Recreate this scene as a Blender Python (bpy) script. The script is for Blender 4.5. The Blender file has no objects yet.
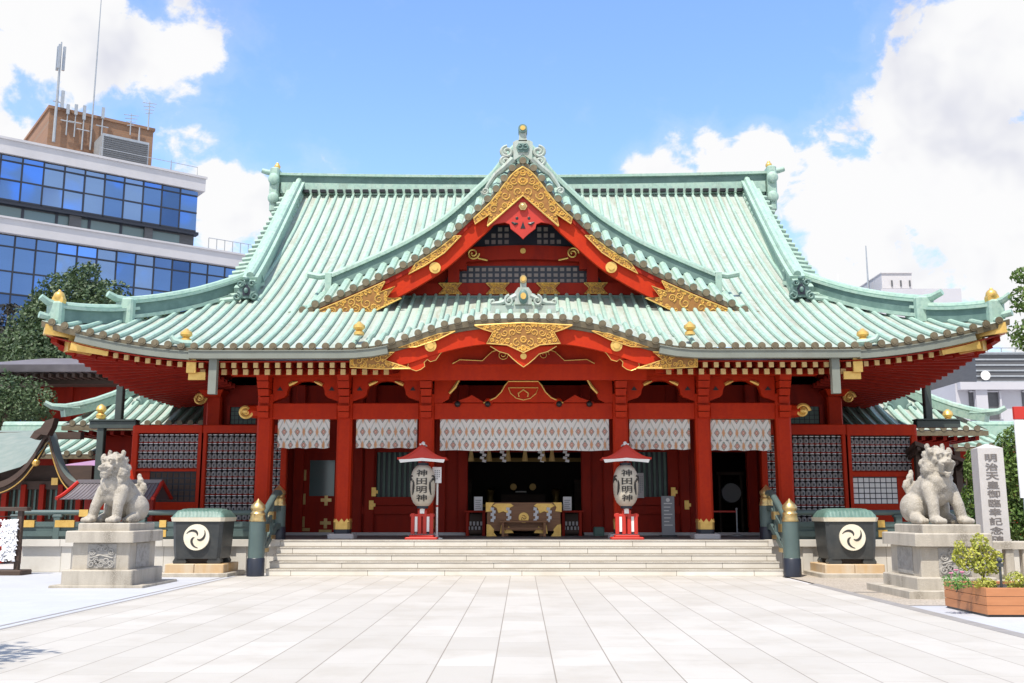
import bpy, bmesh, math, random
import numpy as np
from mathutils import Vector, Matrix, Euler
R = math.radians
scene = bpy.context.scene
COL = scene.collection

# ------------------------------------------------------------ camera, sky, sun, exposure
F, H = 1000.0, 1.55
TH = math.atan((512 - 341.5) / F)
YAW = math.atan((521.5 - 512) / (F * math.cos(TH)))
cam = bpy.data.cameras.new("camera")
cam.sensor_width = 36.0
cam.lens = F / 1024 * 36.0
cam.clip_start, cam.clip_end = 0.1, 3000
camo = bpy.data.objects.new("camera", cam)
COL.objects.link(camo)
camo.location = (0, 0, H)
camo.rotation_euler = (math.pi / 2 + TH, 0, YAW)
scene.camera = camo
scene.view_settings.view_transform = 'Standard'
scene.view_settings.look = 'None'
scene.view_settings.gamma = 1.0
scene.view_settings.use_curve_mapping = False
scene.view_settings.exposure = 0.42
SUN_EL, SUN_AZ = R(63), R(27)          # azimuth: to the left of straight behind the camera
SUNV = Vector((-math.sin(SUN_AZ) * math.cos(SUN_EL), -math.cos(SUN_AZ) * math.cos(SUN_EL), math.sin(SUN_EL)))
sun = bpy.data.lights.new("sun", 'SUN')
sun.energy, sun.angle, sun.color = 4.5, R(0.53), (1.0, 0.945, 0.855)
suno = bpy.data.objects.new("sun", sun)
COL.objects.link(suno)
suno.rotation_euler = (-SUNV).to_track_quat('-Z', 'Y').to_euler()
suno.location = (-20, -30, 60)


def ray(px, py):
    v = [(px - 512) / F, 1.0, -(py - 341.5) / F]
    c, s = math.cos(TH), math.sin(TH)
    v = [v[0], v[1] * c - v[2] * s, v[1] * s + v[2] * c]
    c, s = math.cos(YAW), math.sin(YAW)
    return Vector((v[0] * c - v[1] * s, v[0] * s + v[1] * c, v[2]))


def A(px, py, Y):                       # photo measurement -> (x, z) at a known distance
    r = ray(px, py); t = Y / r.y
    return (r.x * t, H + r.z * t)


def AX(px, Y, py=470): return A(px, py, Y)[0]
def AZ(py, Y, px=521): return A(px, py, Y)[1]


def G(px, py, z=0.0):                   # photo measurement -> ground point
    r = ray(px, py); t = (z - H) / r.z
    return (r.x * t, r.y * t)


# ------------------------------------------------------------ node helpers
class NT:
    def __init__(s, tree):
        s.t = tree; s.n = tree.nodes; s.l = tree.links

    def new(s, typ, **kw):
        n = s.n.new(typ)
        for k, v in kw.items(): setattr(n, k, v)
        return n

    def put(s, sock, v):
        if isinstance(v, bpy.types.NodeSocket): s.l.new(v, sock)
        elif isinstance(v, (tuple, list)) and len(v) == 3 and sock.type == 'RGBA': sock.default_value = (*v, 1)
        else: sock.default_value = v

    def m(s, op, a, b=0.0, c=0.0, clamp=False):
        n = s.new('ShaderNodeMath', operation=op, use_clamp=clamp)
        s.put(n.inputs[0], a); s.put(n.inputs[1], b); s.put(n.inputs[2], c)
        return n.outputs[0]

    def vm(s, op, a, b=(0, 0, 0)):
        n = s.new('ShaderNodeVectorMath', operation=op)
        s.put(n.inputs[0], a); s.put(n.inputs[1], b)
        return n.outputs['Value'] if op in ('DOT_PRODUCT', 'LENGTH', 'DISTANCE') else n.outputs[0]

    def mix(s, f, a, b):
        n = s.new('ShaderNodeMix', data_type='RGBA')
        s.put(n.inputs[0], f); s.put(n.inputs[6], a); s.put(n.inputs[7], b)
        return n.outputs[2]

    def sm(s, v, a, b, t0=0.0, t1=1.0):
        n = s.new('ShaderNodeMapRange', interpolation_type='SMOOTHSTEP')
        s.put(n.inputs[0], v)
        for i, q in enumerate((a, b, t0, t1)): n.inputs[1 + i].default_value = q
        return n.outputs[0]

    def coord(s, kind='Object', scale=(1, 1, 1)):
        c = s.new('ShaderNodeTexCoord').outputs[kind]
        if tuple(scale) != (1, 1, 1): c = s.vm('MULTIPLY', c, tuple(scale))
        return c

    def noise(s, vec, scale=1.0, detail=4.0, rough=0.55):
        n = s.new('ShaderNodeTexNoise')
        s.put(n.inputs['Vector'], vec)
        n.inputs['Scale'].default_value = scale; n.inputs['Detail'].default_value = detail
        n.inputs['Roughness'].default_value = rough
        return n.outputs[0]

    def sep(s, v):
        n = s.new('ShaderNodeSeparateXYZ'); s.put(n.inputs[0], v)
        return n.outputs

    def comb(s, x, y, z):
        n = s.new('ShaderNodeCombineXYZ')
        s.put(n.inputs[0], x); s.put(n.inputs[1], y); s.put(n.inputs[2], z)
        return n.outputs[0]


# world: Nishita sky with procedural clouds, by direction
world = bpy.data.worlds.new("World")
scene.world = world
world.use_nodes = True
w = NT(world.node_tree)
for n in list(w.n): w.n.remove(n)
sky = w.new('ShaderNodeTexSky', sky_type='NISHITA', sun_disc=False)
sky.sun_elevation = SUN_EL
sky.sun_rotation = math.pi - SUN_AZ
sky.air_density, sky.dust_density, sky.ozone_density = 1.0, 0.6, 2.0
D = w.vm('NORMALIZE', w.coord('Generated'))
warp = w.new('ShaderNodeTexNoise'); w.put(warp.inputs['Vector'], D)
warp.inputs['Scale'].default_value = 9; warp.inputs['Detail'].default_value = 3
Dw = w.vm('ADD', D, w.vm('MULTIPLY', w.vm('SUBTRACT', warp.outputs['Color'], (.5, .5, .5)), (.05, .05, .05)))
fb = w.noise(w.vm('MULTIPLY', Dw, (1, 1, 1.3)), 13, 10, 0.6)
bias = None
for px, py, rad, amp in ((1010, 60, 135, .95), (960, 170, 150, .95), (860, 210, 110, .9), (760, 210, 70, .6), (1050, 260, 170, .9), (900, 275, 120, .8),
                         (640, 176, 40, .8), (675, 170, 46, .85), (715, 162, 46, .85), (750, 172, 60, .9),
                         (60, 20, 105, .9), (165, 40, 80, .8), (-60, 30, 120, .9), (225, 205, 75, .85), (190, 150, 60, .6), (15, 125, 45, .6),
                         (300, 172, 45, .4), (60, 180, 100, .5), (1350, 150, 260, .8), (-420, 180, 260, .8)):
    c = ray(px, py).normalized()
    a = rad / 1000.0
    d = w.vm('DISTANCE', D, tuple(c))
    g = w.sm(d, a * 1.35, a * 0.1, 0, amp)
    bias = g if bias is None else w.m('MAXIMUM', bias, g)
Dz = w.sep(D)[2]
bias = w.m('MAXIMUM', bias, w.m('MULTIPLY', w.sm(w.sep(D)[1], 0.1, -0.4), 0.62))
dens = w.m('ADD', w.m('MULTIPLY', fb, 1.15), w.m('SUBTRACT', w.m('MULTIPLY', bias, 0.72), 0.0))
mask = w.sm(dens, 0.90, 1.04)
mask = w.m('ADD', mask, w.m('MULTIPLY', w.sm(dens, .66, .95), 0.14), clamp=True)
thick = w.noise(w.vm('ADD', Dw, (3, 1, 2)), 7, 4, .55)
ccol = w.mix(w.sm(thick, .46, .72), (6.35, 6.35, 6.4), (4.55, 4.65, 5.3))
hz = w.sm(Dz, 0.42, 0.0)
skc = w.mix(w.m('MULTIPLY', hz, .38), w.vm('MULTIPLY', sky.outputs[0], (1.62, 1.80, 2.02)), (3.7, 5.3, 7.6))
col = w.mix(mask, skc, ccol)
bg = w.new('ShaderNodeBackground'); w.put(bg.inputs[0], col); bg.inputs[1].default_value = 0.115
wo = w.new('ShaderNodeOutputWorld'); w.l.new(bg.outputs[0], wo.inputs[0])


# ------------------------------------------------------------ materials
MATS = {}


def material(name, base, rough=.6, metal=0.0, var=None, vs=3.0, va=.5, stretch=(1, 1, 1), bump=0.0, bs=30.0, spec=.5, fine=None, fs=60, streak=None):
    if name in MATS: return MATS[name]
    m = bpy.data.materials.new(name); m.use_nodes = True
    t = NT(m.node_tree); b = t.n['Principled BSDF']
    b.inputs['Roughness'].default_value = rough; b.inputs['Metallic'].default_value = metal
    b.inputs['Specular IOR Level'].default_value = spec
    c = (*base, 1)
    co = t.coord('Object', stretch)
    if var is not None:
        c = t.mix(t.sm(t.noise(co, vs, 6, .6), .5 - .22 / max(va, .05) * .5, .5 + .3), base, var)
    if fine is not None:
        c = t.mix(t.sm(t.noise(t.coord('Object'), fs, 2, .5), .45, .68), c, fine)
    if streak is not None:
        sc, st, amt = streak
        q = t.noise(t.coord('Object', st), 1.0, 5, .65)
        patch = t.sm(t.noise(t.coord('Object'), .35, 3), .35, .65, .35, 1.0)
        c = t.mix(t.m('MULTIPLY', t.m('MULTIPLY', t.sm(q, .50, .70), amt), patch), c, sc)
    t.put(b.inputs['Base Color'], c)
    if bump:
        bn = t.new('ShaderNodeBump'); bn.inputs['Strength'].default_value = bump; bn.inputs['Distance'].default_value = .02
        t.put(bn.inputs['Height'], t.noise(t.coord('Object'), bs, 4, .6)); t.l.new(bn.outputs[0], b.inputs['Normal'])
    MATS[name] = m
    return m


M = {}
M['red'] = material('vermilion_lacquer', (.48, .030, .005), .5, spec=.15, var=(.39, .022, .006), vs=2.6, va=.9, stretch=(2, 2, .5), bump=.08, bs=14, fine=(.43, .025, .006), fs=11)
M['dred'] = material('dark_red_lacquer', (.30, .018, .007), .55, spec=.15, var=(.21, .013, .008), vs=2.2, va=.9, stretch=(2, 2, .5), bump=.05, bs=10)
M['pat'] = material('verdigris_copper', (.30, .445, .365), .6, var=(.39, .485, .415), vs=1.8, va=.7, stretch=(1, .35, 1), streak=((.19, .235, .19), (4.0, .8, 1.2), .55), bump=.08, bs=15, fine=(.26, .385, .33), fs=9)
M['pan'] = material('weathered_copper_pan', (.365, .435, .38), .65, var=(.285, .285, .225), vs=2.4, va=.8, stretch=(2.6, .22, .4), streak=((.20, .165, .11), (5.5, .30, .3), .6), bump=.06, bs=12, fine=(.39, .425, .39), fs=5)
M['dpat'] = material('dark_verdigris', (.095, .165, .145), .55, var=(.16, .25, .22), vs=2.5, va=.6, bump=.1, bs=20)
M['tend'] = material('tile_end_bronze', (.125, .098, .058), .5, var=(.20, .165, .10), vs=6, metal=.2)
M['gutter'] = material('grey_green_gutter', (.20, .215, .18), .5, var=(.165, .175, .145), vs=2)
M['gold'] = material('gilt_metal', (.80, .52, .15), .36, metal=.5, var=(.66, .40, .10), vs=8, bump=.1, bs=40)
M['brass'] = material('brass_cap', (.62, .45, .20), .33, metal=.8, var=(.5, .34, .14), vs=5)
M['cream'] = material('cream_paint', (.80, .74, .60), .5, var=(.7, .62, .46), vs=3)
M['white'] = material('white_paint', (.80, .79, .77), .5, var=(.74, .73, .71), vs=2)
M['paper'] = material('white_paper', (.82, .82, .83), .7)
M['black'] = material('black_lacquer', (.015, .015, .016), .35)
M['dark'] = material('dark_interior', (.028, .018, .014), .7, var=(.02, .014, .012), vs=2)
M['wood'] = material('brown_wood', (.32, .145, .055), .45, var=(.22, .09, .035), vs=3, stretch=(.5, 4, 8), bump=.1, bs=30)
M['oldwood'] = material('weathered_dark_wood', (.075, .045, .032), .7, var=(.05, .03, .022), vs=3, stretch=(.6, 3, 3))
M['rail'] = material('slate_green_paint', (.085, .125, .118), .45, var=(.065, .098, .095), vs=2.5, bump=.04)
M['iron'] = material('dark_cast_iron', (.035, .04, .042), .42, var=(.06, .062, .06), vs=4, bump=.12, bs=25)
M['stone'] = material('pale_granite', (.60, .56, .49), .8, var=(.40, .36, .30), vs=2.2, va=.6, bump=.25, bs=60, fine=(.36, .33, .29), fs=70)
M['oldstone'] = material('weathered_granite', (.46, .415, .345), .85, var=(.19, .165, .13), vs=1.9, va=.95, stretch=(1.6, 1.6, .4), bump=.35, bs=45, fine=(.40, .36, .30), fs=55)
M['carved'] = material('carved_relief_stone', (.36, .34, .31), .85, var=(.22, .21, .19), vs=9, va=.8, bump=.9, bs=22)
M['lion'] = material('carved_lion_granite', (.38, .34, .28), .85, var=(.17, .15, .12), vs=3.2, va=.9, bump=.5, bs=30, fine=(.42, .385, .33), fs=45)
M['stele'] = material('polished_stele_granite', (.54, .51, .49), .6, var=(.48, .45, .43), vs=4, fine=(.45, .43, .41), fs=120)
M['ink'] = material('engraved_dark_paint', (.04, .037, .035), .8)
M['floor'] = material('porch_floor_stone', (.20, .195, .19), .6, var=(.16, .155, .15), vs=1.5)
M['gravel'] = material('beige_gravel', (.44, .38, .31), .9, var=(.36, .31, .25), vs=2, fine=(.25, .215, .175), fs=26, bump=.6, bs=40)
M['vdgreen'] = material('green_lattice_paint', (.09, .16, .135), .5, var=(.07, .125, .105), vs=4)
M['grey'] = material('grey_plastic', (.30, .31, .33), .5)
M['lpane'] = material('dim_lattice_paper', (.27, .225, .21), .8, var=(.22, .18, .17), vs=3)
M['purple'] = material('purple_cloth', (.33, .19, .42), .8, var=(.42, .24, .34), vs=1.5)
M['planter'] = material('orange_brown_timber', (.50, .205, .085), .55, var=(.42, .165, .065), vs=2.5, stretch=(1, 1, 6), bump=.08, bs=30)
M['bark'] = material('grey_brown_bark', (.12, .085, .06), .9, var=(.07, .05, .035), vs=6, bump=.5, bs=20)
M['soil'] = material('dark_soil', (.06, .042, .03), .95, var=(.03, .022, .016), vs=12)
M['straw'] = material('straw', (.55, .38, .15), .8, var=(.42, .28, .1), vs=12)
M['conc'] = material('pale_concrete', (.54, .52, .52), .75, var=(.47, .455, .46), vs=.5, bump=.05)
M['lavw'] = material('pale_lavender_render', (.50, .49, .515), .8, var=(.45, .44, .465), vs=.4)
M['darkgrey'] = material('dark_grey_cladding', (.10, .10, .105), .6, var=(.075, .075, .08), vs=1.5, stretch=(1, 1, 6))
M['steel'] = material('galvanised_steel', (.42, .44, .46), .45, metal=.5, var=(.33, .35, .36), vs=4)
M['frame'] = material('black_window_frame', (.018, .022, .035), .4)
M['glass2'] = material('grey_green_glass', (.10, .16, .17), .12, spec=.8)
M['signred'] = material('bright_red_paint', (.50, .026, .012), .5, var=(.42, .022, .012), vs=2)
M['kerb'] = material('dark_kerb_granite', (.23, .215, .205), .8, var=(.3, .28, .26), vs=3)
M['thatch'] = material('aged_copper_sheet', (.16, .205, .185), .7, var=(.22, .25, .225), vs=2.5, stretch=(1, 3, 1), bump=.1)
M['btile'] = material('grey_purple_sheet_roof', (.14, .125, .135), .5, var=(.20, .18, .19), vs=2)
M['lens'] = material('dull_gold_altar', (.25, .16, .05), .4, metal=.6)


M['fili'] = material('dark_gilt_ground', (.34, .16, .035), .5, metal=.3, var=(.24, .10, .03), vs=7)  # plate's own dark reddish-brown gold behind the scrolls


def mk_lattice():                      # white-backed black lattice panes
    return None


def mk_joints(name, base, var, jw, px, py, joint, axes='xy', stagger=0.5, rough=.75, tint=None, off=0.0, vary=.5, jx=True, scale=1.0, strength=1.0):
    """stone slabs: size px by py in the chosen axes, joints of width jw, every slab its own shade"""
    m = bpy.data.materials.new(name); m.use_nodes = True
    t = NT(m.node_tree); b = t.n['Principled BSDF']
    co = t.coord('Object'); s = t.sep(co)
    ax = {'x': s[0], 'y': s[1], 'z': s[2]}
    u, v = t.m('ADD', ax[axes[0]], off), ax[axes[1]]
    if stagger < 0:                    # columns run along v; every column shifted
        cu = t.m('FLOOR', t.m('DIVIDE', u, px))
        wn = t.new('ShaderNodeTexWhiteNoise', noise_dimensions='1D'); t.put(wn.inputs['W'], cu)
        v = t.m('ADD', v, t.m('MULTIPLY', wn.outputs['Value'], py))
        cv = t.m('FLOOR', t.m('DIVIDE', v, py))
    else:
        cv = t.m('FLOOR', t.m('DIVIDE', v, py))
        u = t.m('ADD', u, t.m('MULTIPLY', t.m('FRACT', t.m('MULTIPLY', cv, .37)), px * stagger * 2))
        cu = t.m('FLOOR', t.m('DIVIDE', u, px))
    fu = t.m('MULTIPLY', t.m('FRACT', t.m('DIVIDE', u, px)), px)
    fv = t.m('MULTIPLY', t.m('FRACT', t.m('DIVIDE', v, py)), py)
    du = t.m('MINIMUM', fu, t.m('SUBTRACT', px, fu)); dv = t.m('MINIMUM', fv, t.m('SUBTRACT', py, fv))
    ju = t.sm(du, jw, jw * .4); jv = t.m('MULTIPLY', t.sm(dv, jw * .8, jw * .3), .55 if stagger < 0 else 1.0)
    j = t.m('MULTIPLY', t.m('MAXIMUM', ju, jv), strength)
    wn = t.new('ShaderNodeTexWhiteNoise', noise_dimensions='2D'); t.put(wn.inputs['Vector'], t.comb(cu, cv, 0))
    c = t.mix(t.m('MULTIPLY', wn.outputs['Value'], vary), base, var)
    if tint: c = t.mix(t.m('MULTIPLY', t.sm(t.noise(co, .8, 6, .62), .42, .72), .7), c, tint)
    c = t.mix(t.m('MULTIPLY', t.sm(t.noise(t.coord('Object', (1, 1, 1)), 90, 2), .5, .7), .25), c, tuple(x * .75 for x in base))
    c = t.mix(j, c, joint)
    t.put(b.inputs['Base Color'], c); b.inputs['Roughness'].default_value = rough
    b.inputs['Specular IOR Level'].default_value = .3
    bn = t.new('ShaderNodeBump'); bn.inputs['Strength'].default_value = .35; bn.inputs['Distance'].default_value = .01
    t.put(bn.inputs['Height'], t.m('SUBTRACT', t.m('MULTIPLY', t.noise(co, 70, 3), .3), j)); t.l.new(bn.outputs[0], b.inputs['Normal'])
    return m


M['paving'] = mk_joints('court_paving', (.490, .462, .420), (.43, .402, .36), .009, .60, 1.2, (.25, .22, .185), 'xy', -1, off=.28, tint=(.385, .352, .305), vary=1.0)
M['sidepave'] = mk_joints('pale_blue_grey_paving', (.455, .465, .495), (.42, .43, .46), .008, .9, .45, (.36, .36, .385), 'xy', .5, vary=.7, tint=(.415, .42, .45), strength=.7)
M['steps'] = mk_joints('step_granite', (.72, .685, .62), (.64, .60, .53), .009, 1.9, .166, (.20, .17, .13), 'xz', .5, tint=(.55, .50, .42), vary=.8)
M['basewall'] = mk_joints('platform_granite', (.64, .61, .555), (.56, .525, .47), .010, 1.35, .9, (.25, .22, .18), 'xz', .0, tint=(.42, .39, .33), vary=.8)
M['brick'] = mk_joints('brown_brick', (.30, .165, .095), (.25, .135, .08), .02, .5, .17, (.24, .17, .12), 'xz', .5, tint=(.24, .14, .09), vary=1)


def mk_curtain():
    m = bpy.data.materials.new('patterned_silk'); m.use_nodes = True
    t = NT(m.node_tree); b = t.n['Principled BSDF']
    s = t.sep(t.coord('Object'))
    x, z = s[0], s[2]

    def diamond(ox, oz, px, pz, ax, az):
        fx = t.m('ABSOLUTE', t.m('SUBTRACT', t.m('FRACT', t.m('ADD', t.m('DIVIDE', x, px), ox)), .5))
        fz = t.m('ABSOLUTE', t.m('SUBTRACT', t.m('FRACT', t.m('ADD', t.m('DIVIDE', z, pz), oz)), .5))
        return t.m('ADD', t.m('MULTIPLY', fx, px / ax), t.m('MULTIPLY', fz, pz / az))
    P, Q = .37, .74
    c = (.68, .67, .64)
    nz = t.noise(t.coord('Object'), 22, 2)

    def band(d, a, w_):
        return t.m('SUBTRACT', 1.0, t.sm(t.m('ABSOLUTE', t.m('SUBTRACT', d, a)), w_ * .5, w_))
    big = diamond(0, .0, P, Q, .185, .37)
    c = t.mix(t.m('MULTIPLY', band(big, 1.0, .13), .55), c, (.26, .30, .27))
    for ox, oz in ((.5, .5), (0, 0)):
        d = diamond(ox, oz, P, Q, .085, .13)
        c = t.mix(t.sm(d, 1.0, .9), c, (.50, .43, .38))
        c = t.mix(band(d, .86, .14), c, (.17, .17, .15))
        c = t.mix(t.sm(d, .62, .5), c, (.46, .16, .12))
        c = t.mix(t.sm(d, .3, .2), c, (.62, .50, .40))
    for ox, oz in ((0, .5), (.5, 0)):
        d = diamond(ox, oz, P, Q, .055, .17)
        c = t.mix(t.m('MULTIPLY', t.sm(t.m('ADD', d, t.m('MULTIPLY', nz, .7)), 1.35, 1.0), .9), c, (.56, .27, .12))
        d = diamond(ox, oz + .36, P, Q, .04, .035)
        c = t.mix(t.sm(d, 1.0, .7), c, (.20, .27, .24))
    for ox in (.25, .75):
        d = diamond(ox, .28, P, Q, .06, .04)
        c = t.mix(t.m('MULTIPLY', t.sm(d, 1.0, .7), .8), c, (.16, .18, .17))
    t.put(b.inputs['Base Color'], c); b.inputs['Roughness'].default_value = .8
    return m


M['curtain'] = mk_curtain()


def mk_leaf(name, a, b_, c_):
    m = bpy.data.materials.new(name); m.use_nodes = True
    t = NT(m.node_tree); b = t.n['Principled BSDF']
    co = t.coord('Object')
    c = t.mix(t.sm(t.noise(co, .9, 3), .38, .62), a, b_)
    c = t.mix(t.m('MULTIPLY', t.sm(t.noise(co, 9, 2), .5, .7), .6), c, c_)
    t.put(b.inputs['Base Color'], c); b.inputs['Roughness'].default_value = .55
    tr = t.new('ShaderNodeBsdfTranslucent'); t.put(tr.inputs[0], c)
    mx = t.new('ShaderNodeMixShader'); mx.inputs[0].default_value = .22
    t.l.new(b.outputs[0], mx.inputs[1]); t.l.new(tr.outputs[0], mx.inputs[2])
    t.l.new(mx.outputs[0], t.n['Material Output'].inputs[0])
    return m


M['leaf'] = mk_leaf('dark_green_leaves', (.042, .075, .028), (.08, .125, .05), (.11, .16, .065))
M['leafp'] = mk_leaf('purple_brown_leaves', (.030, .030, .022), (.05, .045, .03), (.075, .07, .04))
M['leafb'] = mk_leaf('bright_green_leaves', (.065, .13, .022), (.12, .19, .035), (.19, .24, .04))
M['leafy'] = mk_leaf('yellow_green_leaves', (.36, .38, .05), (.50, .47, .08), (.25, .33, .07))
M['leafl'] = mk_leaf('lime_ground_leaves', (.10, .25, .05), (.16, .32, .06), (.25, .36, .07))


def mk_glass(name, tint):
    m = bpy.data.materials.new(name); m.use_nodes = True
    t = NT(m.node_tree); b = t.n['Principled BSDF']
    t.put(b.inputs['Base Color'], tint); b.inputs['Metallic'].default_value = .92
    b.inputs['Roughness'].default_value = .03
    bn = t.new('ShaderNodeBump'); bn.inputs['Strength'].default_value = .03; bn.inputs['Distance'].default_value = .2
    t.put(bn.inputs['Height'], t.noise(t.coord('Object'), .35, 1)); t.l.new(bn.outputs[0], b.inputs['Normal'])
    return m


M['glass'] = mk_glass('blue_mirror_glass', (.12, .24, .53))
M['glassb'] = mk_glass('pale_blue_mirror_glass', (.20, .33, .60))
M['glassc'] = mk_glass('deep_blue_mirror_glass', (.07, .15, .36))


# ------------------------------------------------------------ mesh builder
class MB:
    def __init__(s): s.v = []; s.f = []; s.mi = []; s.k = 0

    def add(s, vs, fs):
        o = len(s.v); s.v += [tuple(p) for p in vs]
        s.f += [tuple(i + o for i in f) for f in fs]; s.mi += [s.k] * len(fs)
        return s

    def mat(s, k): s.k = k; return s

    def box(s, x0, x1, y0, y1, z0, z1):
        return s.add([(x0, y0, z0), (x1, y0, z0), (x1, y1, z0), (x0, y1, z0), (x0, y0, z1), (x1, y0, z1), (x1, y1, z1), (x0, y1, z1)],
                     [(3, 2, 1, 0), (4, 5, 6, 7), (0, 1, 5, 4), (1, 2, 6, 5), (2, 3, 7, 6), (3, 0, 4, 7)])

    def bbox(s, x0, x1, y0, y1, z0, z1, b=.015):      # box with chamfered vertical and top edges
        pts = [(x0 + b, y0), (x1 - b, y0), (x1, y0 + b), (x1, y1 - b), (x1 - b, y1), (x0 + b, y1), (x0, y1 - b), (x0, y0 + b)]
        cx, cy = (x0 + x1) / 2, (y0 + y1) / 2
        def ring(k, z):
            return [(px + (b * k if px < cx else -b * k), py + (b * k if py < cy else -b * k), z) for px, py in pts]
        rings = [ring(0, z0), ring(0, z1 - b), ring(.9, z1)]
        return s.loft(rings, True, True)

    def loft(s, rings, cap0=True, cap1=True, closed=True):
        n = len(rings[0]); vs = [p for r in rings for p in r]; fs = []
        for i in range(len(rings) - 1):
            for j in range(n if closed else n - 1):
                a, b = i * n + j, i * n + (j + 1) % n
                fs.append((a, b, b + n, a + n))
        if cap0: fs.append(tuple(range(n - 1, -1, -1)))
        if cap1: fs.append(tuple((len(rings) - 1) * n + j for j in range(n)))
        return s.add(vs, fs)

    def taper(s, x0, x1, y0, y1, z0, X0, X1, Y0, Y1, z1):
        return s.loft([[(x0, y0, z0), (x1, y0, z0), (x1, y1, z0), (x0, y1, z0)], [(X0, Y0, z1), (X1, Y0, z1), (X1, Y1, z1), (X0, Y1, z1)]])

    def prism(s, pts, y0, y1):                         # outline in x,z extruded along y
        return s.loft([[(x, y0, z) for x, z in pts], [(x, y1, z) for x, z in pts]])

    def prismx(s, pts, x0, x1):                        # outline in y,z extruded along x
        return s.loft([[(x0, y, z) for y, z in pts], [(x1, y, z) for y, z in pts]])

    def prismz(s, pts, z0, z1):
        return s.loft([[(x, y, z0) for x, y in pts], [(x, y, z1) for x, y in pts]])

    def tube(s, path, r, n=8, cap=True):
        P = [Vector(p) for p in path]; rings = []
        rs = r if isinstance(r, (list, tuple)) else [r] * len(P)
        ref = None
        for i, p in enumerate(P):
            t = (P[min(i + 1, len(P) - 1)] - P[max(i - 1, 0)])
            if t.length < 1e-9: t = Vector((0, 0, 1))
            t.normalize()
            if ref is None: ref = Vector((0, 0, 1)) if abs(t.z) < .9 else Vector((1, 0, 0))
            a = t.cross(ref)
            if a.length < 1e-5: a = t.cross(Vector((0, 1, 0)))
            a.normalize(); b = a.cross(t).normalized(); ref = b
            rings.append([tuple(p + a * (math.cos(2 * math.pi * k / n) * rs[i]) + b * (math.sin(2 * math.pi * k / n) * rs[i])) for k in range(n)])
        return s.loft(rings, cap, cap)

    def bar(s, path, wd, ht):                          # rectangular section, kept upright
        P = [Vector(p) for p in path]; rings = []
        for i, p in enumerate(P):
            t = (P[min(i + 1, len(P) - 1)] - P[max(i - 1, 0)]).normalized()
            a = t.cross(Vector((0, 0, 1)))
            if a.length < 1e-4: a = Vector((1, 0, 0))
            a.normalize(); b = a.cross(t).normalized()
            rings.append([tuple(p + a * sx * wd / 2 + b * sz * ht / 2) for sx, sz in ((-1, -1), (1, -1), (1, 1), (-1, 1))])
        return s.loft(rings)

    def lathe(s, prof, c=(0, 0, 0), n=16, sx=1, sy=1):
        rings = [[(c[0] + r * sx * math.cos(2 * math.pi * k / n), c[1] + r * sy * math.sin(2 * math.pi * k / n), c[2] + z) for k in range(n)] for r, z in prof]
        return s.loft(rings)

    def disc(s, c, r, y0, y1, n=20):                    # short cylinder along y
        return s.prism([(c[0] + r * math.cos(2 * math.pi * k / n), c[1] + r * math.sin(2 * math.pi * k / n)) for k in range(n)], y0, y1)

    def grid(s, rows):
        n = len(rows[0]); vs = [p for r in rows for p in r]; fs = []
        for i in range(len(rows) - 1):
            for j in range(n - 1):
                a = i * n + j; fs.append((a, a + 1, a + n + 1, a + n))
        return s.add(vs, fs)

    def ball(s, c, rx, ry=None, rz=None, n=12, m=8):
        ry = ry or rx; rz = rz or rx
        rings = []
        for i in range(m + 1):
            th = math.pi * (i + .001) / (m + .002)
            rings.append([(c[0] + rx * math.sin(th) * math.cos(2 * math.pi * k / n), c[1] + ry * math.sin(th) * math.sin(2 * math.pi * k / n), c[2] - rz * math.cos(th)) for k in range(n)])
        return s.loft(rings)

    def merge(s, o, f=lambda p: p):
        b = len(s.v); s.v += [tuple(f(p)) for p in o.v]; s.f += [tuple(i + b for i in q) for q in o.f]; s.mi += o.mi
        return s


def obj(name, mb, mats, parent=None, smooth=False, kind=None):
    me = bpy.data.meshes.new(name)
    me.from_pydata(mb.v, [], mb.f)
    mats = mats if isinstance(mats, (list, tuple)) else [mats]
    for m in mats: me.materials.append(M[m] if isinstance(m, str) else m)
    if len(mats) > 1: me.polygons.foreach_set('material_index', mb.mi)
    bm = bmesh.new(); bm.from_mesh(me); bmesh.ops.recalc_face_normals(bm, faces=bm.faces); bm.to_mesh(me); bm.free()
    if smooth:
        me.polygons.foreach_set('use_smooth', [True] * len(me.polygons))
        try: me.set_sharp_from_angle(angle=R(38))
        except Exception: pass
    o = bpy.data.objects.new(name, me); COL.objects.link(o)
    if parent: o.parent = parent
    if kind: o['kind'] = kind
    return o


def tag(o, label, cat, group=None, kind=None):
    o['label'] = label; o['category'] = cat
    if group: o['group'] = group
    if kind: o['kind'] = kind
    return o


def thing(name, label, cat, group=None):
    o = bpy.data.objects.new(name, None); COL.objects.link(o); o.empty_display_size = .2
    return tag(o, label, cat, group)


def settle(o, loc):
    """move an Empty that was built around in world coordinates to its base"""
    o.location = loc
    for c in o.children: c.location = Vector(c.location) - Vector(loc)


def dup(root, loc, rz=None, label=None, mirror=False):
    def cp(o, par):
        c = o.copy(); COL.objects.link(c)
        if par: c.parent = par
        for ch in o.children: cp(ch, c)
        return c
    r = cp(root, None); r.location = loc
    if rz is not None: r.rotation_euler.z = rz
    if mirror: r.scale = (-1, 1, 1)
    if label: r['label'] = label
    return r


def copy_part(o, loc, parent, rz=0):
    c = o.copy(); COL.objects.link(c); c.parent = parent; c.location = loc; c.rotation_euler.z = rz
    return c


def interp(tab, x):
    return float(np.interp(x, [t[0] for t in tab], [t[1] for t in tab]))


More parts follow.
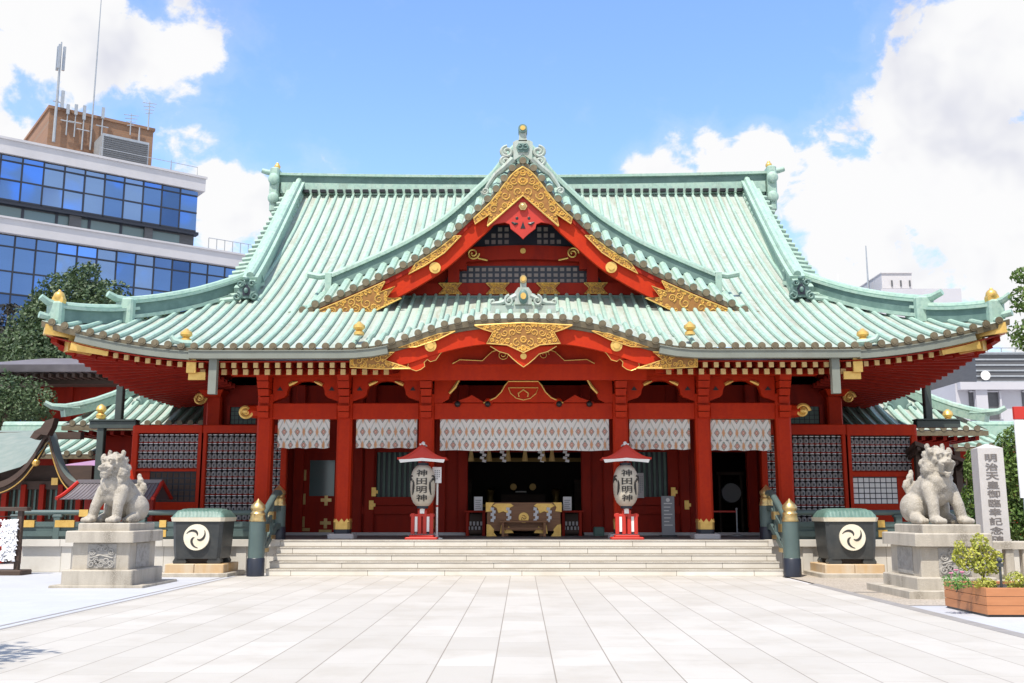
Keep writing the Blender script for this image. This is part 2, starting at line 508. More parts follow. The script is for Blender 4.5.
def smooth_interp(tab, x):                              # monotone-ish cubic through the points
    xs = [t[0] for t in tab]; ys = [t[1] for t in tab]
    if x <= xs[0]: return ys[0]
    if x >= xs[-1]: return ys[-1]
    i = max(k for k in range(len(xs) - 1) if xs[k] <= x)
    def sl(k):
        if k == 0: return (ys[1] - ys[0]) / (xs[1] - xs[0]) if xs[0] else 0.0
        if k == len(xs) - 1: return (ys[-1] - ys[-2]) / (xs[-1] - xs[-2])
        return (ys[k + 1] - ys[k - 1]) / (xs[k + 1] - xs[k - 1])
    h = xs[i + 1] - xs[i]; t = (x - xs[i]) / h
    h00 = 2 * t**3 - 3 * t**2 + 1; h10 = t**3 - 2 * t**2 + t; h01 = -2 * t**3 + 3 * t**2; h11 = t**3 - t**2
    return h00 * ys[i] + h10 * h * sl(i) + h01 * ys[i + 1] + h11 * h * sl(i + 1)


def spiral(cx, cz, r0, r1, a0, turns, y, n=26):
    return [(cx + (r0 + (r1 - r0) * i / n) * math.cos(a0 + 2 * math.pi * turns * i / n), y, cz + (r0 + (r1 - r0) * i / n) * math.sin(a0 + 2 * math.pi * turns * i / n)) for i in range(n + 1)]


def inside(poly, x, z):
    c = False; j = len(poly) - 1
    for i in range(len(poly)):
        (xi, zi), (xj, zj) = poly[i], poly[j]
        if (zi > z) != (zj > z) and x < (xj - xi) * (z - zi) / (zj - zi) + xi: c = not c
        j = i
    return c


def edge_dist(poly, x, z):
    best = 9.0
    for i in range(len(poly)):
        (x0, z0), (x1, z1) = poly[i - 1], poly[i]
        dx, dz = x1 - x0, z1 - z0; L = dx * dx + dz * dz
        t = max(0, min(1, ((x - x0) * dx + (z - z0) * dz) / L)) if L > 1e-9 else 0
        best = min(best, math.hypot(x - x0 - t * dx, z - z0 - t * dz))
    return best


def openwork(poly, y0, y1, r=.13, wire=.022):
    """gilt plate with a raised rim and scrolls filling its face"""
    m = MB().mat(0).prism(poly, y0, y1).mat(1)
    m.tube([(x, y0 - .005, z) for x, z in poly] + [(poly[0][0], y0 - .005, poly[0][1])], wire * 1.15, 5)
    rr = random.Random(int(abs(poly[0][1]) * 1000)); pts = []
    x0, x1 = min(p[0] for p in poly), max(p[0] for p in poly); z0, z1 = min(p[1] for p in poly), max(p[1] for p in poly)
    sym = abs(x0 + x1) < .05
    for _ in range(2600):
        x, z = rr.uniform(0 if sym else x0, x1), rr.uniform(z0, z1)
        if not inside(poly, x, z): continue
        d = edge_dist(poly, x, z)
        q = min(r, d * .92) * rr.uniform(.75, 1)
        if q < .035: continue
        if sym and x < q * .8: x = 0.0 if x < q * .3 else q
        if all(math.hypot(x - a, z - b) > (q + c) * .86 for a, b, c in pts): pts.append((x, z, q))
    for x, z, q in pts:
        a = rr.uniform(0, 6.28); t = rr.choice((-1.4, 1.4, -1.7, 1.7))
        for s in ((1, -1) if sym else (1,)):
            m.tube([(s * px, py, pz) for px, py, pz in spiral(x, z, q, q * .12, a, t, y0 - .008, 13)], [wire * (1 - .04 * k) for k in range(14)], 4, False)
    return m


def text_mb(body, size, depth=.01):
    """one line of writing as a mesh in x,z (origin at its centre), facing -y"""
    cu = bpy.data.curves.new('writing', 'FONT'); cu.body = body; cu.size = size; cu.extrude = depth / 2
    cu.align_x = 'CENTER'; cu.align_y = 'CENTER'; cu.offset = size * .012
    o = bpy.data.objects.new('writing', cu); COL.objects.link(o)
    dg = bpy.context.evaluated_depsgraph_get(); dg.update()
    me = bpy.data.meshes.new_from_object(o.evaluated_get(dg))
    mb = MB(); vs = [tuple(v.co) for v in me.vertices]
    if vs:
        x0, x1 = min(v[0] for v in vs), max(v[0] for v in vs); y0, y1 = min(v[1] for v in vs), max(v[1] for v in vs)
        vs = [(v[0] - (x0 + x1) / 2, -v[2], v[1] - (y0 + y1) / 2) for v in vs]
        mb.add(vs, [tuple(p.vertices) for p in me.polygons])
        mb.w, mb.h = x1 - x0, y1 - y0
    bpy.data.objects.remove(o); bpy.data.curves.remove(cu); bpy.data.meshes.remove(me)
    return mb


def column_text(body, width, height, depth=.008):
    """characters one under another, each stretched to fill its cell, centred on the origin"""
    out = MB(); n = len(body); ch = height / n
    for i, c in enumerate(body):
        g = text_mb(c, 1.0, depth)
        if not g.v: continue
        sx, sz = width / max(g.w, 1e-3), ch * .83 / max(g.h, 1e-3)
        sx = min(sx, sz * 1.6)
        cz = height / 2 - ch * (i + .5)
        out.merge(g, lambda p: (p[0] * sx, p[1], p[2] * sz + cz))
    return out


random.seed(7)
rng = random.Random(11)

# ------------------------------------------------------------ ground
def sheet(name, x0, x1, y0, y1, z, mat):
    o = obj(name, MB().add([(x0, y0, z), (x1, y0, z), (x1, y1, z), (x0, y1, z)], [(0, 1, 2, 3)]), mat, kind='structure')
    return o


sheet('ground', -900, 900, -120, 1800, -.03, M['conc'])
PL, PR = -6.95, 6.25
sheet('court_paving', PL, PR, -30, 25.2, 0.0, 'paving')
sheet('side_paving', -40, PL - .28, -30, 27.0, -.004, 'sidepave')
sheet('side_paving', PR + .22, 40, -30, 17.35, -.004, 'sidepave')
sheet('gravel_bed', PR + .22, 40, 17.35, 27.0, -.008, 'gravel')
mb = MB()
mb.box(PL - .28, PL - .22, -30, 25.2, -.03, .002).box(PL - .07, PL, -30, 25.2, -.03, .003)
mb.box(PR, PR + .22, -30, 22.5, -.03, .004).box(PR + .22, 9, 17.33, 17.42, -.03, .004).box(PR + .22, 7.2, 20.2, 20.28, -.03, .004)
obj('kerb', mb, 'kerb', kind='structure')
sheet('drain_strip', PL - .22, PL - .07, -30, 25.2, -.002, 'sidepave')

# ------------------------------------------------------------ the shrine hall
CX = .05
FZ = .83                               # floor level of the hall
EY, RY = 25.2, 38.5                    # front eave, main ridge
ZE, ZR = AZ(347.5, EY), AZ(192, RY)
XW, XG, XK = 12.42, 9.56, 8.9          # eave corner, gable overhang, edge of the plain slope
HY0 = 30.5                             # hip ridge meets the gable here
GY = 28.9                              # plane of the front gable's verge
PXM = F / 25.5


def main_z(Y):
    u = (Y - EY) / (RY - EY)
    return ZE + (ZR - ZE) * (.6 * u + .4 * u * u)


def corner(X, Y):
    a = max(0.0, (abs(X) - 8.0) / 4.4)
    b = max(0.0, 1 - (Y - EY) / 5.4)
    return .72 * a**1.8 * b**1.1


KT = [(-1, 30), (0, 30), (30, 29.4), (54, 27.6), (80, 22.2), (100, 15.5), (117, 9.5), (141, 3.6), (160, .9), (180, 0)]
KT = [(a / PXM, b / PXM) for a, b in KT]


def bell(X): return smooth_interp(KT, abs(X)) if abs(X) < KT[-1][0] else 0.0


def roof_z(X, Y):
    z = main_z(Y) + corner(X, Y)
    if abs(X) < KT[-1][0]:
        z = max(z, ZE + bell(X) + .40 * min((Y - EY) / .9, 1.0))
    return z


def top_y(X): return RY - .05 if abs(X) <= XK else HY0 + (abs(X) - XK) * (EY + .05 - HY0) / (XW - XK)


hall = thing('shrine_hall', 'large vermilion shrine hall with sweeping green copper roof and gilt gables', 'shrine')


def hp(name, mb, mats, parent=None, smooth=False, kind=None):
    return obj(name, mb, mats, parent or hall, smooth, kind)


# --- main roof: front slope with battens, hips, side slopes and back
SP = .337
NR = int(XW / SP)
ribs = [i * SP for i in range(-NR, NR + 1)]
roof = MB()
xs_all = sorted(set([round(x, 4) for x in ribs] + [round(x + SP / 2, 4) for x in ribs] + [-XW, XW, -XK, XK]))
for seg in ([x for x in xs_all if -XW <= x <= -XK], [x for x in xs_all if -XK <= x <= XK], [x for x in xs_all if XK <= x <= XW]):
    inner = seg[0] >= -XK - 1e-6 and seg[-1] <= XK + 1e-6
    rows = []
    NV = 46
    for v in range(NV + 1):
        row = []
        for x in seg:
            ty = RY - .02 if inner else (HY0 + (abs(x) - XK) * (EY + .05 - HY0) / (XW - XK))
            y = EY + (ty - EY) * (v / NV) ** 1.25
            row.append((x, y, roof_z(x, y)))
        rows.append(row)
    roof.grid(rows)
# back slope, side slopes
roof.mat(0)
for sx in (-1, 1):
    rows = []
    for k in range(13):
        y = EY + (HY0 - EY) * k / 12
        x = XW + (XK - XW) * k / 12
        z = main_z(y) + corner(x, y) if k else main_z(EY) + .72
        rows.append([(sx * x, y, z), (sx * x, 2 * RY - y, z)])
    roof.grid(rows)
rows = []
for k in range(25):
    y = EY + (RY - EY) * k / 24
    hw = XW + (XK - XW) * min(1, (y - EY) / (HY0 - EY))
    rows.append([(-hw, 2 * RY - y, main_z(y)), (hw, 2 * RY - y, main_z(y))])
roof.grid(rows)
roof.mat(1)
for x in ribs:
    ty = top_y(x)
    if ty < EY + .35: continue
    n = max(4, int((ty - EY) / .32))
    path = [(x, EY - .02 + (ty - EY) * k / n, 0) for k in range(n + 1)]
    path = [(p[0], p[1], roof_z(x, max(EY, p[1])) + .042) for p in path]
    roof.tube(path, .064, 8)
roof.mat(2)
for x in ribs:
    if top_y(x) < EY + .3: continue
    z = roof_z(x, EY) + .03
    roof.disc((x, z), .098, EY - .055, EY - .015, 14)
    roof.disc((x, z), .06, EY - .068, EY - .05, 10)
# keraba: gable overhang tiled across the slope
for sx in (-1, 1):
    roof.mat(0)
    rows = []
    for k in range(20):
        y = HY0 - .9 + (RY - HY0 + .9) * k / 19
        z = main_z(y) + .04
        rows.append([(sx * XK, y, z), (sx * XG, y, z - .10)])
    roof.grid(rows)
    roof.grid([[(p[0], p[1], p[2] - .22) for p in r] for r in rows])
    roof.grid([[rows[k][1], (rows[k][1][0], rows[k][1][1], rows[k][1][2] - .22)] for k in range(20)])
    roof.mat(1)
    y = HY0 - .8
    while y < RY - .1:
        z = main_z(y)
        roof.tube([(sx * (XK - .2), y, z + .14), (sx * (XG + .06), y, z + .02)], .088, 8)
        y += .36
roof.mat(2)
# eave boarding under the tiles
for s0 in (0,):
    rows = [[], [], []]
    for x in xs_all:
        z = roof_z(x, EY)
        rows[0].append((x, EY + .0, z - .01)); rows[1].append((x, EY + .02, z - .16)); rows[2].append((x, EY + .9, z - .10))
    roof.grid(rows)
main_roof = hp('roof', roof, ['pan', 'pat', 'tend'], smooth=True)

# --- main ridge
rd = MB()
zt = AZ(175.5, RY)
XR = (A(768, 178, RY)[0] - A(283, 178, RY)[0]) / 2


def sag(x): return .13 * (abs(x) / XR) ** 2.2


def ridge_band(mb, z0, z1, hw, ext=0.0, n=16):
    rings = []
    for k in range(n + 1):
        x = (-1 + 2 * k / n) * (XR + ext); s_ = sag(x)
        rings.append([(x, RY - hw, z0 + s_), (x, RY + hw, z0 + s_), (x, RY + hw, z1 + s_), (x, RY - hw, z1 + s_)])
    mb.loft(rings)


zt0 = zt - .13
rd.mat(0); ridge_band(rd, ZR - .25, zt0 - .36, .34, -.1); ridge_band(rd, zt0 - .08, zt0 + .02, .42, .12)
rd.mat(1); ridge_band(rd, zt0 - .36, zt0 - .08, .30, .0)
rd.mat(0)
rd.tube([((-1 + 2 * k / 16) * (XR + .12), RY, zt0 + .06 + sag((-1 + 2 * k / 16) * XR)) for k in range(17)], .11, 8)
rd.mat(2)
for x in ribs:
    if abs(x) < XK - .1: rd.box(x + SP * .5 - .11, x + SP * .5 + .11, RY - .50, RY - .33, ZR - .15, ZR - .03)
ridge = hp('main_ridge', rd, ['pat', 'dpat', 'black'])
for sx in (-1, 1):
    e = MB()
    x0 = sx * (XR - .05)
    e.mat(0).bbox(min(x0, x0 + sx * .36), max(x0, x0 + sx * .36), RY - .55, RY + .55, zt - .95, zt + .22, .06)
    e.bbox(min(x0 + sx * .02, x0 + sx * .32), max(x0 + sx * .02, x0 + sx * .32), RY - .62, RY + .62, zt - 1.6, zt - .9, .08)
    e.ball((x0 + sx * .18, RY - .6, zt - .3), .22, .1, .24).ball((x0 + sx * .16, RY - .62, zt - 1.1), .22, .1, .24)
    e.tube([(x0 + sx * .3, RY, zt + .12), (x0 + sx * .62, RY, zt + .18), (x0 + sx * .8, RY, zt + .24)], [.12, .11, .1], 10)
    e.mat(1).ball((x0 + sx * .12, RY - .3, zt + .28), .13).ball((x0 + sx * .12, RY - .3, zt + .4), .07)
    hp('ridge_end_tile', e, ['pat', 'gold'], ridge, True)

# --- descending ridges beside the gable overhang, each with an ogre tile at its foot
for sx in (-1, 1):
    d = MB(); path = []
    for k in range(19):
        y = 30.0 + (RY - .2 - 30.0) * k / 18
        t = (y - 30.0) / (RY - 30.0)
        x = sx * (8.42 + .5 * math.sin(t * math.pi / 2))
        path.append((x, y, main_z(y) + .20 + .12 * (1 - t)))
    d.mat(1).bar(path, .34, .54)
    d.mat(0).bar([(p[0], p[1], p[2] + .35) for p in path], .46, .10)
    d.tube([(p[0], p[1], p[2] + .45) for p in path], .12, 8)
    d.bar([(p[0] + sx * .36, p[1], p[2] - .06) for p in path], .22, .26)
    dr = hp('descending_ridge', d, ['pat', 'pat'], smooth=True)
    o = MB(); x, y, z = path[0]; y -= .12
    o.mat(0).prism([(x - .34, z - .35), (x - .42, z - .05), (x - .3, z + .3), (x - .22, z + .52), (x + .22, z + .52), (x + .3, z + .3), (x + .42, z - .05), (x + .34, z - .35)], y - .22, y + .15)
    for q in (-1, 1):
        o.tube(spiral(x + q * .40, z - .28, .20, .06, math.pi / 2, q * 1.3, y - .25), .06, 6)
        o.tube(spiral(x + q * .26, z + .36, .16, .05, 0, q * 1.2, y - .25), .05, 6)
    o.mat(1).prism([(x - .16, z - .22), (x - .18, z + .1), (x, z + .36), (x + .18, z + .1), (x + .16, z - .22)], y - .24, y - .2)
    o.mat(0).ball((x, z and y - .27, z + .02), .1, .07, .14).ball((x, y - .2, z + .6), .12)
    o.v = [(x + (px_ - x) * .66, py_, z + (pz_ - z) * .62 - .12) for px_, py_, pz_ in o.v]
    hp('ogre_tile', o, ['dpat', 'frame'], dr, True)

# --- corner ridges, two tiers with upturned ends
for sx in (-1, 1):
    def hipp(t):
        x = XK - .25 + (XW - XK + .25) * t; y = HY0 + .35 + (EY + .05 - HY0 - .35) * t
        return x, y, main_z(y) + corner(x, y)
    c1 = MB(); pa = []
    for k in range(15):
        t = -.06 + .70 * k / 14
        x, y, z = hipp(t); pa.append((sx * x, y, z + .26 + .16 * max(0, t - .3)))
    c1.mat(1).bar(pa, .26, .36)
    c1.mat(0).bar([(p[0], p[1], p[2] + .21) for p in pa], .38, .07)
    c1.bar([(p[0], p[1], p[2] - .2) for p in pa], .44, .10)
    tip = pa[-1]
    pt = [(p[0], p[1], p[2] + .28) for p in pa] + [(tip[0] + sx * .2, tip[1] - .25, tip[2] + .28), (tip[0] + sx * .38, tip[1] - .45, tip[2] + .38)]
    c1.tube(pt, [.11] * (len(pt) - 2) + [.11, .095], 8)
    c1.bbox(tip[0] - .24, tip[0] + .24, tip[1] - .24, tip[1] + .05, tip[2] - .4, tip[2] + .32, .05)
    pb = []
    for k in range(9):
        t = .60 + .345 * k / 8
        x, y, z = hipp(t); pb.append((sx * x, y, z + .13 + .22 * max(0, t - .7)))
    c1.mat(1).bar(pb, .28, .34)
    c1.mat(0).bar([(p[0], p[1], p[2] + .20) for p in pb], .42, .08)
    tip = pb[-1]
    pt = [(p[0], p[1], p[2] + .28) for p in pb] + [(tip[0] + sx * .15, tip[1] - .2, tip[2] + .30), (tip[0] + sx * .28, tip[1] - .35, tip[2] + .42)]
    c1.tube(pt, [.10] * (len(pt) - 2) + [.10, .085], 8)
    c1.bbox(tip[0] - .2, tip[0] + .2, tip[1] - .2, tip[1] + .08, tip[2] - .3, tip[2] + .34, .05)
    x, y, z = hipp(.93)
    c1.tube([(sx * x, y, z + .08), (sx * (x + .2), y - .25, z + .10), (sx * (x + .36), y - .4, z + .13)], .09, 8)
    c1.mat(2).ball((tip[0] - sx * .06, tip[1] - .05, tip[2] + .48), .145).ball((tip[0] - sx * .06, tip[1] - .05, tip[2] + .62), .045).disc((tip[0] - sx * .06, tip[2] + .38), .15, tip[1] - .15, tip[1] + .05)
    hp('corner_ridge', c1, ['pat', 'dpat', 'gold'], smooth=True)

# gold finials on the eave
for px, py in ((186, 338), (863, 338), (359, 331), (690, 331)):
    x, z = A(px, py + 2, EY + .25)
    g = MB().lathe([(.02, -.06), (.14, -.05), (.13, .02), (.08, .06), (.16, .13), (.15, .20), (.08, .25), (.03, .30)], (x - CX, EY + .25, z), 10)
    hp('eave_finial', g, 'gold', smooth=True)
for sx in (-1, 1):
    x = sx * 8.75
    hp('eave_end_tile', MB().tube([(x - sx * .2, EY + .12, ZE + .13), (x, EY + .02, ZE + .13), (x + sx * .2, EY - .03, ZE + .19), (x + sx * .28, EY - .05, ZE + .30)], [.09, .09, .075, .06], 8), 'pat', smooth=True)

# --- front gable (triangular dormer)
GT = [(0, 161), (10, 168), (24, 186), (33, 197), (52, 215), (68, 230), (85, 243.5), (115, 262), (138, 273.5), (173, 289), (208, 303.5), (234, 315), (252, 321)]
GT = [(A(521 + a, b, GY)[0] - A(521, 300, GY)[0], A(521 + a, b, GY)[1]) for a, b in GT]
GW = GT[-2][0]


def gab_z(x): return smooth_interp(GT, abs(x))


arc = [0.0]; gx = [i * GW / 200 for i in range(201)]
for i in range(200): arc.append(arc[-1] + math.hypot(gx[i + 1] - gx[i], gab_z(gx[i + 1]) - gab_z(gx[i])))
NST = 21
gst = [float(np.interp(arc[-1] * (k + .0) / NST, arc, gx)) for k in range(NST + 1)]


def gy_end(x, up):
    z = gab_z(x) + up; a, b = EY, RY
    for _ in range(40):
        mmid = (a + b) / 2
        if main_z(mmid) < z: a = mmid
        else: b = mmid
    return a


gr = MB(); UP, SL = .62, 1.15
for sx in (-1, 1):
    rows = []
    for i in range(0, 201, 4):
        x = gx[i]; z = gab_z(x)
        ye = max(gy_end(x, UP) + .3, GY + SL + .02)
        fl = min(1.0, (gx[-1] - x) / .9)
        rows.append([(sx * x, GY, z), (sx * x, GY + SL * .5, z + UP * .5 * fl), (sx * x, GY + SL, z + UP * fl), (sx * x, ye, z + UP * fl)])
    gr.mat(0).grid(rows)
    gr.mat(2).grid([[(r[0][0], GY, r[0][2] - .01), (r[0][0], GY + .02, r[0][2] - .15), (r[0][0], 30.4, r[0][2] - .18)] for r in rows])
    gr.mat(1)
    for x in gst[(0 if sx > 0 else 1):]:
        z = gab_z(x); fl = min(1.0, (gx[-1] - x) / .9)
        gr.tube([(sx * x, GY - .02, z + .02), (sx * x, GY + SL, z + UP * fl + .03)], .125, 8)
        gr.mat(2).disc((sx * x, z + .0), .105, GY - .07, GY - .02, 14).mat(1)
    bp = []
    for i in range(6, 176, 5):
        x = gx[i]
        bp.append((sx * x, GY + SL, gab_z(x) + UP + .17))
    gr.mat(3).bar(bp, .26, .34)
    gr.mat(1).bar([(p[0], p[1] - .02, p[2] + .20) for p in bp], .36, .09)
    e = bp[-1]
    gr.tube([(p[0], p[1], p[2] + .27) for p in bp] + [(e[0] + sx * .4, e[1] - .05, e[2] + .20), (e[0] + sx * .75, e[1] - .05, e[2] + .27)], .10, 8)
    gr.box(min(e[0], e[0] + sx * .2), max(e[0], e[0] + sx * .2), GY + SL - .2, GY + SL + .2, e[2] - .45, e[2] + .28)
za = gab_z(0)
gr.mat(1).tube([(0, GY, za + .05), (0, gy_end(0, UP) + .4, za + UP + .1)], .2, 10)
front_gable = hp('front_gable', gr, ['pan', 'pat', 'tend', 'dpat'], smooth=True)

# its bargeboards with gilt fittings
def off_curve(x, d): return gab_z(x) - d


def band(zf, x0, x1, d0, d1, y0, y1, n=40, sx=1):
    up = [(sx * (x0 + (x1 - x0) * k / n), zf(x0 + (x1 - x0) * k / n) - d0(k / n)) for k in range(n + 1)]
    dn = [(sx * (x0 + (x1 - x0) * k / n), zf(x0 + (x1 - x0) * k / n) - d1(k / n)) for k in range(n + 1)]
    m = MB()
    rows = [[(p[0], y0, p[1]) for p in up], [(p[0], y0, p[1]) for p in dn], [(p[0], y1, p[1]) for p in dn], [(p[0], y1, p[1]) for p in up], [(p[0], y0, p[1]) for p in up]]
    m.grid(rows)
    for e in (0, n): m.add([(up[e][0], y0, up[e][1]), (dn[e][0], y0, dn[e][1]), (dn[e][0], y1, dn[e][1]), (up[e][0], y1, up[e][1])], [(0, 1, 2, 3)])
    return m


YB = GY + .10
for sx in (-1, 1):
    bb = hp('bargeboard', band(gab_z, 0.0, GW * .94, lambda t: .14, lambda t: .98 - .22 * t - .42 * max(0, t - .8) / .2, YB, YB + .16, 60, sx), 'red', front_gable)
    hp('bargeboard_moulding', band(gab_z, 0.0, GW * .94, lambda t: .13, lambda t: .30, YB - .05, YB, 60, sx), 'dred', bb)
    # end fitting
    x0, x1 = 3.75, GW * .95
    pts = []
    for k in range(21):
        x = x0 + .35 + (x1 - x0 - .35) * k / 20; pts.append((x, gab_z(x) - .22))
    lo = []
    for k in range(12):
        x = x1 - (x1 - x0 - .9) * k / 11; t = (x1 - x) / (x1 - x0); lo.append((x, gab_z(x) - .30 - .75 * min(1, t * 1.6)))
    tail = [(x0 + .55, gab_z(x0 + .55) - .98), (x0 - .15, gab_z(x0 - .15) - .98), (x0 + .3, gab_z(x0 + .3) - .75), (x0 + .05, gab_z(x0) - .55), (x0 + .5, gab_z(x0 + .5) - .48)]
    poly = [(sx * a, b) for a, b in pts + lo + tail]
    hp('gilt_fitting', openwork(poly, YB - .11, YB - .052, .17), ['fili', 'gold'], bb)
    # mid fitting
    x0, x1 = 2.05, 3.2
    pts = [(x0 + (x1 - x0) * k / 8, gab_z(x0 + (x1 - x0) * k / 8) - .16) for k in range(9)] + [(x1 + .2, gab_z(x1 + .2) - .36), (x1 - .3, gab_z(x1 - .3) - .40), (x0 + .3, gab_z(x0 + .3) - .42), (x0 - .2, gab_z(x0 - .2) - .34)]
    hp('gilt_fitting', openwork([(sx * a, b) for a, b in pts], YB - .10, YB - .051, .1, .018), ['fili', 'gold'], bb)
    c = (sx * 2.62, gab_z(2.62) - .66)
    hp('gilt_boss', MB().disc(c, .17, YB - .07, YB - .005).disc(c, .09, YB - .1, YB - .06), 'gold', bb)
# apex fitting and pendant
ap = [(k / 12 * 1.47, gab_z(k / 12 * 1.47) - .20) for k in range(13)]
lo = [(1.44, gab_z(0) - 1.98), (1.0, gab_z(0) - 1.68), (1.07, gab_z(0) - 2.06), (0, gab_z(0) - 1.10)]
half = ap + lo
poly = [(-a, b) for a, b in reversed(half[1:-1])] + half
# start at apex, right side down, then up the left
polyR = half; poly = polyR + [(-a, b) for a, b in reversed(half[1:-1])]
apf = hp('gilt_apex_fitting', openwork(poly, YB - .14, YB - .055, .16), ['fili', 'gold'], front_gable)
zc = gab_z(0)
hp('gilt_edge', MB().tube([(-1.06, YB - .15, zc - 2.05), (0, YB - .15, zc - 1.10), (1.06, YB - .15, zc - 2.05)], .03, 6), 'gold', apf)
zp = zc - 1.10
pend = [(0, zp - .02), (1.07, zp - .96), (.78, zp - .84), (.55, zp - .80), (.40, zp - .86), (.37, zp - 1.0), (.24, zp - 1.1), (.12, zp - 1.2), (0, zp - 1.32)]
poly = pend + [(-a, b) for a, b in reversed(pend[1:-1])]
pdo = hp('gable_pendant', MB().prism(poly, YB - .05, YB + .02), 'signred', front_gable)
for q in (-1, 1):
    hp('pendant_piercing', MB().tube([(q * .34, YB - .052, zp - .80), (q * .24, YB - .052, zp - .86), (q * .15, YB - .052, zp - .84)], [.02, .05, .02], 6).ball((q * .18, YB - .052, zp - .68), .045, .01, .05), 'black', pdo)
hp('pendant_piercing', MB().prism([(-.075, zp - 1.0), (.075, zp - 1.0), (0, zp - .78)], YB - .06, YB - .05), 'black', pdo)
hp('gilt_hexagon_boss', MB().disc((0, zp - .33), .13, YB - .14, YB - .04, 6).ball((0, YB - .14, zp - .33), .08, .04, .08), 'brass', pdo)
# apex ornament: scrolled ogre tile with round cap
oz = 0.0; y0 = 0.0
o = MB()
o.mat(0).prism([(-.42, oz), (-.46, oz + .95), (-.3, oz + 1.05), (.3, oz + 1.05), (.46, oz + .95), (.42, oz), (0, oz + .32)], y0, y0 + .4)
for q in (-1, 1):
    o.tube(spiral(q * .72, oz + .48, .30, .08, math.pi / 2, -q * 1.5, y0 + .1), .09, 8)
    o.tube(spiral(q * .80, oz + .0, .24, .06, math.pi * .5, -q * 1.4, y0 + .1), .085, 8)
    o.tube([(q * .45, y0 + .12, oz + .1), (q * .8, y0 + .12, oz - .25), (q * 1.25, y0 + .14, oz - .62), (q * 1.6, y0 + .16, oz - 1.12), (q * 1.75, y0 + .16, oz - 1.5)], [.2, .17, .13, .1, .1], 8)
    o.tube(spiral(q * 1.72, oz - 1.42, .17, .05, math.pi, -q * 1.3, y0 + .1), .06, 6)
o.mat(1).prism([(-.22, oz + .42), (-.3, oz + .66), (-.2, oz + .86), (.2, oz + .86), (.3, oz + .66), (.22, oz + .42)], y0 - .05, y0 - .005)
for q in (-1, 1): o.tube(spiral(q * .13, oz + .66, .16, .05, math.pi / 2, q * 1.1, y0 - .07), .035, 6)
o.mat(0).prism([(-.2, oz + 1.0), (-.15, oz + 1.45), (-.17, oz + 1.7), (.17, oz + 1.7), (.15, oz + 1.45), (.2, oz + 1.0)], y0, y0 + .25)
o.mat(1).disc((0, oz + 1.62), .21, y0 - .1, y0 + .5, 18)
o.mat(2).disc((0, oz + 1.62), .12, y0 - .13, y0 - .095, 14)
o.v = [(x * .66, GY - .04 + y * .8, zc + .0 + z * (.62 if z > 0 else .66)) for x, y, z in o.v]
hp('apex_ornament', o, ['pan', 'dpat', 'gold'], front_gable, True)
# gable wall
GYW = 30.45
zb = AZ(297, GYW)
wl = [(k / 20 * 6.1, min(gab_z(k / 20 * 6.1) - .22, 99)) for k in range(21)]
wl = [(a, max(b, zb - .2)) for a, b in wl]
poly = wl + [(6.1, zb - .5), (-6.1, zb - .5)] + [(-a, b) for a, b in reversed(wl[1:])]
gw = hp('gable_wall', MB().prism(poly, GYW, GYW + .1), 'dred', front_gable)


def lattice(mb_bar, mb_pane, x0, x1, z0, z1, y, p, bar_, inside=lambda x, z: True):
    nx, nz = max(1, round((x1 - x0) / p)), max(1, round((z1 - z0) / p))
    px_, pz_ = (x1 - x0) / nx, (z1 - z0) / nz
    for i in range(nx):
        for j in range(nz):
            cx, cz = x0 + (i + .5) * px_, z0 + (j + .5) * pz_
            if inside(cx, cz): mb_pane.box(cx - px_ / 2 + bar_ / 2, cx + px_ / 2 - bar_ / 2, y - .02, y, cz - pz_ / 2 + bar_ / 2, cz + pz_ / 2 - bar_ / 2)


def gzpx(py): return AZ(py, GYW)


for (pa, pb, qa, qb) in ((362, 686, 254, 267.5), (388, 660, 226.5, 245.5)):
    bk = MB(); pn = MB()
    xx0, xx1 = A(pa, 260, GYW)[0] - CX, A(pb, 260, GYW)[0] - CX
    z0, z1 = gzpx(qb) , gzpx(qa)
    if pa == 362: z0, z1 = gzpx(284), gzpx(267)
    ins = (lambda x, z: z < gab_z(x) - .85)
    n = 40
    lattice(None, pn, -6.0 if pa == 362 else -3.075, 6.0 if pa == 362 else 3.075, z0, z1, GYW - .03, .205, .075,
            (lambda x, z: z < gab_z(x) - 1.0 and not (2.35 < abs(x) < 4.2) and (abs(x) < 2.9 or abs(x) > 4.2)) if pa == 362 else (lambda x, z: z < gab_z(x) - .7 and abs(x) > .36 and abs(x) < 3.0))
    hw = 2.5 if pa == 362 else 2.7
    bk.prism([(-hw, z0 - .03), (hw, z0 - .03), (hw - .35, z1 + .03), (-hw + .35, z1 + .03)], GYW - .024, GYW - .004)
    bo = hp('lattice_panel', bk, 'frame', gw)
    if pn.v: hp('lattice_pane', pn, 'lpane', bo)
z0, z1 = gzpx(296), gzpx(284.5)
hp('gable_beam', MB().box(-5.6, 5.6, GYW - .22, GYW, z0, z1).box(-5.9, 5.9, GYW - .3, GYW + .02, z0 - .3, z0 - .03), 'dred', gw)
hp('gable_sill', MB().box(-5.9, 5.9, GYW - .36, GYW + .02, z0 - .36, z0 - .06), 'dpat', gw)
for q in (-2.25, -.78, .78, 2.25):
    w_, h_ = .36, .17; zc_ = (z0 + z1) / 2
    hp('gilt_fitting', openwork([(q - w_, zc_ + h_), (q - w_ * .55, zc_), (q - w_, zc_ - h_), (q + w_, zc_ - h_), (q + w_ * .55, zc_), (q + w_, zc_ + h_)], GYW - .26, GYW - .222, .09, .016), ['fili', 'gold'], gw)
zr = gzpx(262)
rb = []
for k in range(21):
    x = -3.0 + 6.0 * k / 20; rb.append((x, GYW - .14, zr + .25 * (1 - (x / 3.0) ** 2)))
hp('gable_rainbow_beam', MB().bar(rb, .24, .44), 'dred', gw)
